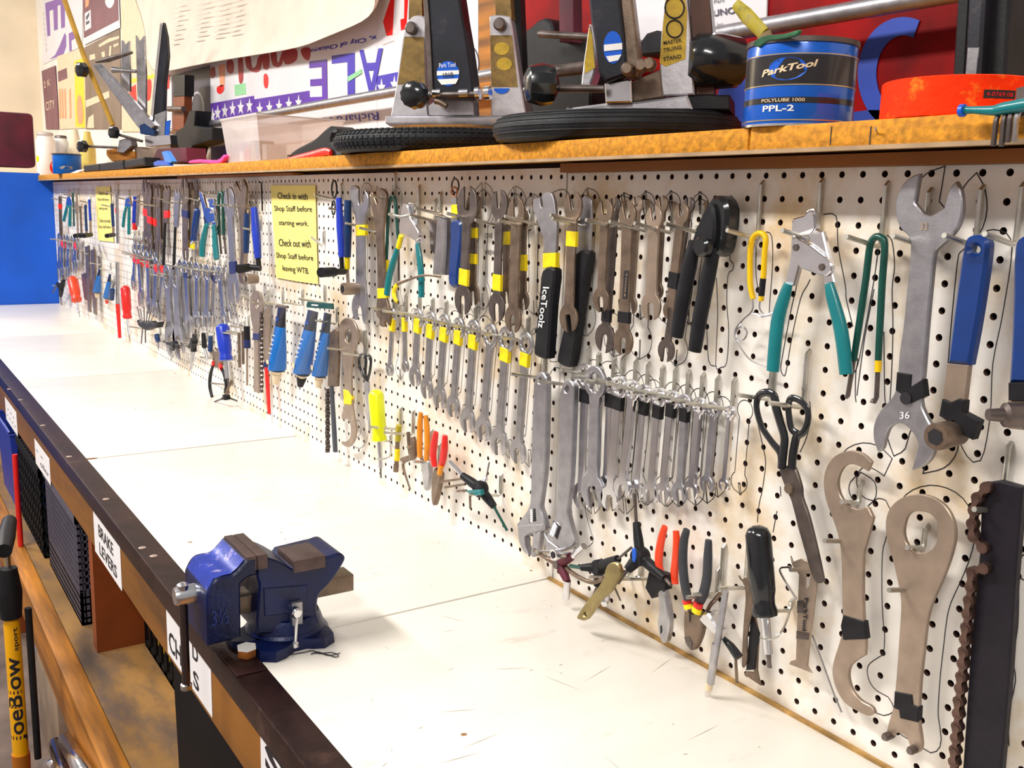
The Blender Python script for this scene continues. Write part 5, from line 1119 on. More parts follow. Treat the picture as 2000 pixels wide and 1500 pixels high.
def cutters(K, lh, rh, left, right, cam, rpx, off, label, kh, tape=None):
    o = empty('cable_cutter', wp(*K(*cam[0]), off), label, 'cutter')
    plate('left_arm', kk(K, left), off, .006, CHROME, o, sm=0, ch=.0012); plate('right_arm', kk(K, right), off + .004, .006, CHROME, o, sm=0, ch=.0012); cm = plate('cam_plate', kk(K, cam), off + .0095, .005, CHROME, o, sm=3, ch=.001)
    ptube('grip', kk(K, lh), off + .003, rpx, TEAL, o, 4, 12, .7); ptube('grip', kk(K, rh), off + .006, rpx, TEAL, o, 4, 12, .7)
    return o, cm
o, cm = cutters(KR, [(438, 605), (415, 680), (370, 850), (342, 1140)], [(685, 605), (705, 690), (760, 900), (790, 1160)], [(455, 225), (535, 195), (545, 330), (500, 505), (470, 620), (410, 620), (448, 440)], [(600, 275), (645, 290), (718, 600), (655, 610), (640, 520), (560, 330)],
        [(458, 330), (525, 348), (600, 400), (690, 475), (697, 525), (655, 560), (560, 530), (500, 500), (458, 440)], [9, 13, 15, 14], .028, 'teal handled cable cutter beside the green bent hex key', None)
plate('blade', kk(KR, [(462, 210), (530, 192), (560, 160), (590, 165), (600, 270), (560, 330), (500, 320), (462, 290)]), .03, .008, CHROME, o, sm=0, ch=.0012)
for x, y in ((482, 385), (640, 505)):
    a = wp(*KR(x, y), .038); from_geo('rivet', *lathe_geo(a + Vector((0, .002, 0)), a + Vector((0, -.0015, 0)), [(0, .004), (.6, .004), (1, .003)], 12), DARKST, cm)
ptube('spring', kk(KR, [(555, 170), (575, 158), (600, 160), (598, 185)]), .035, 2.5, CHROME, o, 3, 8)
for L_ in ([(650, 185), (728, 195), (740, 380), (785, 620), (790, 700), (830, 870)], [(495, 575), (480, 650), (450, 780), (400, 1050), (390, 1130), (410, 1170), (425, 1130), (455, 950), (510, 700), (550, 620), (570, 580)], [(860, 1060), (850, 1130), (810, 1180)]): mline(kk(KR, L_))
hook(*KR(608, 340), 'the near teal cable cutter', .055, .06)
hk = empty('bent_hex_key', wp(1700, 600, .02), 'long green sleeved hex key bent into a hairpin, yellow tape near its tip', 'hex key')
ptube('sleeve', kk(KR, [(835, 1075), (870, 850), (910, 580), (935, 380), (965, 325), (1000, 325), (1025, 370), (1010, 600), (1000, 800), (985, 1080)]), .022, [6.5, 7, 7, 7, 7, 7, 7, 7, 7, 6.5], GREEN, hk, 4)
ptube('tip', kk(KR, [(838, 1060), (800, 1290), (790, 1300)]), .022, 4.6, DARKST, hk, 0, 6); ptube('tip', kk(KR, [(987, 1060), (975, 1300), (962, 1328), (945, 1320)]), .022, 4.6, DARKST, hk, 0, 6); ptube('tape_band', kk(KR, [(986, 1075), (984, 1145)]), .0225, 6.5, YEL, hk, 0)
for L_ in ([(1040, 310), (1070, 350), (1085, 500), (1070, 640), (1075, 900), (1058, 1310), (1040, 1340), (1025, 1300), (1020, 900)], [(985, 400), (950, 640), (870, 1060), (850, 1130), (845, 1280), (850, 1330)], [(960, 640), (900, 950), (855, 1290)]): mline(kk(KR, L_))
hook(*KR(1000, 380), 'the near green hex key', .055, .06)
hw = [(375, 45, 1), (330, 65), (285, 115), (262, 190), (268, 260), (290, 310), (325, 345), (332, 420), (315, 600), (300, 760), (280, 900), (268, 1040), (245, 1105), (190, 1165), (160, 1230), (158, 1300), (178, 1362, 1), (200, 1345), (215, 1290), (235, 1245), (280, 1225), (320, 1245), (355, 1290), (370, 1330, 1), (338, 1447, 1), (390, 1430), (430, 1390), (448, 1330), (440, 1260), (405, 1190), (382, 1120), (395, 980), (410, 780), (430, 560), (445, 430), (465, 395), (520, 345), (560, 290), (578, 210), (570, 130), (548, 82, 1), (520, 115), (500, 175), (490, 212, 1), (425, 248, 1), (395, 237, 1), (352, 185, 1), (365, 110)]
bw_ = plate('headset_wrench', kk(KS, hw), .030, .006, SATIN, None, sm=3, ch=.0012); tag(bw_, 'largest double ended headset wrench, black tape above its lower jaw', 'wrench'); marker(crom(P2(kk(KS, hw), .03), 2), .005, .0011)
plate('tape_band', kk(KS, [(268, 985), (337, 995), (332, 1055), (390, 1018), (400, 1098), (335, 1132), (300, 1095), (262, 1070)]), .0315, .0085, TAPEB, bw_, sm=0)
textpx('lettering', '36', KS(285, 1205), KS(330, 1203), KS(287, 1172), .0306, PAPER, bw_); textpx('lettering', '32', KS(380, 312), KS(415, 310), KS(382, 280), .0306, MATS['edge_strip'], bw_)
a = wp(*KS(312, 1108), .032); from_geo('hole', *lathe_geo(a, a + Vector((0, -.0006, 0)), [(0, .006), (1, .006)], 14), INK, bw_)
hook(*KS(398, 385), 'the largest headset wrench', .05, .05)
b1_ = plate('freewheel_wrench', kk(KS, [(505, 942, 1), (520, 820), (545, 620), (570, 450), (585, 375), (605, 345), (650, 336), (690, 355), (700, 400), (680, 560), (645, 780), (612, 952, 1)]), .030, .010, BLUE, None, [[KS(635 + 22 * math.cos(i * .5236), 405 + 20 * math.sin(i * .5236)) for i in range(12)]], 3, .003); tag(b1_, 'blue handled socket wrench with crossed black tape beside the largest wrench', 'wrench')
plate('shank', kk(KS, [(505, 942), (610, 952), (590, 1120), (575, 1300), (500, 1290), (485, 1110)]), .028, .006, PLATE, b1_, sm=0); plate('tape_band', kk(KS, [(482, 1112), (520, 1128), (560, 1110), (585, 1120), (580, 1175), (655, 1215), (625, 1305), (560, 1270), (540, 1215), (515, 1220), (468, 1190)]), .0325, .010, TAPEB, b1_, sm=0)
def socket(c_px, off0, off1, r, mm, parent, K, name='socket', sq=True):
    A = wp(*K(*c_px), off1); B = Vector((A.x, -off0, A.z)); g = G()
    o = from_geo(name, *lathe_geo(B, A, [(0, r * .9), (.55, r), (.95, r), (1, r * .93)], 22), mm, parent)
    if sq: from_geo('square_drive', *lathe_geo(A + Vector((0, -.0006, 0)), A + Vector((0, -.0009, 0)), [(0, r * .62), (1, r * .62)], 6), INK, o)
    return o
socket((452, 1290), .02, .055, .0125, BRONZE, b1_, KS)
wedge_outline(kk(KS, [(505, 942), (545, 620), (585, 375), (650, 336), (700, 400), (660, 700), (612, 952), (600, 1200), (560, 1400), (500, 1330), (470, 1180)]), .03); hook(*KS(640, 385), 'the blue socket wrench', .05, .05)
b2_ = plate('freewheel_wrench', kk(KS, [(795, 1035, 1), (808, 820), (815, 600), (822, 400), (850, 350), (900, 335), (960, 352), (985, 420), (960, 800), (920, 1040, 1)]), .030, .012, BLUE, None, (), 3, .003); tag(b2_, 'blue handled freewheel wrench with pin socket at the board end', 'wrench')
plate('tape_band', kk(KS, [(795, 1035), (925, 1030), (900, 1125), (795, 1118)]), .032, .014, TAPEB, b2_, sm=0); plate('shank', kk(KS, [(795, 1118), (900, 1118), (890, 1260), (790, 1250)]), .028, .006, PLATE, b2_, sm=0)
A = wp(*KS(700, 1185), .065); B = wp(*KS(830, 1180), .02); B = Vector((A.x + .028, -.02, A.z)); from_geo('pin_socket', *lathe_geo(B, A, [(0, .014), (.35, .014), (.4, .0105), (.72, .0105), (.76, .006), (1, .005)], 20), DARKST, b2_); hook(*KS(830, 380), 'the pin socket wrench', .05, .05)
# lock ring spanners
s1_ = [(285, 100, 1), (266, 142, 1), (240, 125), (200, 110), (160, 120), (135, 160), (130, 210), (145, 260), (180, 300), (230, 316), (255, 306), (270, 310, 1), (292, 355, 1), (280, 400), (260, 470), (247, 530), (245, 700), (250, 830), (258, 910), (255, 985, 1), (215, 1010), (185, 1040), (180, 1090), (200, 1150), (240, 1195), (285, 1220), (300, 1250, 1), (270, 1262), (220, 1240), (160, 1200), (120, 1130), (105, 1060), (115, 1000), (140, 920), (152, 860), (150, 700), (145, 520), (130, 430), (100, 340), (75, 270), (65, 190), (80, 120), (120, 70), (180, 48), (240, 60)]
o = plate('lockring_spanner', kk(KT, s1_), .024, .0045, PLATE, None, sm=3); tag(o, 'flat hook spanner with open C shaped head and black tape', 'spanner', 'flat bottom bracket spanners'); plate('tape_band', kk(KT, [(155, 800), (252, 830), (262, 910), (155, 914), (143, 850)]), .0252, .007, TAPEB, o, sm=0); marker(crom(P2(kk(KT, s1_), .024), 2), .005, .001)
hook(*KT(228, 285), 'the C headed spanner', .028, .02); hook(*KT(195, 460), 'the neck of the C headed spanner', .045, .03)
s2_ = [(350, 370), (370, 310), (420, 265), (490, 247), (560, 260), (620, 300), (660, 370), (668, 450), (640, 560), (600, 660), (560, 750), (540, 830), (525, 960), (510, 1100), (502, 1230), (502, 1290), (515, 1390), (500, 1430), (470, 1425), (445, 1360), (400, 1338), (375, 1365), (355, 1340), (365, 1290), (385, 1220), (395, 1130), (405, 1000), (415, 850), (420, 740), (405, 650), (380, 540), (355, 450)]
o = plate('lockring_spanner', kk(KT, s2_), .024, .0045, PLATE, None, [kk(KT, [(500, 325), (550, 335), (585, 372, 1), (588, 450, 1), (560, 500), (500, 515), (450, 480), (432, 420), (445, 355), (470, 330)])], 3); tag(o, 'flat pin spanner with closed ring head and black tape', 'spanner', 'flat bottom bracket spanners'); plate('tape_band', kk(KT, [(390, 1150), (470, 1165), (475, 1210), (502, 1222), (498, 1292), (415, 1272), (410, 1235), (386, 1225)]), .0252, .007, TAPEB, o, sm=0); marker(crom(P2(kk(KT, s2_), .024), 2), .005, .001)
for x, y in ((368, 1350), (483, 1412)):
    a = wp(*KT(x, y), .024); from_geo('pin', *lathe_geo(a + Vector((0, .004, 0)), a + Vector((0, -.009, 0)), [(0, .0042), (.8, .0042), (1, .003)], 14), DARKST, o)
hook(*KT(525, 490), 'the closed ring spanner', .028, .02); hook(*KT(490, 680), 'the neck of the closed ring spanner', .045, .03)
mline(kk(KT, [(235, 145), (300, 190), (305, 260), (270, 300)])); mline(kk(KT, [(240, 145), (190, 190), (185, 240), (215, 290)]))
# chain whip
cwp = plate('chain_whip', kk(KT, [(800, 195), (868, 185), (978, 215), (945, 620), (915, 1100), (880, 1500), (870, 1640), (690, 1640), (705, 1450), (740, 900), (780, 500), (785, 300)]), .030, .008, mat('whip_black', (.014, .011, .017), .45, .1, .2, 20, .15, 200, spec=.3), None, sm=0, ch=.0015); tag(cwp, 'chain whip with wide black bar and rusty brown chain', 'chain whip')
CHN = mat('chain_brown', (.13, .075, .06), .4, .7, .3, 60)
def chain(pts, K, off, parent, r, m=CHN):
    W = [wp(*K(*p), off) for p in pts]
    for i, p in enumerate(W):
        from_geo('roller', *lathe_geo(p + Vector((0, .0035, 0)), p + Vector((0, -.0035, 0)), [(0, r), (1, r)], 10), m, parent)
        if i < len(W) - 1:
            q = W[i + 1]; d = q - p; dy = -.0042 if i % 2 else -.0028; u = Vector((-d.z, 0, d.x)).normalized() * r * .8; c = (p + q) / 2; u2 = u * .55
            P = [p - d * .18 + u2, p + u, c + u2, q + u, q + d * .18 + u2, q + d * .18 - u2, q - u, c - u2, p - u, p - d * .18 - u2]
            g = G()
            for s_ in (1, -1): yy = dy * s_; g.add([v + Vector((0, yy - .0005, 0)) for v in P] + [v + Vector((0, yy + .0005, 0)) for v in P], [tuple(range(10)), tuple(range(19, 9, -1))] + [(k, (k + 1) % 10, 10 + (k + 1) % 10, 10 + k) for k in range(10)])
            g.obj('chain_link', m, parent)
chain([(815, 215), (775, 262), (760, 320), (752, 380), (758, 440), (800, 490)], KT, .034, cwp, .0052); chain([(805, 585), (752, 602), (745, 670), (738, 732), (731, 795), (725, 855), (719, 912), (714, 966), (708, 1022), (702, 1080), (696, 1135), (690, 1192), (686, 1250), (682, 1308), (677, 1362), (672, 1415), (668, 1470), (663, 1525)], KT, .034, cwp, .0052)
for x, y in ((880, 1340), (870, 1480)): a = wp(*KT(x - 90, y), .031); 
hook(*KT(880, 320), 'the near chain whip', .045, .06); mline(kk(KT, [(985, 520), (955, 560), (960, 620), (985, 640)])); mline(kk(KT, [(960, 700), (955, 850), (935, 1000), (945, 1100), (915, 1250), (915, 1400)]))
# scissors
KU = crop(1380, 720, 3.127)
sc = empty('scissors', wp(1530, 900, .025), 'large black handled scissors with dark steel blades', 'scissors')
plate('blade', kk(KU, [(440, 600, 1), (500, 592), (535, 602), (575, 720), (582, 790), (620, 900), (670, 1100), (712, 1300, 1), (690, 1312), (650, 1282), (600, 1100), (556, 960), (545, 920), (520, 820), (485, 740), (450, 650)]), .026, .004, DARKST, sc, sm=3); plate('blade', kk(KU, [(470, 640), (520, 600), (560, 650), (575, 790), (560, 960), (640, 1260), (600, 1110), (540, 900)]), .021, .003, DARKST, sc, sm=0)
ptube('handle', kk(KU, [(455, 610), (452, 520), (400, 450), (345, 370), (315, 290), (305, 220), (320, 165), (365, 145), (410, 165), (425, 240), (450, 330), (475, 420), (470, 500), (460, 600)]), .03, [8, 8, 7, 7, 7, 7, 7.5, 8, 9, 10, 9, 9, 9, 9], BLACKG, sc, 4, 10, .7); ptube('handle', kk(KU, [(520, 610), (528, 520), (545, 430), (555, 400), (520, 370), (505, 300), (500, 220), (520, 180), (570, 195), (615, 250), (618, 320), (595, 385), (560, 410)]), .026, [9, 9, 9, 8, 7, 7, 7, 7, 7, 7, 7, 7, 7], BLACKG, sc, 4, 10, .7)
a = wp(*KU(506, 733), .026); from_geo('pivot_screw', *lathe_geo(a + Vector((0, .003, 0)), a + Vector((0, -.003, 0)), [(0, .0062), (.7, .0062), (1, .005)], 16), BRONZE, sc)
for L_ in ([(310, 330), (345, 480), (360, 580), (340, 740), (320, 830), (310, 940)], [(630, 200), (635, 300), (610, 420), (570, 510)], [(450, 720), (452, 780)], [(430, 870), (405, 1000)]): mline(kk(KU, L_))
hook(*KU(385, 185), 'the left loop of the big scissors', .05, .06); hook(*KU(590, 235), 'the right loop of the big scissors', .055, .06)
# ---- small tools low on the near panels
KG = crop(1400, 980, 3.409); KH = crop(1100, 980, 3.749)
def screwdriver(K, top, neck, tip, r_h, r_s, off, m, label, kh=None, prof=None, blade=True, name='screwdriver', offn=None, flute=8, shm=CHROME):
    A = wp(*K(*top), off); B = wp(*K(*neck), off); C_ = wp(*K(*tip), off if offn is None else offn); k = mpp(*K(*neck), off)
    o = empty(name, B, label, 'screwdriver')
    pr = prof or [(0, .35), (.03, .75), (.1, 1), (.7, .98), (.78, .86), (.86, .84), (.93, 1), (.98, .95), (1, .6)]
    from_geo('handle', *lathe_geo(A, B, [(t, r * r_h * k) for t, r in pr], 24, flute, .07), m, o)
    D = B + (C_ - B) * .72
    from_geo('shank', *tube_geo([B, D], r_s * k, 12), shm, o)
    if blade: from_geo('blade', *tube_geo([D, D + (C_ - D) * .5, C_], [r_s * k * .8, r_s * k * .6, r_s * k * .7], 8, squash=.4, up=(0, 1, 0)), DARKST, o)
    return o
screwdriver(KG, (270, 160), (322, 765), (352, 1105), 25.5, 9, .05, BLACKG, 'black handled nut driver held in a wire loop'); hook(*KG(490, 720), 'the black nut driver', .03, .01)
P = [KG(430 + 60 * math.cos(i * .7) - 60, 900 + 30 * math.sin(i * .7)) for i in range(10)]
ptube('wire_loop', [KG(490, 715), KG(440, 850), KG(370, 915), KG(290, 905)], [.004, .05, .06, .05], 2.2, ZINC, HOOKS[-1], 4, 8)
gp_ = plate('chain_gauge', kk(KG, [(490, 362), (505, 400), (560, 378), (610, 400), (640, 470), (668, 522), (640, 760), (620, 900), (602, 1095), (632, 1142), (560, 1112), (480, 1082), (490, 1062), (525, 1052), (535, 760), (545, 485), (500, 425)]), .020, .002, PLATE, None, [kk(KG, [(590, 480), (622, 480), (615, 560), (600, 575), (588, 555)])], 0, .0004); tag(gp_, 'flat steel chain wear gauge with black lettering', 'gauge')
textpx('lettering', 'ParkTool', KG(585, 640), KG(570, 860), KG(612, 640), .0206, INK, gp_, .03); plate('dark_patch', kk(KG, [(535, 660), (580, 655), (575, 740), (533, 740)]), .0204, .0004, DARKST, gp_, sm=0, ch=0); plate('dark_patch', kk(KG, [(530, 860), (615, 875), (610, 920), (528, 912)]), .0204, .0004, DARKST, gp_, sm=0, ch=0)
hook(*KG(610, 450), 'the chain wear gauge', .03, .02); ptube('wire_fork', kk(KG, [(490, 435), (420, 445), (450, 520), (530, 650)]), .03, 2.2, CHROME, HOOKS[-1], 3, 8)
g2 = plate('chain_checker', kk(KG, [(145, 492), (160, 520), (195, 505), (212, 560), (236, 620), (225, 760), (200, 900), (198, 1060), (165, 1092), (175, 830), (190, 650), (180, 560)]), .022, .002, BRONZE, None, sm=3, ch=.0004); tag(g2, 'brown curved chain checker behind the black nut driver', 'gauge')
g3 = plate('chain_checker', kk(KG, [(228, 640), (280, 880), (268, 1120), (290, 1225), (180, 1150), (195, 1130), (245, 1135), (250, 900)]), .016, .002, BRONZE, None, sm=0, ch=.0004); tag(g3, 'flat brown chain checker with a forked foot', 'gauge'); plate('dark_insert', kk(KG, [(228, 760), (278, 880), (245, 1118), (195, 1122), (215, 900)]), .018, .003, INK, g3, sm=0, ch=0)
hook(*KG(190, 570), 'the two brown chain checkers', .045, .055); ptube('wire_fork', kk(KG, [(190, 575), (120, 570), (80, 580)]), [.004, .03, .05], 3, ZINC, HOOKS[-1], 3, 8)
tg = empty('pressure_gauge', wp(1400, 1250, .04), 'slender silver pressure gauge with a clear end over the worktop', 'gauge')
ptube('barrel', kk(KH, [(1190, 655), (1100, 1215)]), .055, 6.3, SATIN, tg, 0, 14); ptube('sleeve', kk(KH, [(1118, 1040), (1078, 1330)]), .0555, 7.4, STEEL, tg, 0, 14); ptube('clear_end', kk(KH, [(1075, 1330), (1045, 1440)]), .055, 6, CLEAR, tg, 0, 14); ptube('pale_ring', kk(KH, [(1072, 1325), (1062, 1375)]), .056, 7.2, 'sign_cream', tg, 0, 14)
hook(*KH(1150, 672), 'the pressure gauge', .045, .06)
ct = empty('chain_tool', wp(1400, 1230, .03), 'small chain tool with chrome body and black T handle', 'chain tool')
plate('body', kk(KH, [(985, 860), (1020, 815), (1060, 820), (1100, 880), (1130, 950), (1110, 985), (1050, 930), (1020, 900)]), .035, .02, CHROME, ct, sm=0, ch=.002); ptube('bracket_wire', kk(KH, [(1030, 850), (1075, 760), (1110, 720), (1150, 670)]), .02, 4, BRONZE, ct, 3)
ptube('handle', kk(KH, [(1175, 1000), (1230, 1060), (1285, 1140)]), .045, [5, 8, 9], BLACKG, ct, 0, 14); ptube('pin_rod', kk(KH, [(1262, 1130), (1272, 1325)]), .045, 3, BRONZE, ct, 0)
def pliers(K, h1, h2, jaw, r, off, m, label, bands=(), jm=BRONZE, kh=None, sq=.75):
    o = empty('pliers', wp(*K(*jaw[0]), off), label, 'pliers'); plate('jaws', kk(K, jaw), off, .009, jm, o, sm=3, ch=.0018)
    g1 = ptube('grip', kk(K, h1), off + .002, r, m, o, 4, 12, sq); g2_ = ptube('grip', kk(K, h2), off - .002, r, m, o, 4, 12, sq)
    for (p0, p1, rr, mm) in bands: ptube('band', kk(K, [p0, p1]), off + .001, rr, mm, o, 0, 12, sq)
    if kh: hook(*K(*kh), 'the ' + ' '.join(label.split()[:9]), .05)
    return o
pliers(KH, [(905, 205), (882, 300), (876, 450), (890, 600), (915, 720)], [(1065, 280), (1060, 400), (1052, 560), (1020, 690), (975, 760)], [(885, 790), (935, 815), (992, 815), (1012, 870), (1002, 970), (965, 1065), (937, 1090), (902, 1050), (882, 980), (878, 890)], [7.5, 10, 10.5, 10.5, 10], .034, mat('grey_grip', (.035, .036, .045), .5, 0, .1, 40), 'diagonal cutters with dark grey grips, red and yellow bands',
       [((905, 715), (912, 750), 10.8, RED), ((912, 750), (922, 785), 10.8, TAPEY), ((990, 740), (985, 772), 11, RED), ((985, 772), (975, 808), 11, TAPEY)], kh=(1120, 690))
plate('jaw_slit', kk(KH, [(922, 800), (932, 800), (930, 880), (922, 880)]), .0346, .0005, INK, bpy.data.objects['pliers'], sm=0, ch=0); plate('cutting_edge', kk(KH, [(885, 990), (920, 985), (945, 1030), (937, 1088), (905, 1052)]), .0346, .0005, DARKST, bpy.data.objects['pliers'], sm=0, ch=0)
pl2 = pliers(KH, [(745, 182), (722, 260), (702, 380), (702, 470), (722, 530)], [(825, 212), (832, 300), (826, 420), (815, 520), (820, 600)], [(690, 652), (735, 650), (765, 800), (772, 900), (756, 1000), (740, 1035), (712, 1022), (692, 930), (685, 870), (700, 790)], [7, 9, 9.5, 9, 8], .034, REDO, 'lineman pliers with orange red grips and bright jaws', jm=STEEL, kh=(690, 560))
plate('tape_band', kk(KH, [(625, 512), (690, 520), (748, 540), (740, 650), (690, 655), (645, 710), (598, 630)]), .037, .013, TAPEB, pl2, sm=0); plate('jaw_hole', kk(KH, [(710, 910), (718, 905), (722, 950), (712, 970)]), .0346, .0005, INK, pl2, sm=0, ch=0)
def threeway(K, hub, arms, off, label, m=BLACK, rh=14, name='three_way_wrench', kh=None):
    """Y shaped wrench: hub and arms (end pixel, end offset, sleeve radius, tip pixel, tip radius, sleeve material, tip material)"""
    o = empty(name, wp(*K(*hub), off), label, 'wrench'); H_ = wp(*K(*hub), off); k = mpp(*K(*hub), off)
    from_geo('hub', *lathe_geo(H_ + Vector((0, .009, 0)), H_ + Vector((0, -.009, 0)), [(0, rh * k * .8), (.2, rh * k), (.8, rh * k), (1, rh * k * .8)], 18), m, o)
    for (e, eo, rs, t, to, rt, sm_, tm_) in arms:
        E = wp(*K(*e), eo); T = wp(*K(*t), to); from_geo('arm', *tube_geo([H_, H_ * .5 + E * .5, E], [rs * k * 1.15, rs * k * 1.1, rs * k * .8], 12), sm_, o); from_geo('tip', *tube_geo([E - (T - E) * .05, T], rt * k, 6 if tm_ is not CHROME else 14), tm_, o)
    if kh: hook(*K(*kh), ' '.join(label.split()[:9]), .06)
    return o
threeway(KH, (565, 400), [((535, 150), .03, 9, (522, -60), .03, 3.6, BLACK, DARKST), ((745, 560), .04, 10, (790, 610), .045, 3.4, BLACK, DARKST), ((470, 500), .05, 11, (400, 600), .06, 3.2, BLACK, DARKST)], .036, 'big black three way hex wrench with a blue emblem', rh=19, kh=(560, 560))
plate('emblem', kk(KH, [(500, 350), (518, 340), (530, 380), (520, 440), (505, 430)]), .056, .002, STK, bpy.data.objects['three_way_wrench'], sm=3)
threeway(KH, (265, 480), [((400, 420), .05, 10, (500, 335), .05, 2.6, BLACK, DARKST), ((130, 482), .06, 8, (50, 470), .06, 4, BLACK, GREEN), ((250, 620), .05, 9, (220, 690), .05, 3.2, BLACK, DARKST)], .045, 'black three way hex wrench with one green tip behind the brass lever', rh=16); ptube('long_tip', kk(KH, [(360, 590), (420, 725)]), .04, [2.6, 1.6], DARKST, bpy.data.objects['three_way_wrench.001'], 0, 6)
bl = plate('brass_lever', kk(KH, [(310, 482), (345, 447), (395, 455), (415, 525), (375, 600), (335, 665), (255, 740), (170, 862), (115, 864), (98, 838), (180, 715), (230, 655), (262, 610), (290, 560)]), .085, .006, mat('brass', (.34, .27, .12), .35, .85, .15, 40), None, [[KH(157 + 13 * math.cos(i * .6), 825 + 13 * math.sin(i * .6)) for i in range(10)]], 3, .0015); tag(bl, 'bent brass coloured lever hanging out over the worktop', 'lever')
a = wp(*KH(285, 700), .066); from_geo('bolt', *lathe_geo(a + Vector((-.002, .008, 0)), a + Vector((.012, -.006, -.004)), [(0, .006), (.7, .006), (1, .004)], 8), CHROME, bl)
ptube('wire_handle', kk(KH, [(0, 440), (40, 500), (130, 560), (220, 590), (300, 560)]), [.03, .05, .06, .06, .06], 4.5, BRONZE, bl, 4); hook(*KH(480, 545), 'the brass lever and a three way wrench', .07, .02)
threeway(KC, (1075, 975), [((960, 930), .055, 6, (850, 855), .055, 4, BRONZE, BRONZE), ((1200, 905), .05, 8, (1285, 825), .05, 7, 'maroon', CHROME), ((1140, 1130), .05, 8.5, (1125, 1275), .05, 7.5, 'maroon', CHROME)], .045, 'three way socket wrench with dark red sleeves below the adjustable wrenches', m=DARKST, rh=10, kh=(1150, 870))
socket((1015, 900), .045, .075, .0085, CHROME, bpy.data.objects['three_way_wrench.002'], KC)
threeway(KC, (390, 330), [((235, 215), .05, 9, (125, 95), .06, 5, BLACK, CHROME), ((505, 480), .035, 9, (620, 690), .03, 3, BLACK, GREEN), ((440, 230), .03, 6, (465, 100), .02, 2, CHROME, DARKST)], .04, 'three way wrench with chrome socket and green tip below the red pliers', rh=17, kh=(560, 385))
ob = bpy.data.objects['three_way_wrench.003']
for a0, a1 in (((250, 240), (40, 272)), ((260, 290), (85, 318)), ((270, 345), (190, 350))): ptube('side_pin', kk(KC, [a0, a1]), .05, 2.4, BRONZE, ob, 0, 8)
plate('teal_plate', kk(KC, [(265, 345), (390, 335), (395, 385), (300, 390)]), .055, .006, TEAL, ob, sm=0); ptube('hanging_pin', kk(KC, [(300, 390), (302, 500)]), .04, 2.5, BRONZE, ob, 0, 8)

# ---- middle of the board
KM = crop(620, 580, 3.947); KN = crop(620, 340, 4.412); KO = crop(830, 340, 3.75)
screwdriver(KM, (450, 715), (478, 1115), (490, 1395), 16, 5, .045, NEON, 'screwdriver with a fluorescent yellow handle'); hook(*KM(560, 1110), 'the fluorescent screwdriver', .03, .012); ptube('wire_loop', kk(KM, [(560, 1115), (565, 1210), (530, 1245), (460, 1250)]), [.004, .04, .05, .05], 1.8, ZINC, HOOKS[-1], 4, 8)
nd = empty('nut_driver', wp(775, 870, .03), 'short brass coloured nut driver with yellow bands', 'nut driver'); ptube('shaft', kk(KM, [(620, 1060), (608, 1320)]), .03, 4.6, BRONZE, nd, 0); ptube('sleeve', kk(KM, [(628, 990), (620, 1110)]), .03, 6, mat('olive', (.42, .34, .02), .5), nd, 0); ptube('yellow_band', kk(KM, [(618, 1170), (614, 1260)]), .03, 5.4, TAPEY, nd, 0); ptube('socket_end', kk(KM, [(608, 1290), (604, 1345)]), .03, 5.5, BRONZE, nd, 0)
hook(*KM(640, 1020), 'the short nut driver', .065, .042)
cl = empty('spring_clip', wp(805, 880, .03), 'brown bent metal clip beside the orange pliers', 'clip'); ptube('wire', kk(KM, [(735, 1080), (745, 1160), (740, 1230), (700, 1240), (650, 1255)]), .04, [6, 7, 7, 5, 4], BRONZE, cl, 4); ptube('wire', kk(KM, [(700, 1040), (710, 1180), (720, 1240), (660, 1290), (700, 1440), (715, 1480)]), .035, [4, 4, 4, 3, 2, 2], BRONZE, cl, 4); hook(*KM(735, 1060), 'the brown clip', .06, .045)
pliers(KM, [(797, 892), (790, 1000), (788, 1120), (790, 1235)], [(835, 912), (845, 1020), (848, 1140), (840, 1260)], [(785, 1240), (812, 1255), (850, 1265), (858, 1340), (848, 1440), (830, 1495), (812, 1450), (805, 1380), (795, 1300)], [5.5, 7.5, 7.5, 6.5], .036, ORANGE, 'needle nose pliers with mustard orange grips', jm=STEEL, kh=(875, 1170))
pliers(KM, [(915, 1045), (900, 1130), (892, 1220), (905, 1310)], [(985, 1068), (980, 1160), (968, 1250), (945, 1330)], [(895, 1320), (925, 1335), (945, 1370), (935, 1440), (915, 1540), (890, 1610), (875, 1540), (878, 1440)], [6.5, 9, 9, 7], .036, RED, 'pliers with bright red grips and orange ends', [((955, 1300), (940, 1365), 6.5, ORANGE)], kh=(935, 1280))
w1 = plate('chain_whip', kk(KM, [(95, 275), (130, 248), (160, 262), (158, 500), (150, 690), (78, 690), (85, 480)]), .028, .006, BRONZE, None, sm=0, ch=.001); tag(w1, 'brown chain whip with dark grey grip beside the grease tubes', 'chain whip'); ptube('grip', kk(KM, [(108, 690), (118, 850), (130, 1050), (138, 1195)]), .03, [6.5, 7, 7.5, 7], mat('grip_slate', (.055, .06, .075), .5), w1, 3, 12, .6)
chain([(78, 720 + i * 26) for i in range(19)], KM, .03, w1, .0038, DARKST); hook(*KM(150, 205), 'the grey gripped chain whip', .05)
w2 = [(160, 280), (175, 200), (220, 160), (270, 180), (305, 250), (307, 330), (282, 420), (262, 520), (262, 700), (268, 830), (285, 950), (297, 1020), (280, 1110), (240, 1157), (195, 1142), (183, 1115, 1), (215, 1115), (250, 1080), (255, 1000), (235, 945), (190, 942, 1), (185, 910), (205, 830), (205, 650), (190, 480), (165, 380)]
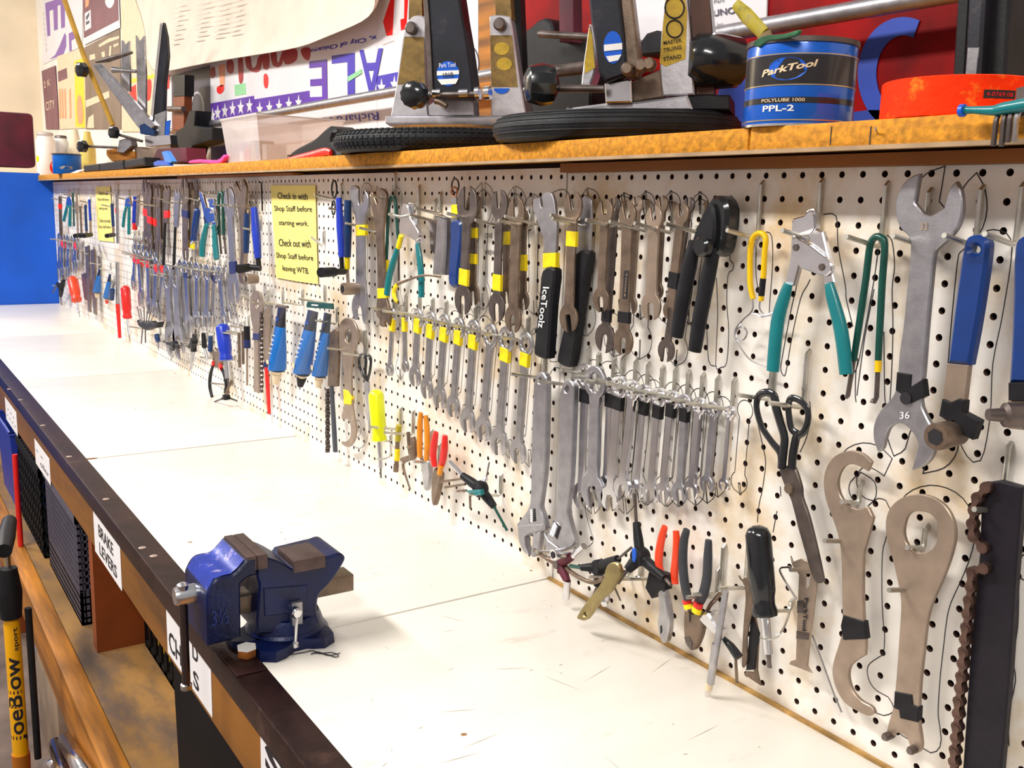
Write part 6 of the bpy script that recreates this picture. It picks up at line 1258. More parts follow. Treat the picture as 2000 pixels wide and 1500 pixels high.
o = plate('lockring_spanner', kk(KM, w2), .026, .004, PLATE, None, [[KM(235 + 27 * math.cos(i * .5236), 300 + 55 * math.sin(i * .5236)) for i in range(12)]], 3); tag(o, 'brown hook spanner with yellow tape beside the grease tubes', 'spanner', 'flat bottom bracket spanners'); plate('tape_band', kk(KM, [(198, 712), (235, 722), (262, 770), (258, 832), (202, 826)]), .0272, .0065, TAPEY, o, sm=0); marker(crom(P2(kk(KM, w2), .026), 2), .005); hook(*KM(245, 415), 'the yellow-taped hook spanner', .05)
sc = empty('scissors', wp(715, 740, .025), 'slim scissors with small black loops', 'scissors'); ptube('handle', kk(KM, [(375, 640), (340, 580), (322, 500), (335, 450), (365, 445), (375, 500), (370, 580), (385, 650)]), .03, 2.8, BLACKG, sc, 4); ptube('handle', kk(KM, [(385, 650), (405, 570), (412, 480), (395, 450), (372, 455)]), .028, 2.8, BLACKG, sc, 4); plate('blade', kk(KM, [(355, 660), (395, 650), (400, 850), (402, 1030), (390, 1020), (375, 850)]), .026, .003, STEEL, sc, sm=0); hook(*KM(365, 455), 'the slim scissors', .05, .05)
# upper middle
def crank(K, top, bot, r, off, m, label, head, group='blue handled crank tools', end=None, ring=None):
    o = empty('crank_tool', wp(*K(*top), off), label, 'crank tool', group); ptube('handle', kk(K, [top, ((top[0] + bot[0]) / 2, (top[1] + bot[1]) / 2), bot]), off, [v * 1.35 for v in r], m, o, 3, 14, .75); return o
c1_ = crank(KN, (185, 205), (208, 715), [5.5, 7, 5.5], .058, BLUEB, 'bright blue crank extractor with a black knob at its foot', None)
ptube('neck', kk(KN, [(206, 710), (212, 840)]), .04, 4.6, BLACK, c1_, 0); ptube('knob', kk(KN, [(225, 840), (150, 842), (145, 842), (30, 848)]), [.04, .07, .07, .11], [6.5, 6.5, 9.5, 10], BLACK, c1_, 0, 14)
ptube('key_ring', [KN(145 + 22 * math.cos(i * .4488), 130 + 75 * math.sin(i * .4488)) for i in range(15)], .03, 1.8, BLACK, c1_, 0, 8); ptube('key_ring', [KN(138 + 14 * math.cos(i * .4488), 290 + 60 * math.sin(i * .4488)) for i in range(15)], .03, 1.6, BLACK, c1_, 0, 8); hook(*KN(205, 230), 'the bright blue crank extractor', .06)
c2_ = crank(KN, (262, 225), (258, 715), [6.5, 8, 6.5], .03, BLUED, 'dark blue crank tool with yellow tape and socket foot', None); ptube('tape_band', kk(KN, [(257, 715), (256, 818)]), .03, 7, TAPEY, c2_, 0, 14, .75); ptube('shank', kk(KN, [(256, 815), (265, 940)]), .028, 5, PLATE, c2_, 0, 12, .6); socket((215, 990), .02, .06, .012, PLATE, c2_, KN); hook(*KN(290, 335), 'the dark blue crank tool', .05)
v3 = [(280, 130), (310, 95, 1), (345, 120), (350, 250), (370, 262), (395, 222), (405, 140, 1), (432, 190), (435, 280), (405, 370), (396, 500), (400, 700), (402, 900), (410, 980), (420, 1100), (420, 1250), (402, 1295, 1), (385, 1250), (375, 1160), (350, 1130), (330, 1170), (335, 1240, 1), (318, 1255), (295, 1170), (300, 1080), (325, 1000), (330, 700), (325, 400), (300, 310)]
o = plate('headset_wrench', kk(KN, v3), .028, .005, SATIN, None, sm=3, ch=.001); tag(o, 'silver headset wrench with yellow tape under its upper jaw', 'wrench'); plate('tape_band', kk(KN, [(328, 438), (408, 436), (408, 530), (328, 534)]), .0292, .0075, TAPEY, o, sm=0); marker(crom(P2(kk(KN, v3), .028), 2), .005); hook(*KN(400, 455), 'the silver headset wrench', .04)
v4 = [(445, 190), (465, 150), (500, 240), (515, 250), (535, 120, 1), (570, 140), (592, 200), (580, 330), (562, 500), (566, 700), (580, 980), (590, 1070), (612, 1150), (622, 1230), (610, 1305, 1), (580, 1260), (570, 1312), (545, 1312), (530, 1250), (505, 1200), (515, 1000), (510, 700), (495, 450), (470, 320)]
o = plate('headset_wrench', kk(KN, v4), .03, .005, BRONZE, None, sm=3, ch=.001); tag(o, 'brown headset wrench with yellow tape above its lower jaw', 'wrench'); plate('tape_band', kk(KN, [(513, 984), (582, 984), (592, 1070), (515, 1074)]), .0312, .0075, TAPEY, o, sm=0); marker(crom(P2(kk(KN, v4), .03), 2), .005); hook(*KN(540, 500), 'the brown headset wrench', .045)
hk = empty('bent_hex_key', wp(770, 450, .02), 'dark green hairpin hex key beside the teal cutter', 'hex key'); ptube('sleeve', kk(KN, [(590, 1000), (600, 600), (612, 320), (632, 210), (655, 195), (672, 240), (688, 450), (698, 560)]), .02, 3.4, GREEN, hk, 4); ptube('tip', kk(KN, [(698, 550), (702, 920)]), .02, 2.6, DARKST, hk, 0, 6); ptube('tape_band', kk(KN, [(602, 740), (598, 840)]), .0204, 4, TAPEY, hk, 0); hook(*KN(665, 230), 'the far green hairpin hex key', .05, .05)
o, cm = cutters(KN, [(690, 640), (660, 740), (620, 880), (598, 1040)], [(862, 600), (880, 720), (895, 880), (895, 1060)], [(730, 280), (790, 245), (800, 380), (740, 540), (715, 640), (675, 640), (715, 480)], [(815, 370), (850, 370), (885, 600), (845, 605), (825, 500)], [(725, 275), (770, 262), (800, 380), (865, 490), (872, 545), (845, 575), (790, 545), (725, 510), (705, 480)], [6, 8, 8.5, 8], .03, 'teal handled cable cutter with yellow tape on its neck', None)
ptube('tape_band', kk(KN, [(722, 530), (695, 635)]), .034, 6.6, TAPEY, o, 0, 12, .7); plate('blade', kk(KN, [(735, 265), (800, 238), (835, 245), (822, 330), (770, 400), (730, 330)]), .034, .006, CHROME, o, sm=0); hook(*KN(870, 400), 'the yellow-taped cable cutter', .06, .06)
lv = empty('tyre_lever', wp(800, 560, .04), 'thin curved steel lever with a yellow taped end', 'lever'); ptube('bar', kk(KN, [(690, 945), (760, 920), (860, 885), (950, 872), (1060, 885)]), .05, [4, 3, 2.5, 2.5, 2.5], BRONZE, lv, 4, 10, .6); ptube('taped_end', kk(KN, [(690, 950), (660, 1000), (665, 1060), (685, 1100)]), .05, [5, 6, 6, 4], TAPEY, lv, 3, 12, .6); hook(*KN(1010, 400), 'the curved lever', .05)
for pts, off, lab, m in (([(85, 295), (150, 330), (148, 520), (135, 740), (50, 735), (70, 520)], .03, 'tapered grey steel drift hanging beside the blue gripped pliers', STEEL), ([(20, 330), (82, 350), (78, 480), (70, 600), (35, 560)], .02, 'dark steel drift behind the tapered grey one', DARKST)):
    o = plate('steel_drift', kk(KO, pts), off, .012, m, None, sm=0, ch=.003); tag(o, lab, 'drift', 'steel drifts')
hook(*KO(110, 290), 'the steel drifts', .05)
bp = plate('crimping_pliers', kk(KO, [(185, 345), (255, 350), (262, 480), (237, 700), (226, 822), (170, 808), (170, 640), (180, 480)]), .03, .012, BLUE, None, sm=3, ch=.004); tag(bp, 'blue gripped tool with yellow tape and copper loop', 'pliers'); plate('tape_band', kk(KO, [(190, 225), (235, 222), (245, 320), (190, 318)]), .031, .012, TAPEY, bp, sm=0); plate('neck', kk(KO, [(190, 170), (225, 165), (232, 345), (188, 345)]), .028, .006, STEEL, bp, sm=0)
ptube('copper_loop', [KO(215 + 22 * math.cos(i * .4488), 130 + 35 * math.sin(i * .4488)) for i in range(15)], .02, 2, mat('copper', (.55, .25, .15), .35, .9), bp, 0, 8); ptube('black_loop', [KO(222 + 26 * math.cos(i * .4488), 85 + 52 * math.sin(i * .4488)) for i in range(15)], .016, 1.8, DARKST, bp, 0, 8); hook(*KO(255, 345), 'the blue gripped tool', .05)
dbl_wrench(KO(305, 230), KO(272, 920), 56 / 3.75, 74 / 3.75, 58 / 3.75, .032, DARKST, 'dark grey cone wrench with wide upper jaw and yellow tape', G1, .1, .1, [(KO(277, 755), 32, TAPEY)])
dbl_wrench(KO(350, 240), KO(345, 880), 46 / 3.75, 52 / 3.75, 46 / 3.75, .02, BRONZE, 'brown cone wrench with two yellow tapes behind the wide jawed one', G1, .1, .1, [(KO(322, 430), 20, TAPEY), (KO(330, 620), 20, TAPEY)])
dbl_wrench(KO(540, 225), KO(520, 975), 54 / 3.75, 60 / 3.75, 58 / 3.75, .032, DARKST, 'olive grey cone wrench with yellow tape beside the bare brown one', G1, .2, .1, [(KO(523, 795), 32, TAPEY)])
dbl_wrench(KO(585, 240), KO(590, 880), 44 / 3.75, 40 / 3.75, 40 / 3.75, .02, BRONZE, 'thin brown cone wrench with yellow tape near the top', G1, .2, .1, [(KO(578, 470), 26, TAPEY)])
dbl_wrench(KO(663, 285), KO(640, 1060), 68 / 3.75, 62 / 3.75, 58 / 3.75, .032, BRONZE, 'broad bare brown cone wrench beside the lettered pedal wrench', G1, .05, .0)
dbl_wrench(KO(712, 330), KO(715, 930), 42 / 3.75, 40 / 3.75, 40 / 3.75, .02, BRONZE, 'narrow cone wrench with yellow tape behind the broad bare one', G1, .1, .1, [(KO(708, 650), 32, TAPEY)])
for x, y, w_ in ((330, 320, 'the wide jawed cone wrench'), (545, 370, 'the olive grey cone wrench'), (720, 375, 'the broad bare cone wrench')): hook(*KO(x + 60, y + 20), w_, .06)
for t_, x0, x1, y in (('CONE', 440, 495, 468), ('WRENCHES', 440, 560, 592)): textpx('marker_lettering', t_, KO(x0, y), KO(x1, y), KO(x0, y - 35), .0003, INK, PEG[1])
# yellow notice
KX = crop(370, 340, 3.127)
yn = plate('notice_sheet', kk(KX, [(495, 70), (768, 68), (775, 380), (784, 672), (655, 655), (530, 632), (515, 380)]), .004, .0008, PAPERY, None, sm=0, ch=0); tag(yn, 'yellow notice with bold black lettering between the crank tools', 'notice')
for t_, l, r, y0, y1 in (('Check in with', (540, 150), (722, 158), 112, 118), ('Shop Staff before', (520, 235), (750, 242), 192, 200), ('starting work.', (548, 320), (728, 328), 280, 286), ('Check out with', (548, 440), (742, 450), 395, 402), ('Shop Staff before', (532, 520), (758, 540), 478, 492), ('leaving WTB.', (570, 600), (732, 622), 555, 572)): textpx('lettering', t_, KX(*l), KX(*r), KX(l[0] - 2, y0), .0045, INK, yn, .006)
# grease tubes
TB = mat('tube_blue', (.0, .13, .48), .3, 0, .06, 30, coat=.3); TK = mat('tube_black', (.012, .012, .016), .3, 0, .1, 30, coat=.3); BAG = mat('clear_bag', (.3, .33, .36), .08, 0, 0, alpha=.05)
def grease_tube(K, top, bot, wt, wb, off, label, cap, txt=True):
    A = wp(*K(*top), off); B = wp(*K(*bot), off); k = mpp(*K(*bot), off); o = empty('grease_tube', A, label, 'tube', 'grease tubes'); n = 20; V = []; Fc = []; mi = []; S_ = [0, .04, .12, .28, .3, .5, .75, .97, 1.0]
    for s in S_:
        rw = (wt * 2.0 + (wb * 1.15 - wt * 2.0) * s) * k / 2; rd = rw * (.06 + .94 * min(1, s * 1.1)); p = A + (B - A) * s
        for i in range(n): a = 2 * math.pi * i / n; V.append(p + Vector((math.cos(a) * rw, math.sin(a) * rd, 0)))
    for j in range(len(S_) - 1):
        for i in range(n): Fc.append((j * n + i, j * n + (i + 1) % n, (j + 1) * n + (i + 1) % n, (j + 1) * n + i)); mi.append(1 if S_[j + 1] <= .3 else 0)
    Fc.append(tuple(range(n))); mi.append(1); Fc.append(tuple(range((len(S_) - 1) * n, len(S_) * n))); mi.append(0)
    b = from_geo('body', V, Fc, TB, o, True, [TB, TK], mi)
    d = (B - A).normalized(); r_ = wb * k / 2; from_geo('shoulder', *lathe_geo(B, B + d * r_ * .7, [(0, r_ * .95), (.6, r_ * .6), (1, r_ * .45)], 18), 'sign_cream', o); from_geo('cap', *lathe_geo(B + d * r_ * .55, B + d * r_ * 1.9, [(0, r_ * .6), (.2, r_ * .62), (1, r_ * .38)], 16), cap, o)
    fr = lambda s, u, dd=.0: A + (B - A) * s + Vector((u * k, -(wt * 2.0 + (wb * 1.15 - wt * 2.0) * s) * k / 2 * (.06 + .94 * min(1, s * 1.1)) - .0012 - dd, 0))
    if txt:
        for i, s in enumerate((.45, .52, .59, .66, .73)): p = fr(s, -wb * .3); q = fr(s, wb * (.2 - .05 * (i % 2))); h = Vector((0, 0, .0022)); from_geo('print_line', [p, q, q + h, p + h], [(0, 1, 2, 3)], WHITE, b, False)
        p = fr(.9, -wb * .32); q = fr(.9, wb * .1); h = Vector((0, 0, .010)); from_geo('label_patch', [p, q, q + h, p + h], [(0, 1, 2, 3)], 'sign_cream', b, False)
        p = fr(.22, -wt * .3); q = fr(.2, wt * .3); h = Vector((0, 0, .008)); text('lettering', 'ParkTool', p, q - p, h, STK, b, .02)
    return o
g1_ = grease_tube(KX, (565, 815), (535, 1195), 22, 31, .04, 'single blue grease tube with cream nozzle', MATS['sign_cream']); ptube('clip', kk(KX, [(535, 805), (600, 812)]), .04, 3, DARKST, g1_, 0); hook(*KX(570, 800), 'the single grease tube', .05); ptube('eyelet', kk(KX, [(470, 770), (475, 740), (490, 745), (480, 800)]), .03, 1.6, ZINC, HOOKS[-1], 3, 8)
g2_ = grease_tube(KX, (755, 835), (690, 1215), 26, 32, .05, 'blue grease tube with black cap in the clear bag', BLACK); g3_ = grease_tube(KX, (845, 850), (795, 1230), 18, 27, .028, 'blue grease tube with cream nozzle behind the bagged one', MATS['sign_cream'])
bg = plate('bag_header', kk(KX, [(718, 778), (872, 790), (876, 826), (714, 815)]), .056, .003, GREEN, None, sm=0); tag(bg, 'green header clip of the clear grease bag', 'bag'); plate('slot', kk(KX, [(745, 795), (785, 798), (785, 806), (745, 803)]), .0566, .0005, WHITE, bg, sm=0, ch=0)
sh_ = plate('clear_film', kk(KX, [(716, 815), (872, 826), (850, 1000), (830, 1235), (640, 1215), (690, 960)]), .075, .0006, BAG, bg, sm=0, ch=0)
hook(*KX(825, 785), 'the bagged grease tubes', .06); hook(*KX(690, 800), 'nothing on it between the grease tubes', .05); hook(*KX(820, 440), 'nothing on it beside the yellow notice', .035, .03, 35)
# ---- far part of the board (beyond the yellow notice)
KP = crop(220, 330, 4.285); KQ = crop(80, 330, 4.284)
G2 = 'flat cone wrenches beyond the notice'
c3 = crank(KX, (395, 205), (420, 515), [6, 8, 6], .04, BLUEB, 'bright blue crank extractor between the notice and the brown wrench', None); ptube('neck', kk(KX, [(420, 510), (425, 590)]), .04, 5, BLACK, c3, 0); ptube('knob', kk(KX, [(435, 575), (370, 570), (365, 570), (302, 580)]), [.04, .06, .06, .09], [6, 6, 8, 9], BLACK, c3, 0, 14); hook(*KX(435, 350), 'the bright blue crank beyond the notice', .045)
c4 = crank(KX, (352, 240), (346, 480), [5, 6, 5], .03, BLUED, 'dark blue crank tool behind the bright blue one beyond the notice', None); ptube('shank', kk(KX, [(346, 480), (338, 590)]), .03, 4, PLATE, c4, 0); socket((345, 640), .02, .05, .013, PLATE, c4, KX); hook(*KX(375, 215), 'the dark blue crank beyond the notice', .05)
hw2 = [(268, 75), (282, 42, 1), (300, 98), (315, 102), (325, 30, 1), (345, 75), (342, 200), (328, 330), (332, 470), (325, 600), (335, 650), (320, 672), (300, 640), (305, 560), (312, 470), (305, 300), (285, 160)]
o = plate('headset_wrench', kk(KX, hw2), .034, .005, BRONZE, None, sm=3, ch=.001); tag(o, 'long brown headset wrench reaching up to the shelf', 'wrench'); hook(*KX(320, 210), 'the long brown headset wrench', .05)
dbl_wrench(KX(240, 180), KX(268, 690), 34 / 3.127, 32 / 3.127, 34 / 3.127, .03, SATIN, 'silver headset wrench with dark blue tape near its foot', None, .1, .1, [(KX(262, 572), 24, TAPEBL)], th=.005, name='headset_wrench'); hook(*KX(255, 205), 'the silver blue-taped wrench', .05)
hk = empty('bent_hex_key', wp(430, 430, .02), 'dark green hairpin hex key beyond the notice', 'hex key'); ptube('sleeve', kk(KX, [(182, 370), (178, 250), (180, 140), (190, 115), (203, 130), (206, 250), (210, 370)]), .022, 3.4, GREEN, hk, 4)
for x0, x1 in ((183, 195), (210, 222)): ptube('tip', kk(KX, [(x0, 360), (x1, 488)]), .022, 2.2, DARKST, hk, 0, 6)
hook(*KX(215, 250), 'the hairpin hex key beyond the notice', .04); hook(*KX(195, 130), 'the loop of the hairpin hex key', .035)
o, cm = cutters(KX, [(105, 310), (95, 360), (82, 430), (78, 500)], [(150, 310), (155, 380), (160, 450), (168, 520)], [(55, 100), (75, 110), (110, 240), (125, 310), (90, 315), (85, 240)], [(115, 150), (145, 150), (165, 250), (160, 315), (140, 315), (125, 230)], [(85, 215), (120, 205), (150, 240), (150, 290), (115, 290), (90, 260)], [5.5, 7, 8, 7.5], .03, 'teal handled cable cutter beyond the notice', None); hook(*KX(160, 130), 'the teal cutter beyond the notice', .04)
screwdriver(KX, (50, 212), (25, 402), (8, 430), 6.5, 3, .04, BLUE, 'short tool with a slanted blue grip beside the far teal cutter', flute=0); hook(*KX(60, 160), 'the slanted blue grip', .04)
lh = empty('long_hex_key', wp(510, 390, .01), 'straight black hex key hanging beside the notice', 'hex key'); ptube('rod', kk(KX, [(430, 50), (440, 55), (445, 225)]), .008, 1.6, INK, lh, 0, 6)
# plain combination wrenches
rings = [(565, 838), (605, 845), (650, 850), (700, 858), (742, 866), (788, 874), (842, 880), (890, 884), (935, 890)]
jaws = [(600, 1300), (628, 1292), (655, 1255), (695, 1250), (740, 1250), (782, 1250), (828, 1250), (925, 1255), (965, 1205)]
for i in range(9):
    comb_wrench(KP(*rings[i]), KP(*jaws[i]), 28 / 4.285, .022 + .008 * (i % 2), STEEL, f'{ORD[8 - i]} plain combination wrench counting away from the notice', 'plain wrenches beyond the notice', (KP(rings[i][0] + 5, rings[i][1] + 45), 10, TAPEBL) if i in (1, 6) else None, ol=False, kr=.8, kj=.9)
    hook(*KP(rings[i][0] + 8, rings[i][1] - 15), f'the {ORD[8 - i]} plain wrench away from the notice', .045)
for i, (a, b, l) in enumerate([((450, 920), (478, 1420), 'next to the red-taped row'), ((520, 912), (542, 1440), 'next to the plain wrench row')]):
    o = comb_wrench(KP(*a), KP(*b), 44 / 4.285, .032, SATIN, f'tall adjustable wrench beyond the notice, {l}', 'tall adjustable wrenches beyond the notice', ol=False, kr=.72, kj=.95, phi=.5, name='adjustable_wrench', th=.009); hook(*KP(a[0] + 12, a[1] - 15), f'the far adjustable wrench {l}', .055)
# dark and brown wrenches above
dbl_wrench(KP(600, 190), KP(605, 690), 44 / 4.285, 34 / 4.285, 24 / 4.285, .03, BRONZE, 'brown cone wrench with dark blue tape beyond the notice', G2, .1, .1, [(KP(580, 365), 14, TAPEBL)]); hook(*KP(640, 300), 'the blue-taped brown cone wrench', .045)
dbl_wrench(KP(650, 200), KP(655, 560), 36 / 4.285, 26 / 4.285, 24 / 4.285, .022, BRONZE, 'short brown cone wrench behind the slanted blue grip', G2, .1, .1, [(KP(660, 640), 12, TAPEY)])
for (a, b, l, m_) in (((535, 200), (512, 840), 'long pedal wrench with black lower half beyond the notice', SATIN), ((452, 170), (425, 800), 'long pedal wrench with red tape above its black grip', BRONZE)):
    mid = (a[0] * .55 + b[0] * .45, a[1] * .55 + b[1] * .45); o = plate('pedal_wrench', kk(KP, [(a[0] - 22, a[1] + 10), (a[0] - 12, a[1] - 30), (a[0], a[1] + 20), (a[0] + 14, a[1] - 30), (a[0] + 24, a[1] + 20), (mid[0] + 16, mid[1]), (mid[0] - 14, mid[1])]), .032, .005, m_, None, sm=0); tag(o, l, 'wrench')
    ptube('grip', kk(KP, [mid, b]), .032, [3.6, 4], BLACK, o, 0, 12, .7)
    if 'red' in l: plate('tape_band', kk(KP, [(428, 350), (462, 350), (460, 410), (426, 412)]), .034, .008, TAPER, o, sm=0)
    hook(*KP(a[0] + 20, a[1] + 95), 'the ' + ('red-taped' if 'red' in l else 'plain') + ' far pedal wrench', .05)
for i, (x, t, yb, ty, l) in enumerate([(268, 150, 600, 362, 'nearest the blue vial'), (300, 180, 610, 425, 'second from the blue vial'), (338, 185, 620, 442, 'third from the blue vial'), (378, 190, 640, None, 'fourth from the blue vial'), (408, 195, 620, None, 'fifth from the blue vial')]):
    dbl_wrench(KP(x, t + 20), KP(x + 8, yb - 10), 30 / 4.285, 22 / 4.285, 22 / 4.285, .022 + .006 * (i % 2), BRONZE, f'brown cone wrench in the far cluster, {l}', G2, .1, .1, [(KP(x, ty), 14, TAPER)] if ty else (), ol=False); hook(*KP(x + 18, t + 130), f'the far cone wrench {l}', .045)
# red-taped row
rr = [(180, 735), (210, 742), (248, 765), (288, 772), (330, 800), (360, 815), (415, 835)]; jj = [(170, 955), (235, 1055), (230, 1090), (300, 1135), (318, 1150), (345, 1165), (378, 1185)]
for i in range(7):
    comb_wrench(KP(*rr[i]), KP(*jj[i]), (18 + i) / 4.285, .022 + .008 * (i % 2), STEEL, f'{ORD[6 - i]} red-taped wrench counting from the far adjustable wrenches', 'red-taped wrench row', (KP(rr[i][0] + 3, rr[i][1] + 28), 11, TAPER) if i != 4 else None, ol=False, kr=.8, kj=.95); hook(*KP(rr[i][0] + 6, rr[i][1] - 12), f'the {ORD[6 - i]} red-taped wrench', .045)
for i in range(6): hook(*KP(168 + i * 42, 705 + i * 12), f'nothing, {ORD[i]} in the line above the red tapes', .04)
# low tools beyond the notice
screwdriver(KX, (200, 915), (225, 1140), (240, 1290), 13.5, 5.5, .045, BLUEB, 'fat screwdriver with a bright blue ribbed handle'); hook(*KX(275, 1135), 'the bright blue screwdriver', .03, .012)
bpl = pliers(KX, [(145, 1165), (128, 1230), (125, 1300), (138, 1360)], [(190, 1175), (215, 1230), (225, 1290), (218, 1335)], [(140, 1060), (160, 1080), (185, 1080), (190, 1120), (185, 1180), (150, 1175), (140, 1120)], [3.2, 4.2, 4.2, 3.6], .036, BLACK, 'pliers hung jaws up with black grips and red collars', [((148, 1150), (143, 1172), 4.6, RED), ((186, 1165), (195, 1188), 4.6, RED)], kh=(170, 1130))
threeway(KX, (225, 1362), [((200, 1372), .05, 3, (130, 1400), .05, 1.8, BLACK, DARKST), ((235, 1310), .04, 3.5, (260, 1260), .03, 3, BRONZE, BRONZE), ((250, 1370), .035, 3, (290, 1385), .03, 1.8, BLACK, DARKST)], .045, 'small three way wrench resting low beside the blue screwdriver', rh=6, kh=(262, 1290))
for i, (pts, m_, l) in enumerate([([(130, 990), (128, 1080), (150, 1130)], BLUED, 'dark blue gripped small pliers'), ([(85, 970), (92, 1060), (110, 1130)], BLACK, 'black gripped small screwdriver'), ([(30, 980), (28, 1080), (8, 1190)], BLACK, 'black folding hex set')]):
    o = empty('small_tool', wp(*KX(*pts[0]), .03), l + ' beyond the blue screwdriver', 'tool'); ptube('grip', kk(KX, pts[:2]), .035, [5, 6.5], m_, o, 0, 12, .8); ptube('shaft', kk(KX, pts[1:]), .035, 2.6, STEEL if i else BRONZE, o, 0); hook(*KX(pts[1][0] + 18, pts[1][1] - 30), 'the ' + l, .04)
for i, (x, y0, y1, m_, l) in enumerate([(303, 970, 1180, BRONZE, 'thin brown file'), (325, 960, 1160, BRONZE, 'square brown file'), (350, 930, 1060, BLACK, 'black gripped bradawl')]):
    o = empty('hand_file', wp(*KX(x, y0), .03), l + ' beside the blue-taped hook spanner', 'file'); ptube('grip' if i == 2 else 'bar', kk(KX, [(x, y0), (x + 4, y1)]), .03, 3 if i < 2 else 6.5, m_, o, 0, 10)
    if i == 2: ptube('blade', kk(KX, [(352, 1060), (352, 1290)]), .03, 2.2, PLATE, o, 0); ptube('blue_collar', kk(KX, [(352, 1010), (354, 1062)]), .0305, 6.8, TAPEBL, o, 0)
    hook(*KX(x + 12, y0 + 12), 'the ' + l, .05)
x5 = [(370, 770), (385, 725), (408, 712), (435, 740), (446, 830), (432, 900), (420, 980), (420, 1100), (422, 1320), (408, 1330), (390, 1310), (395, 1100), (388, 960), (372, 860)]
o = plate('lockring_spanner', kk(KX, x5), .03, .004, PLATE, None, [[KX(412 + 10 * math.cos(i * .6), 790 + 30 * math.sin(i * .6)) for i in range(10)]], 3); tag(o, 'brown ring spanner with dark blue tape beside the single grease tube', 'spanner', 'flat bottom bracket spanners'); plate('tape_band', kk(KX, [(386, 970), (424, 974), (422, 1015), (386, 1012)]), .0315, .007, TAPEBL, o, sm=0); hook(*KX(395, 755), 'the blue-taped ring spanner', .04)
w3 = plate('chain_whip', kk(KX, [(455, 830), (475, 815), (482, 1000), (490, 1180), (455, 1180), (448, 1000)]), .028, .006, PLATE, None, sm=0, ch=.001); tag(w3, 'chain whip with a red grip beside the single grease tube', 'chain whip'); ptube('grip', kk(KX, [(470, 1180), (478, 1300), (487, 1465)]), .03, [6, 6.5, 5.5], RED, w3, 3, 12, .6); ptube('blue_collar', kk(KX, [(462, 1150), (468, 1195)]), .03, 6.2, TAPEBL, w3, 0, 12, .6); chain([(440, 850 + i * 28) for i in range(18)], KX, .03, w3, .004, DARKST); hook(*KX(478, 800), 'the red gripped chain whip', .045)
# red handled and black tools near the far end
screwdriver(KP, (105, 975), (125, 1255), (145, 1440), 8.5, 2.2, .04, RED, 'screwdriver with a fat red handle beyond the far adjustable wrenches', flute=6); hook(*KP(150, 1240), 'the fat red screwdriver', .03, .012)
o = empty('pry_bar', wp(*KP(45, 1150), .03), 'slim steel bar with a long red grip beside the fat red screwdriver', 'bar'); ptube('bar', kk(KP, [(40, 780), (42, 1140)]), .03, 3.4, SATIN, o, 0); ptube('grip', kk(KP, [(42, 1130), (60, 1415)]), .03, [3.8, 3.2], RED, o, 0); hook(*KP(50, 945), 'the slim red bar', .035)
hs = plate('hex_key_stand', kk(KP, [(198, 1262), (225, 1285), (255, 1270), (280, 1290), (310, 1272), (340, 1295), (380, 1280), (368, 1325), (310, 1335), (272, 1352), (215, 1320)]), .06, .02, BLACK, None, sm=0, ch=.004); tag(hs, 'black fanned hex key holder on a long hook', 'hex keys')
for x, y in ((205, 1150), (232, 1170), (262, 1150), (290, 1190), (320, 1170), (350, 1200), (240, 1460), (275, 1455)): ptube('hex_key', kk(KP, [(270 + (x - 270) * .5, 1290), (x, y)]), .055, 1.3, STEEL if y < 1300 else DARKST, hs, 0, 6)
hook(*KP(330, 1345), 'the fanned hex keys', .08, .02)
threeway(KP, (520, 1470), [((460, 1460), .05, 4, (400, 1435), .05, 1.8, BLACK, DARKST), ((560, 1490), .04, 4, (600, 1475), .04, 1.8, BLACK, DARKST), ((505, 1510), .04, 4, (490, 1600), .04, 2, BLACK, STEEL)], .045, 'three way hex wrench under the far adjustable wrenches', rh=7, kh=(560, 1450))
threeway(KP, (680, 1440), [((690, 1390), .05, 4, (695, 1345), .05, 2, BLACK, DARKST), ((640, 1490), .04, 4, (615, 1480), .04, 1.8, BLACK, DARKST), ((665, 1520), .04, 4, (655, 1600), .04, 2, BLACK, STEEL)], .045, 'three way hex wrench beside the black folding hex set', rh=7, kh=(710, 1460))
o = screwdriver(KP, (370, 1380), (380, 1450), (385, 1520), 5, 2, .04, BLUED, 'stubby dark blue gripped tool below the fanned hex keys'); hook(*KP(400, 1400), 'the stubby dark blue tool', .03)
vl = empty('blue_vial', wp(*KP(190, 330), .03), 'blue and silver tyre gauge with a red band', 'gauge'); ptube('barrel', kk(KP, [(190, 235), (182, 460)]), .035, [4, 4.5], BLUEB, vl, 0, 14); ptube('silver_side', kk(KP, [(215, 230), (205, 470)]), .03, 5, SATIN, vl, 0, 12, .6); ptube('red_band', kk(KP, [(187, 455), (186, 505)]), .036, 4.6, RED, vl, 0, 14); hook(*KP(225, 300), 'the blue tyre gauge', .04)
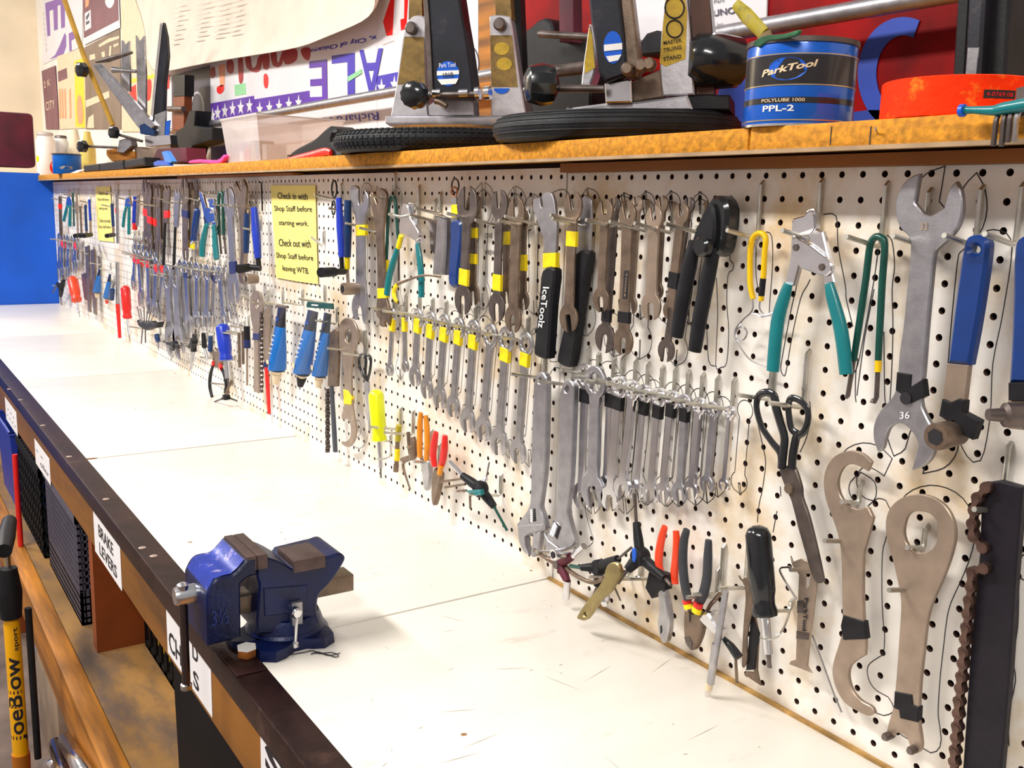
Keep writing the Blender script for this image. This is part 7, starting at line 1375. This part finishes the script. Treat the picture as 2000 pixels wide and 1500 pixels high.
# second notice and tools around it
n2 = plate('notice_sheet', kk(KQ, [(455, 148), (578, 145), (590, 380), (608, 612), (480, 598), (465, 380)]), .004, .0008, PAPERY, None, sm=0, ch=0); tag(n2, 'far yellow notice half covered by hanging tools', 'notice')
for t_, y, x0, x1 in (('Check in with', 215, 480, 562), ('Shop Staff before', 270, 475, 568), ('starting work.', 345, 488, 560), ('Check out with', 445, 490, 580), ('Shop Staff before', 500, 485, 585)): textpx('lettering', t_, KQ(x0, y), KQ(x1, y + 4), KQ(x0, y - 28), .0045, INK, n2, .006)
def tealpair(x, y, l, s=1):
    o = empty('cable_cutter', wp(*KQ(x, y), .03), l, 'cutter'); plate('head', kk(KQ, [(x - 5, y - 70), (x + 25, y - 75), (x + 40, y), (x + 10, y + 25), (x - 15, y)]), .03, .006, CHROME, o, sm=0); ptube('grip', kk(KQ, [(x - 2, y + 10), (x - 15, y + 70), (x - 28, y + 170 * s)]), .032, [3, 4, 4], TEAL, o, 3, 10, .7); ptube('grip', kk(KQ, [(x + 24, y + 10), (x + 22, y + 90), (x + 20, y + 235 * s)]), .032, [3, 4, 4], TEAL, o, 3, 10, .7); hook(*KQ(x + 25, y - 50), l, .045)
    return o
tealpair(715, 310, 'teal handled cutter beside the far notice'); tealpair(222, 300, 'teal handled cutter next to the blue partition', .75)
for i, (x, y0, y1, r, m_, l) in enumerate([(595, 290, 480, 4, BLUED, 'dark blue handled crank right beside the far notice'), (405, 255, 430, 3.4, BLUEB, 'bright blue handled crank beside the far notice edge'), (372, 300, 520, 3.4, BLUED, 'dark blue handled crank beyond the bright blue one'), (330, 310, 530, 2.6, BRONZE, 'thin brown wrench beyond the far dark blue crank'), (300, 200, 560, 2.4, PLATE, 'pale flat wrench beside the far teal cutter'), (635, 180, 620, 4, SATIN, 'silver headset wrench with red tape beside the far notice'), (160, 230, 560, 4, DARKST, 'dark wrench with red tape against the blue partition'), (268, 200, 480, 2.2, GREEN, 'green hairpin key near the blue partition')]):
    o = empty('hanging_tool', wp(*KQ(x, y0), .03), l, 'tool'); ptube('body', kk(KQ, [(x, y0), (x + 4, (y0 + y1) / 2), (x + 10, y1)]), .032, r, m_, o, 0, 12, .7)
    if 'red tape' in l: ptube('tape_band', kk(KQ, [(x + 1, y0 + (60 if x < 200 else 145)), (x + 2, y0 + (100 if x < 200 else 190))]), .032, r * 1.2, TAPER, o, 0, 12, .7)
    if 'crank' in l: ptube('knob', kk(KQ, [(x + 12, y1 + 60), (x - 30, y1 + 65), (x - 70, y1 + 75)]) if 0 else kk(KQ, [(x + 14, 550), (x - 45, 560)]), [.04, .08], 4, BLACK, o, 0, 12); ptube('shank', kk(KQ, [(x + 10, y1), (x + 12, 555)]), .032, r * .6, PLATE, o, 0, 10)
    hook(*KQ(x + 12, y0 + 30), l, .045)
far = [(150, 610, 855), (175, 610, 850), (200, 615, 850), (225, 620, 840), (260, 625, 800), (285, 630, 790), (312, 635, 780)]
for i, (x, y0, y1) in enumerate(far): comb_wrench(KQ(x, y0), KQ(x - 2, y1), 16 / 4.284, .022 + .008 * (i % 2), STEEL, f'{ORD[i]} small wrench counting from the blue partition', 'small wrenches by the partition', (KQ(x, y0 + 20), 8, TAPER) if i in (1, 2, 5) else None, ol=False, kr=.8, kj=.95); hook(*KQ(x + 6, y0 - 12), f'the {ORD[i]} small wrench from the partition', .045)
up = [(780, 600), (815, 605), (850, 610), (885, 620), (920, 640), (955, 660)]
o = screwdriver(KQ, (262, 905), (300, 1105), (325, 1240), 9.5, 1.8, .045, REDO, 'screwdriver with a fat orange red handle by the blue partition', flute=6); hook(*KQ(330, 1100), 'the orange red screwdriver', .03, .012)
for (x, y, l) in ((485, 830, 'small blue grease tube below the far notice'), (570, 880, 'small blue grease tube with red nozzle below the far notice')): grease_tube(KQ, (x + 8, y), (x - 15, y + 200), 9, 13, .04, l, RED if 'red' in l else MATS['sign_cream'], False); hook(*KQ(x + 15, y - 30), l, .045)
for i, (x, y0, y1, l) in enumerate([(385, 650, 1200, 'long brown spanner below the far notice'), (430, 680, 1220, 'long brown whip bar below the far notice'), (355, 880, 1100, 'short dark bar beside the orange red screwdriver')]): o = plate('flat_bar', kk(KQ, [(x - 18, y0), (x + 15, y0 - 10), (x + 28, y1 - 60), (x + 30, y1), (x + 8, y1 - 10), (x - 8, (y0 + y1) / 2)]), .028, .005, (BRONZE, BRONZE, DARKST)[i], None, sm=0); tag(o, l, 'bar'); hook(*KQ(x + 12, y0 + 40), l, .04)
threeway(KQ, (170, 1000), [((140, 960), .05, 4, (100, 1030), .05, 1.6, BLACK, DARKST), ((190, 930), .04, 4, (185, 890), .04, 1.6, BLACK, DARKST), ((165, 1060), .04, 4, (175, 1140), .04, 1.8, BLACK, STEEL)], .045, 'three way wrench next to the blue partition', rh=7, kh=(205, 990))
o = empty('folding_key', wp(*KQ(600, 1000), .04), 'silver folding key between the small grease tube and red bar', 'hex keys'); ptube('body', kk(KQ, [(605, 945), (585, 1080)]), .045, 4, STEEL, o, 0); ptube('sleeve', kk(KQ, [(600, 1010), (592, 1090)]), .05, 4.5, BLUED, o, 0); hook(*KQ(615, 960), 'the silver folding key', .04)
for i, (x, y) in enumerate(up): comb_wrench(KQ(x, y), KQ(x + 5, y + 110), 12 / 4.284, .018, STEEL, f'{ORD[i]} tiny wrench above the red tapes from the far notice', 'tiny wrenches above the red tapes', None, ol=False, kr=.8, kj=.95); hook(*KQ(x + 6, y - 8), f'the {ORD[i]} tiny wrench', .035)

sk = ptube('loose_spoke', kk(KT, [(15, 890), (60, 1010), (110, 1150), (150, 1245)]), .012, 1.7, STEEL, None, 3, 8); tag(sk, 'thin loose spoke leaning on the board beside the C headed spanner', 'spoke')
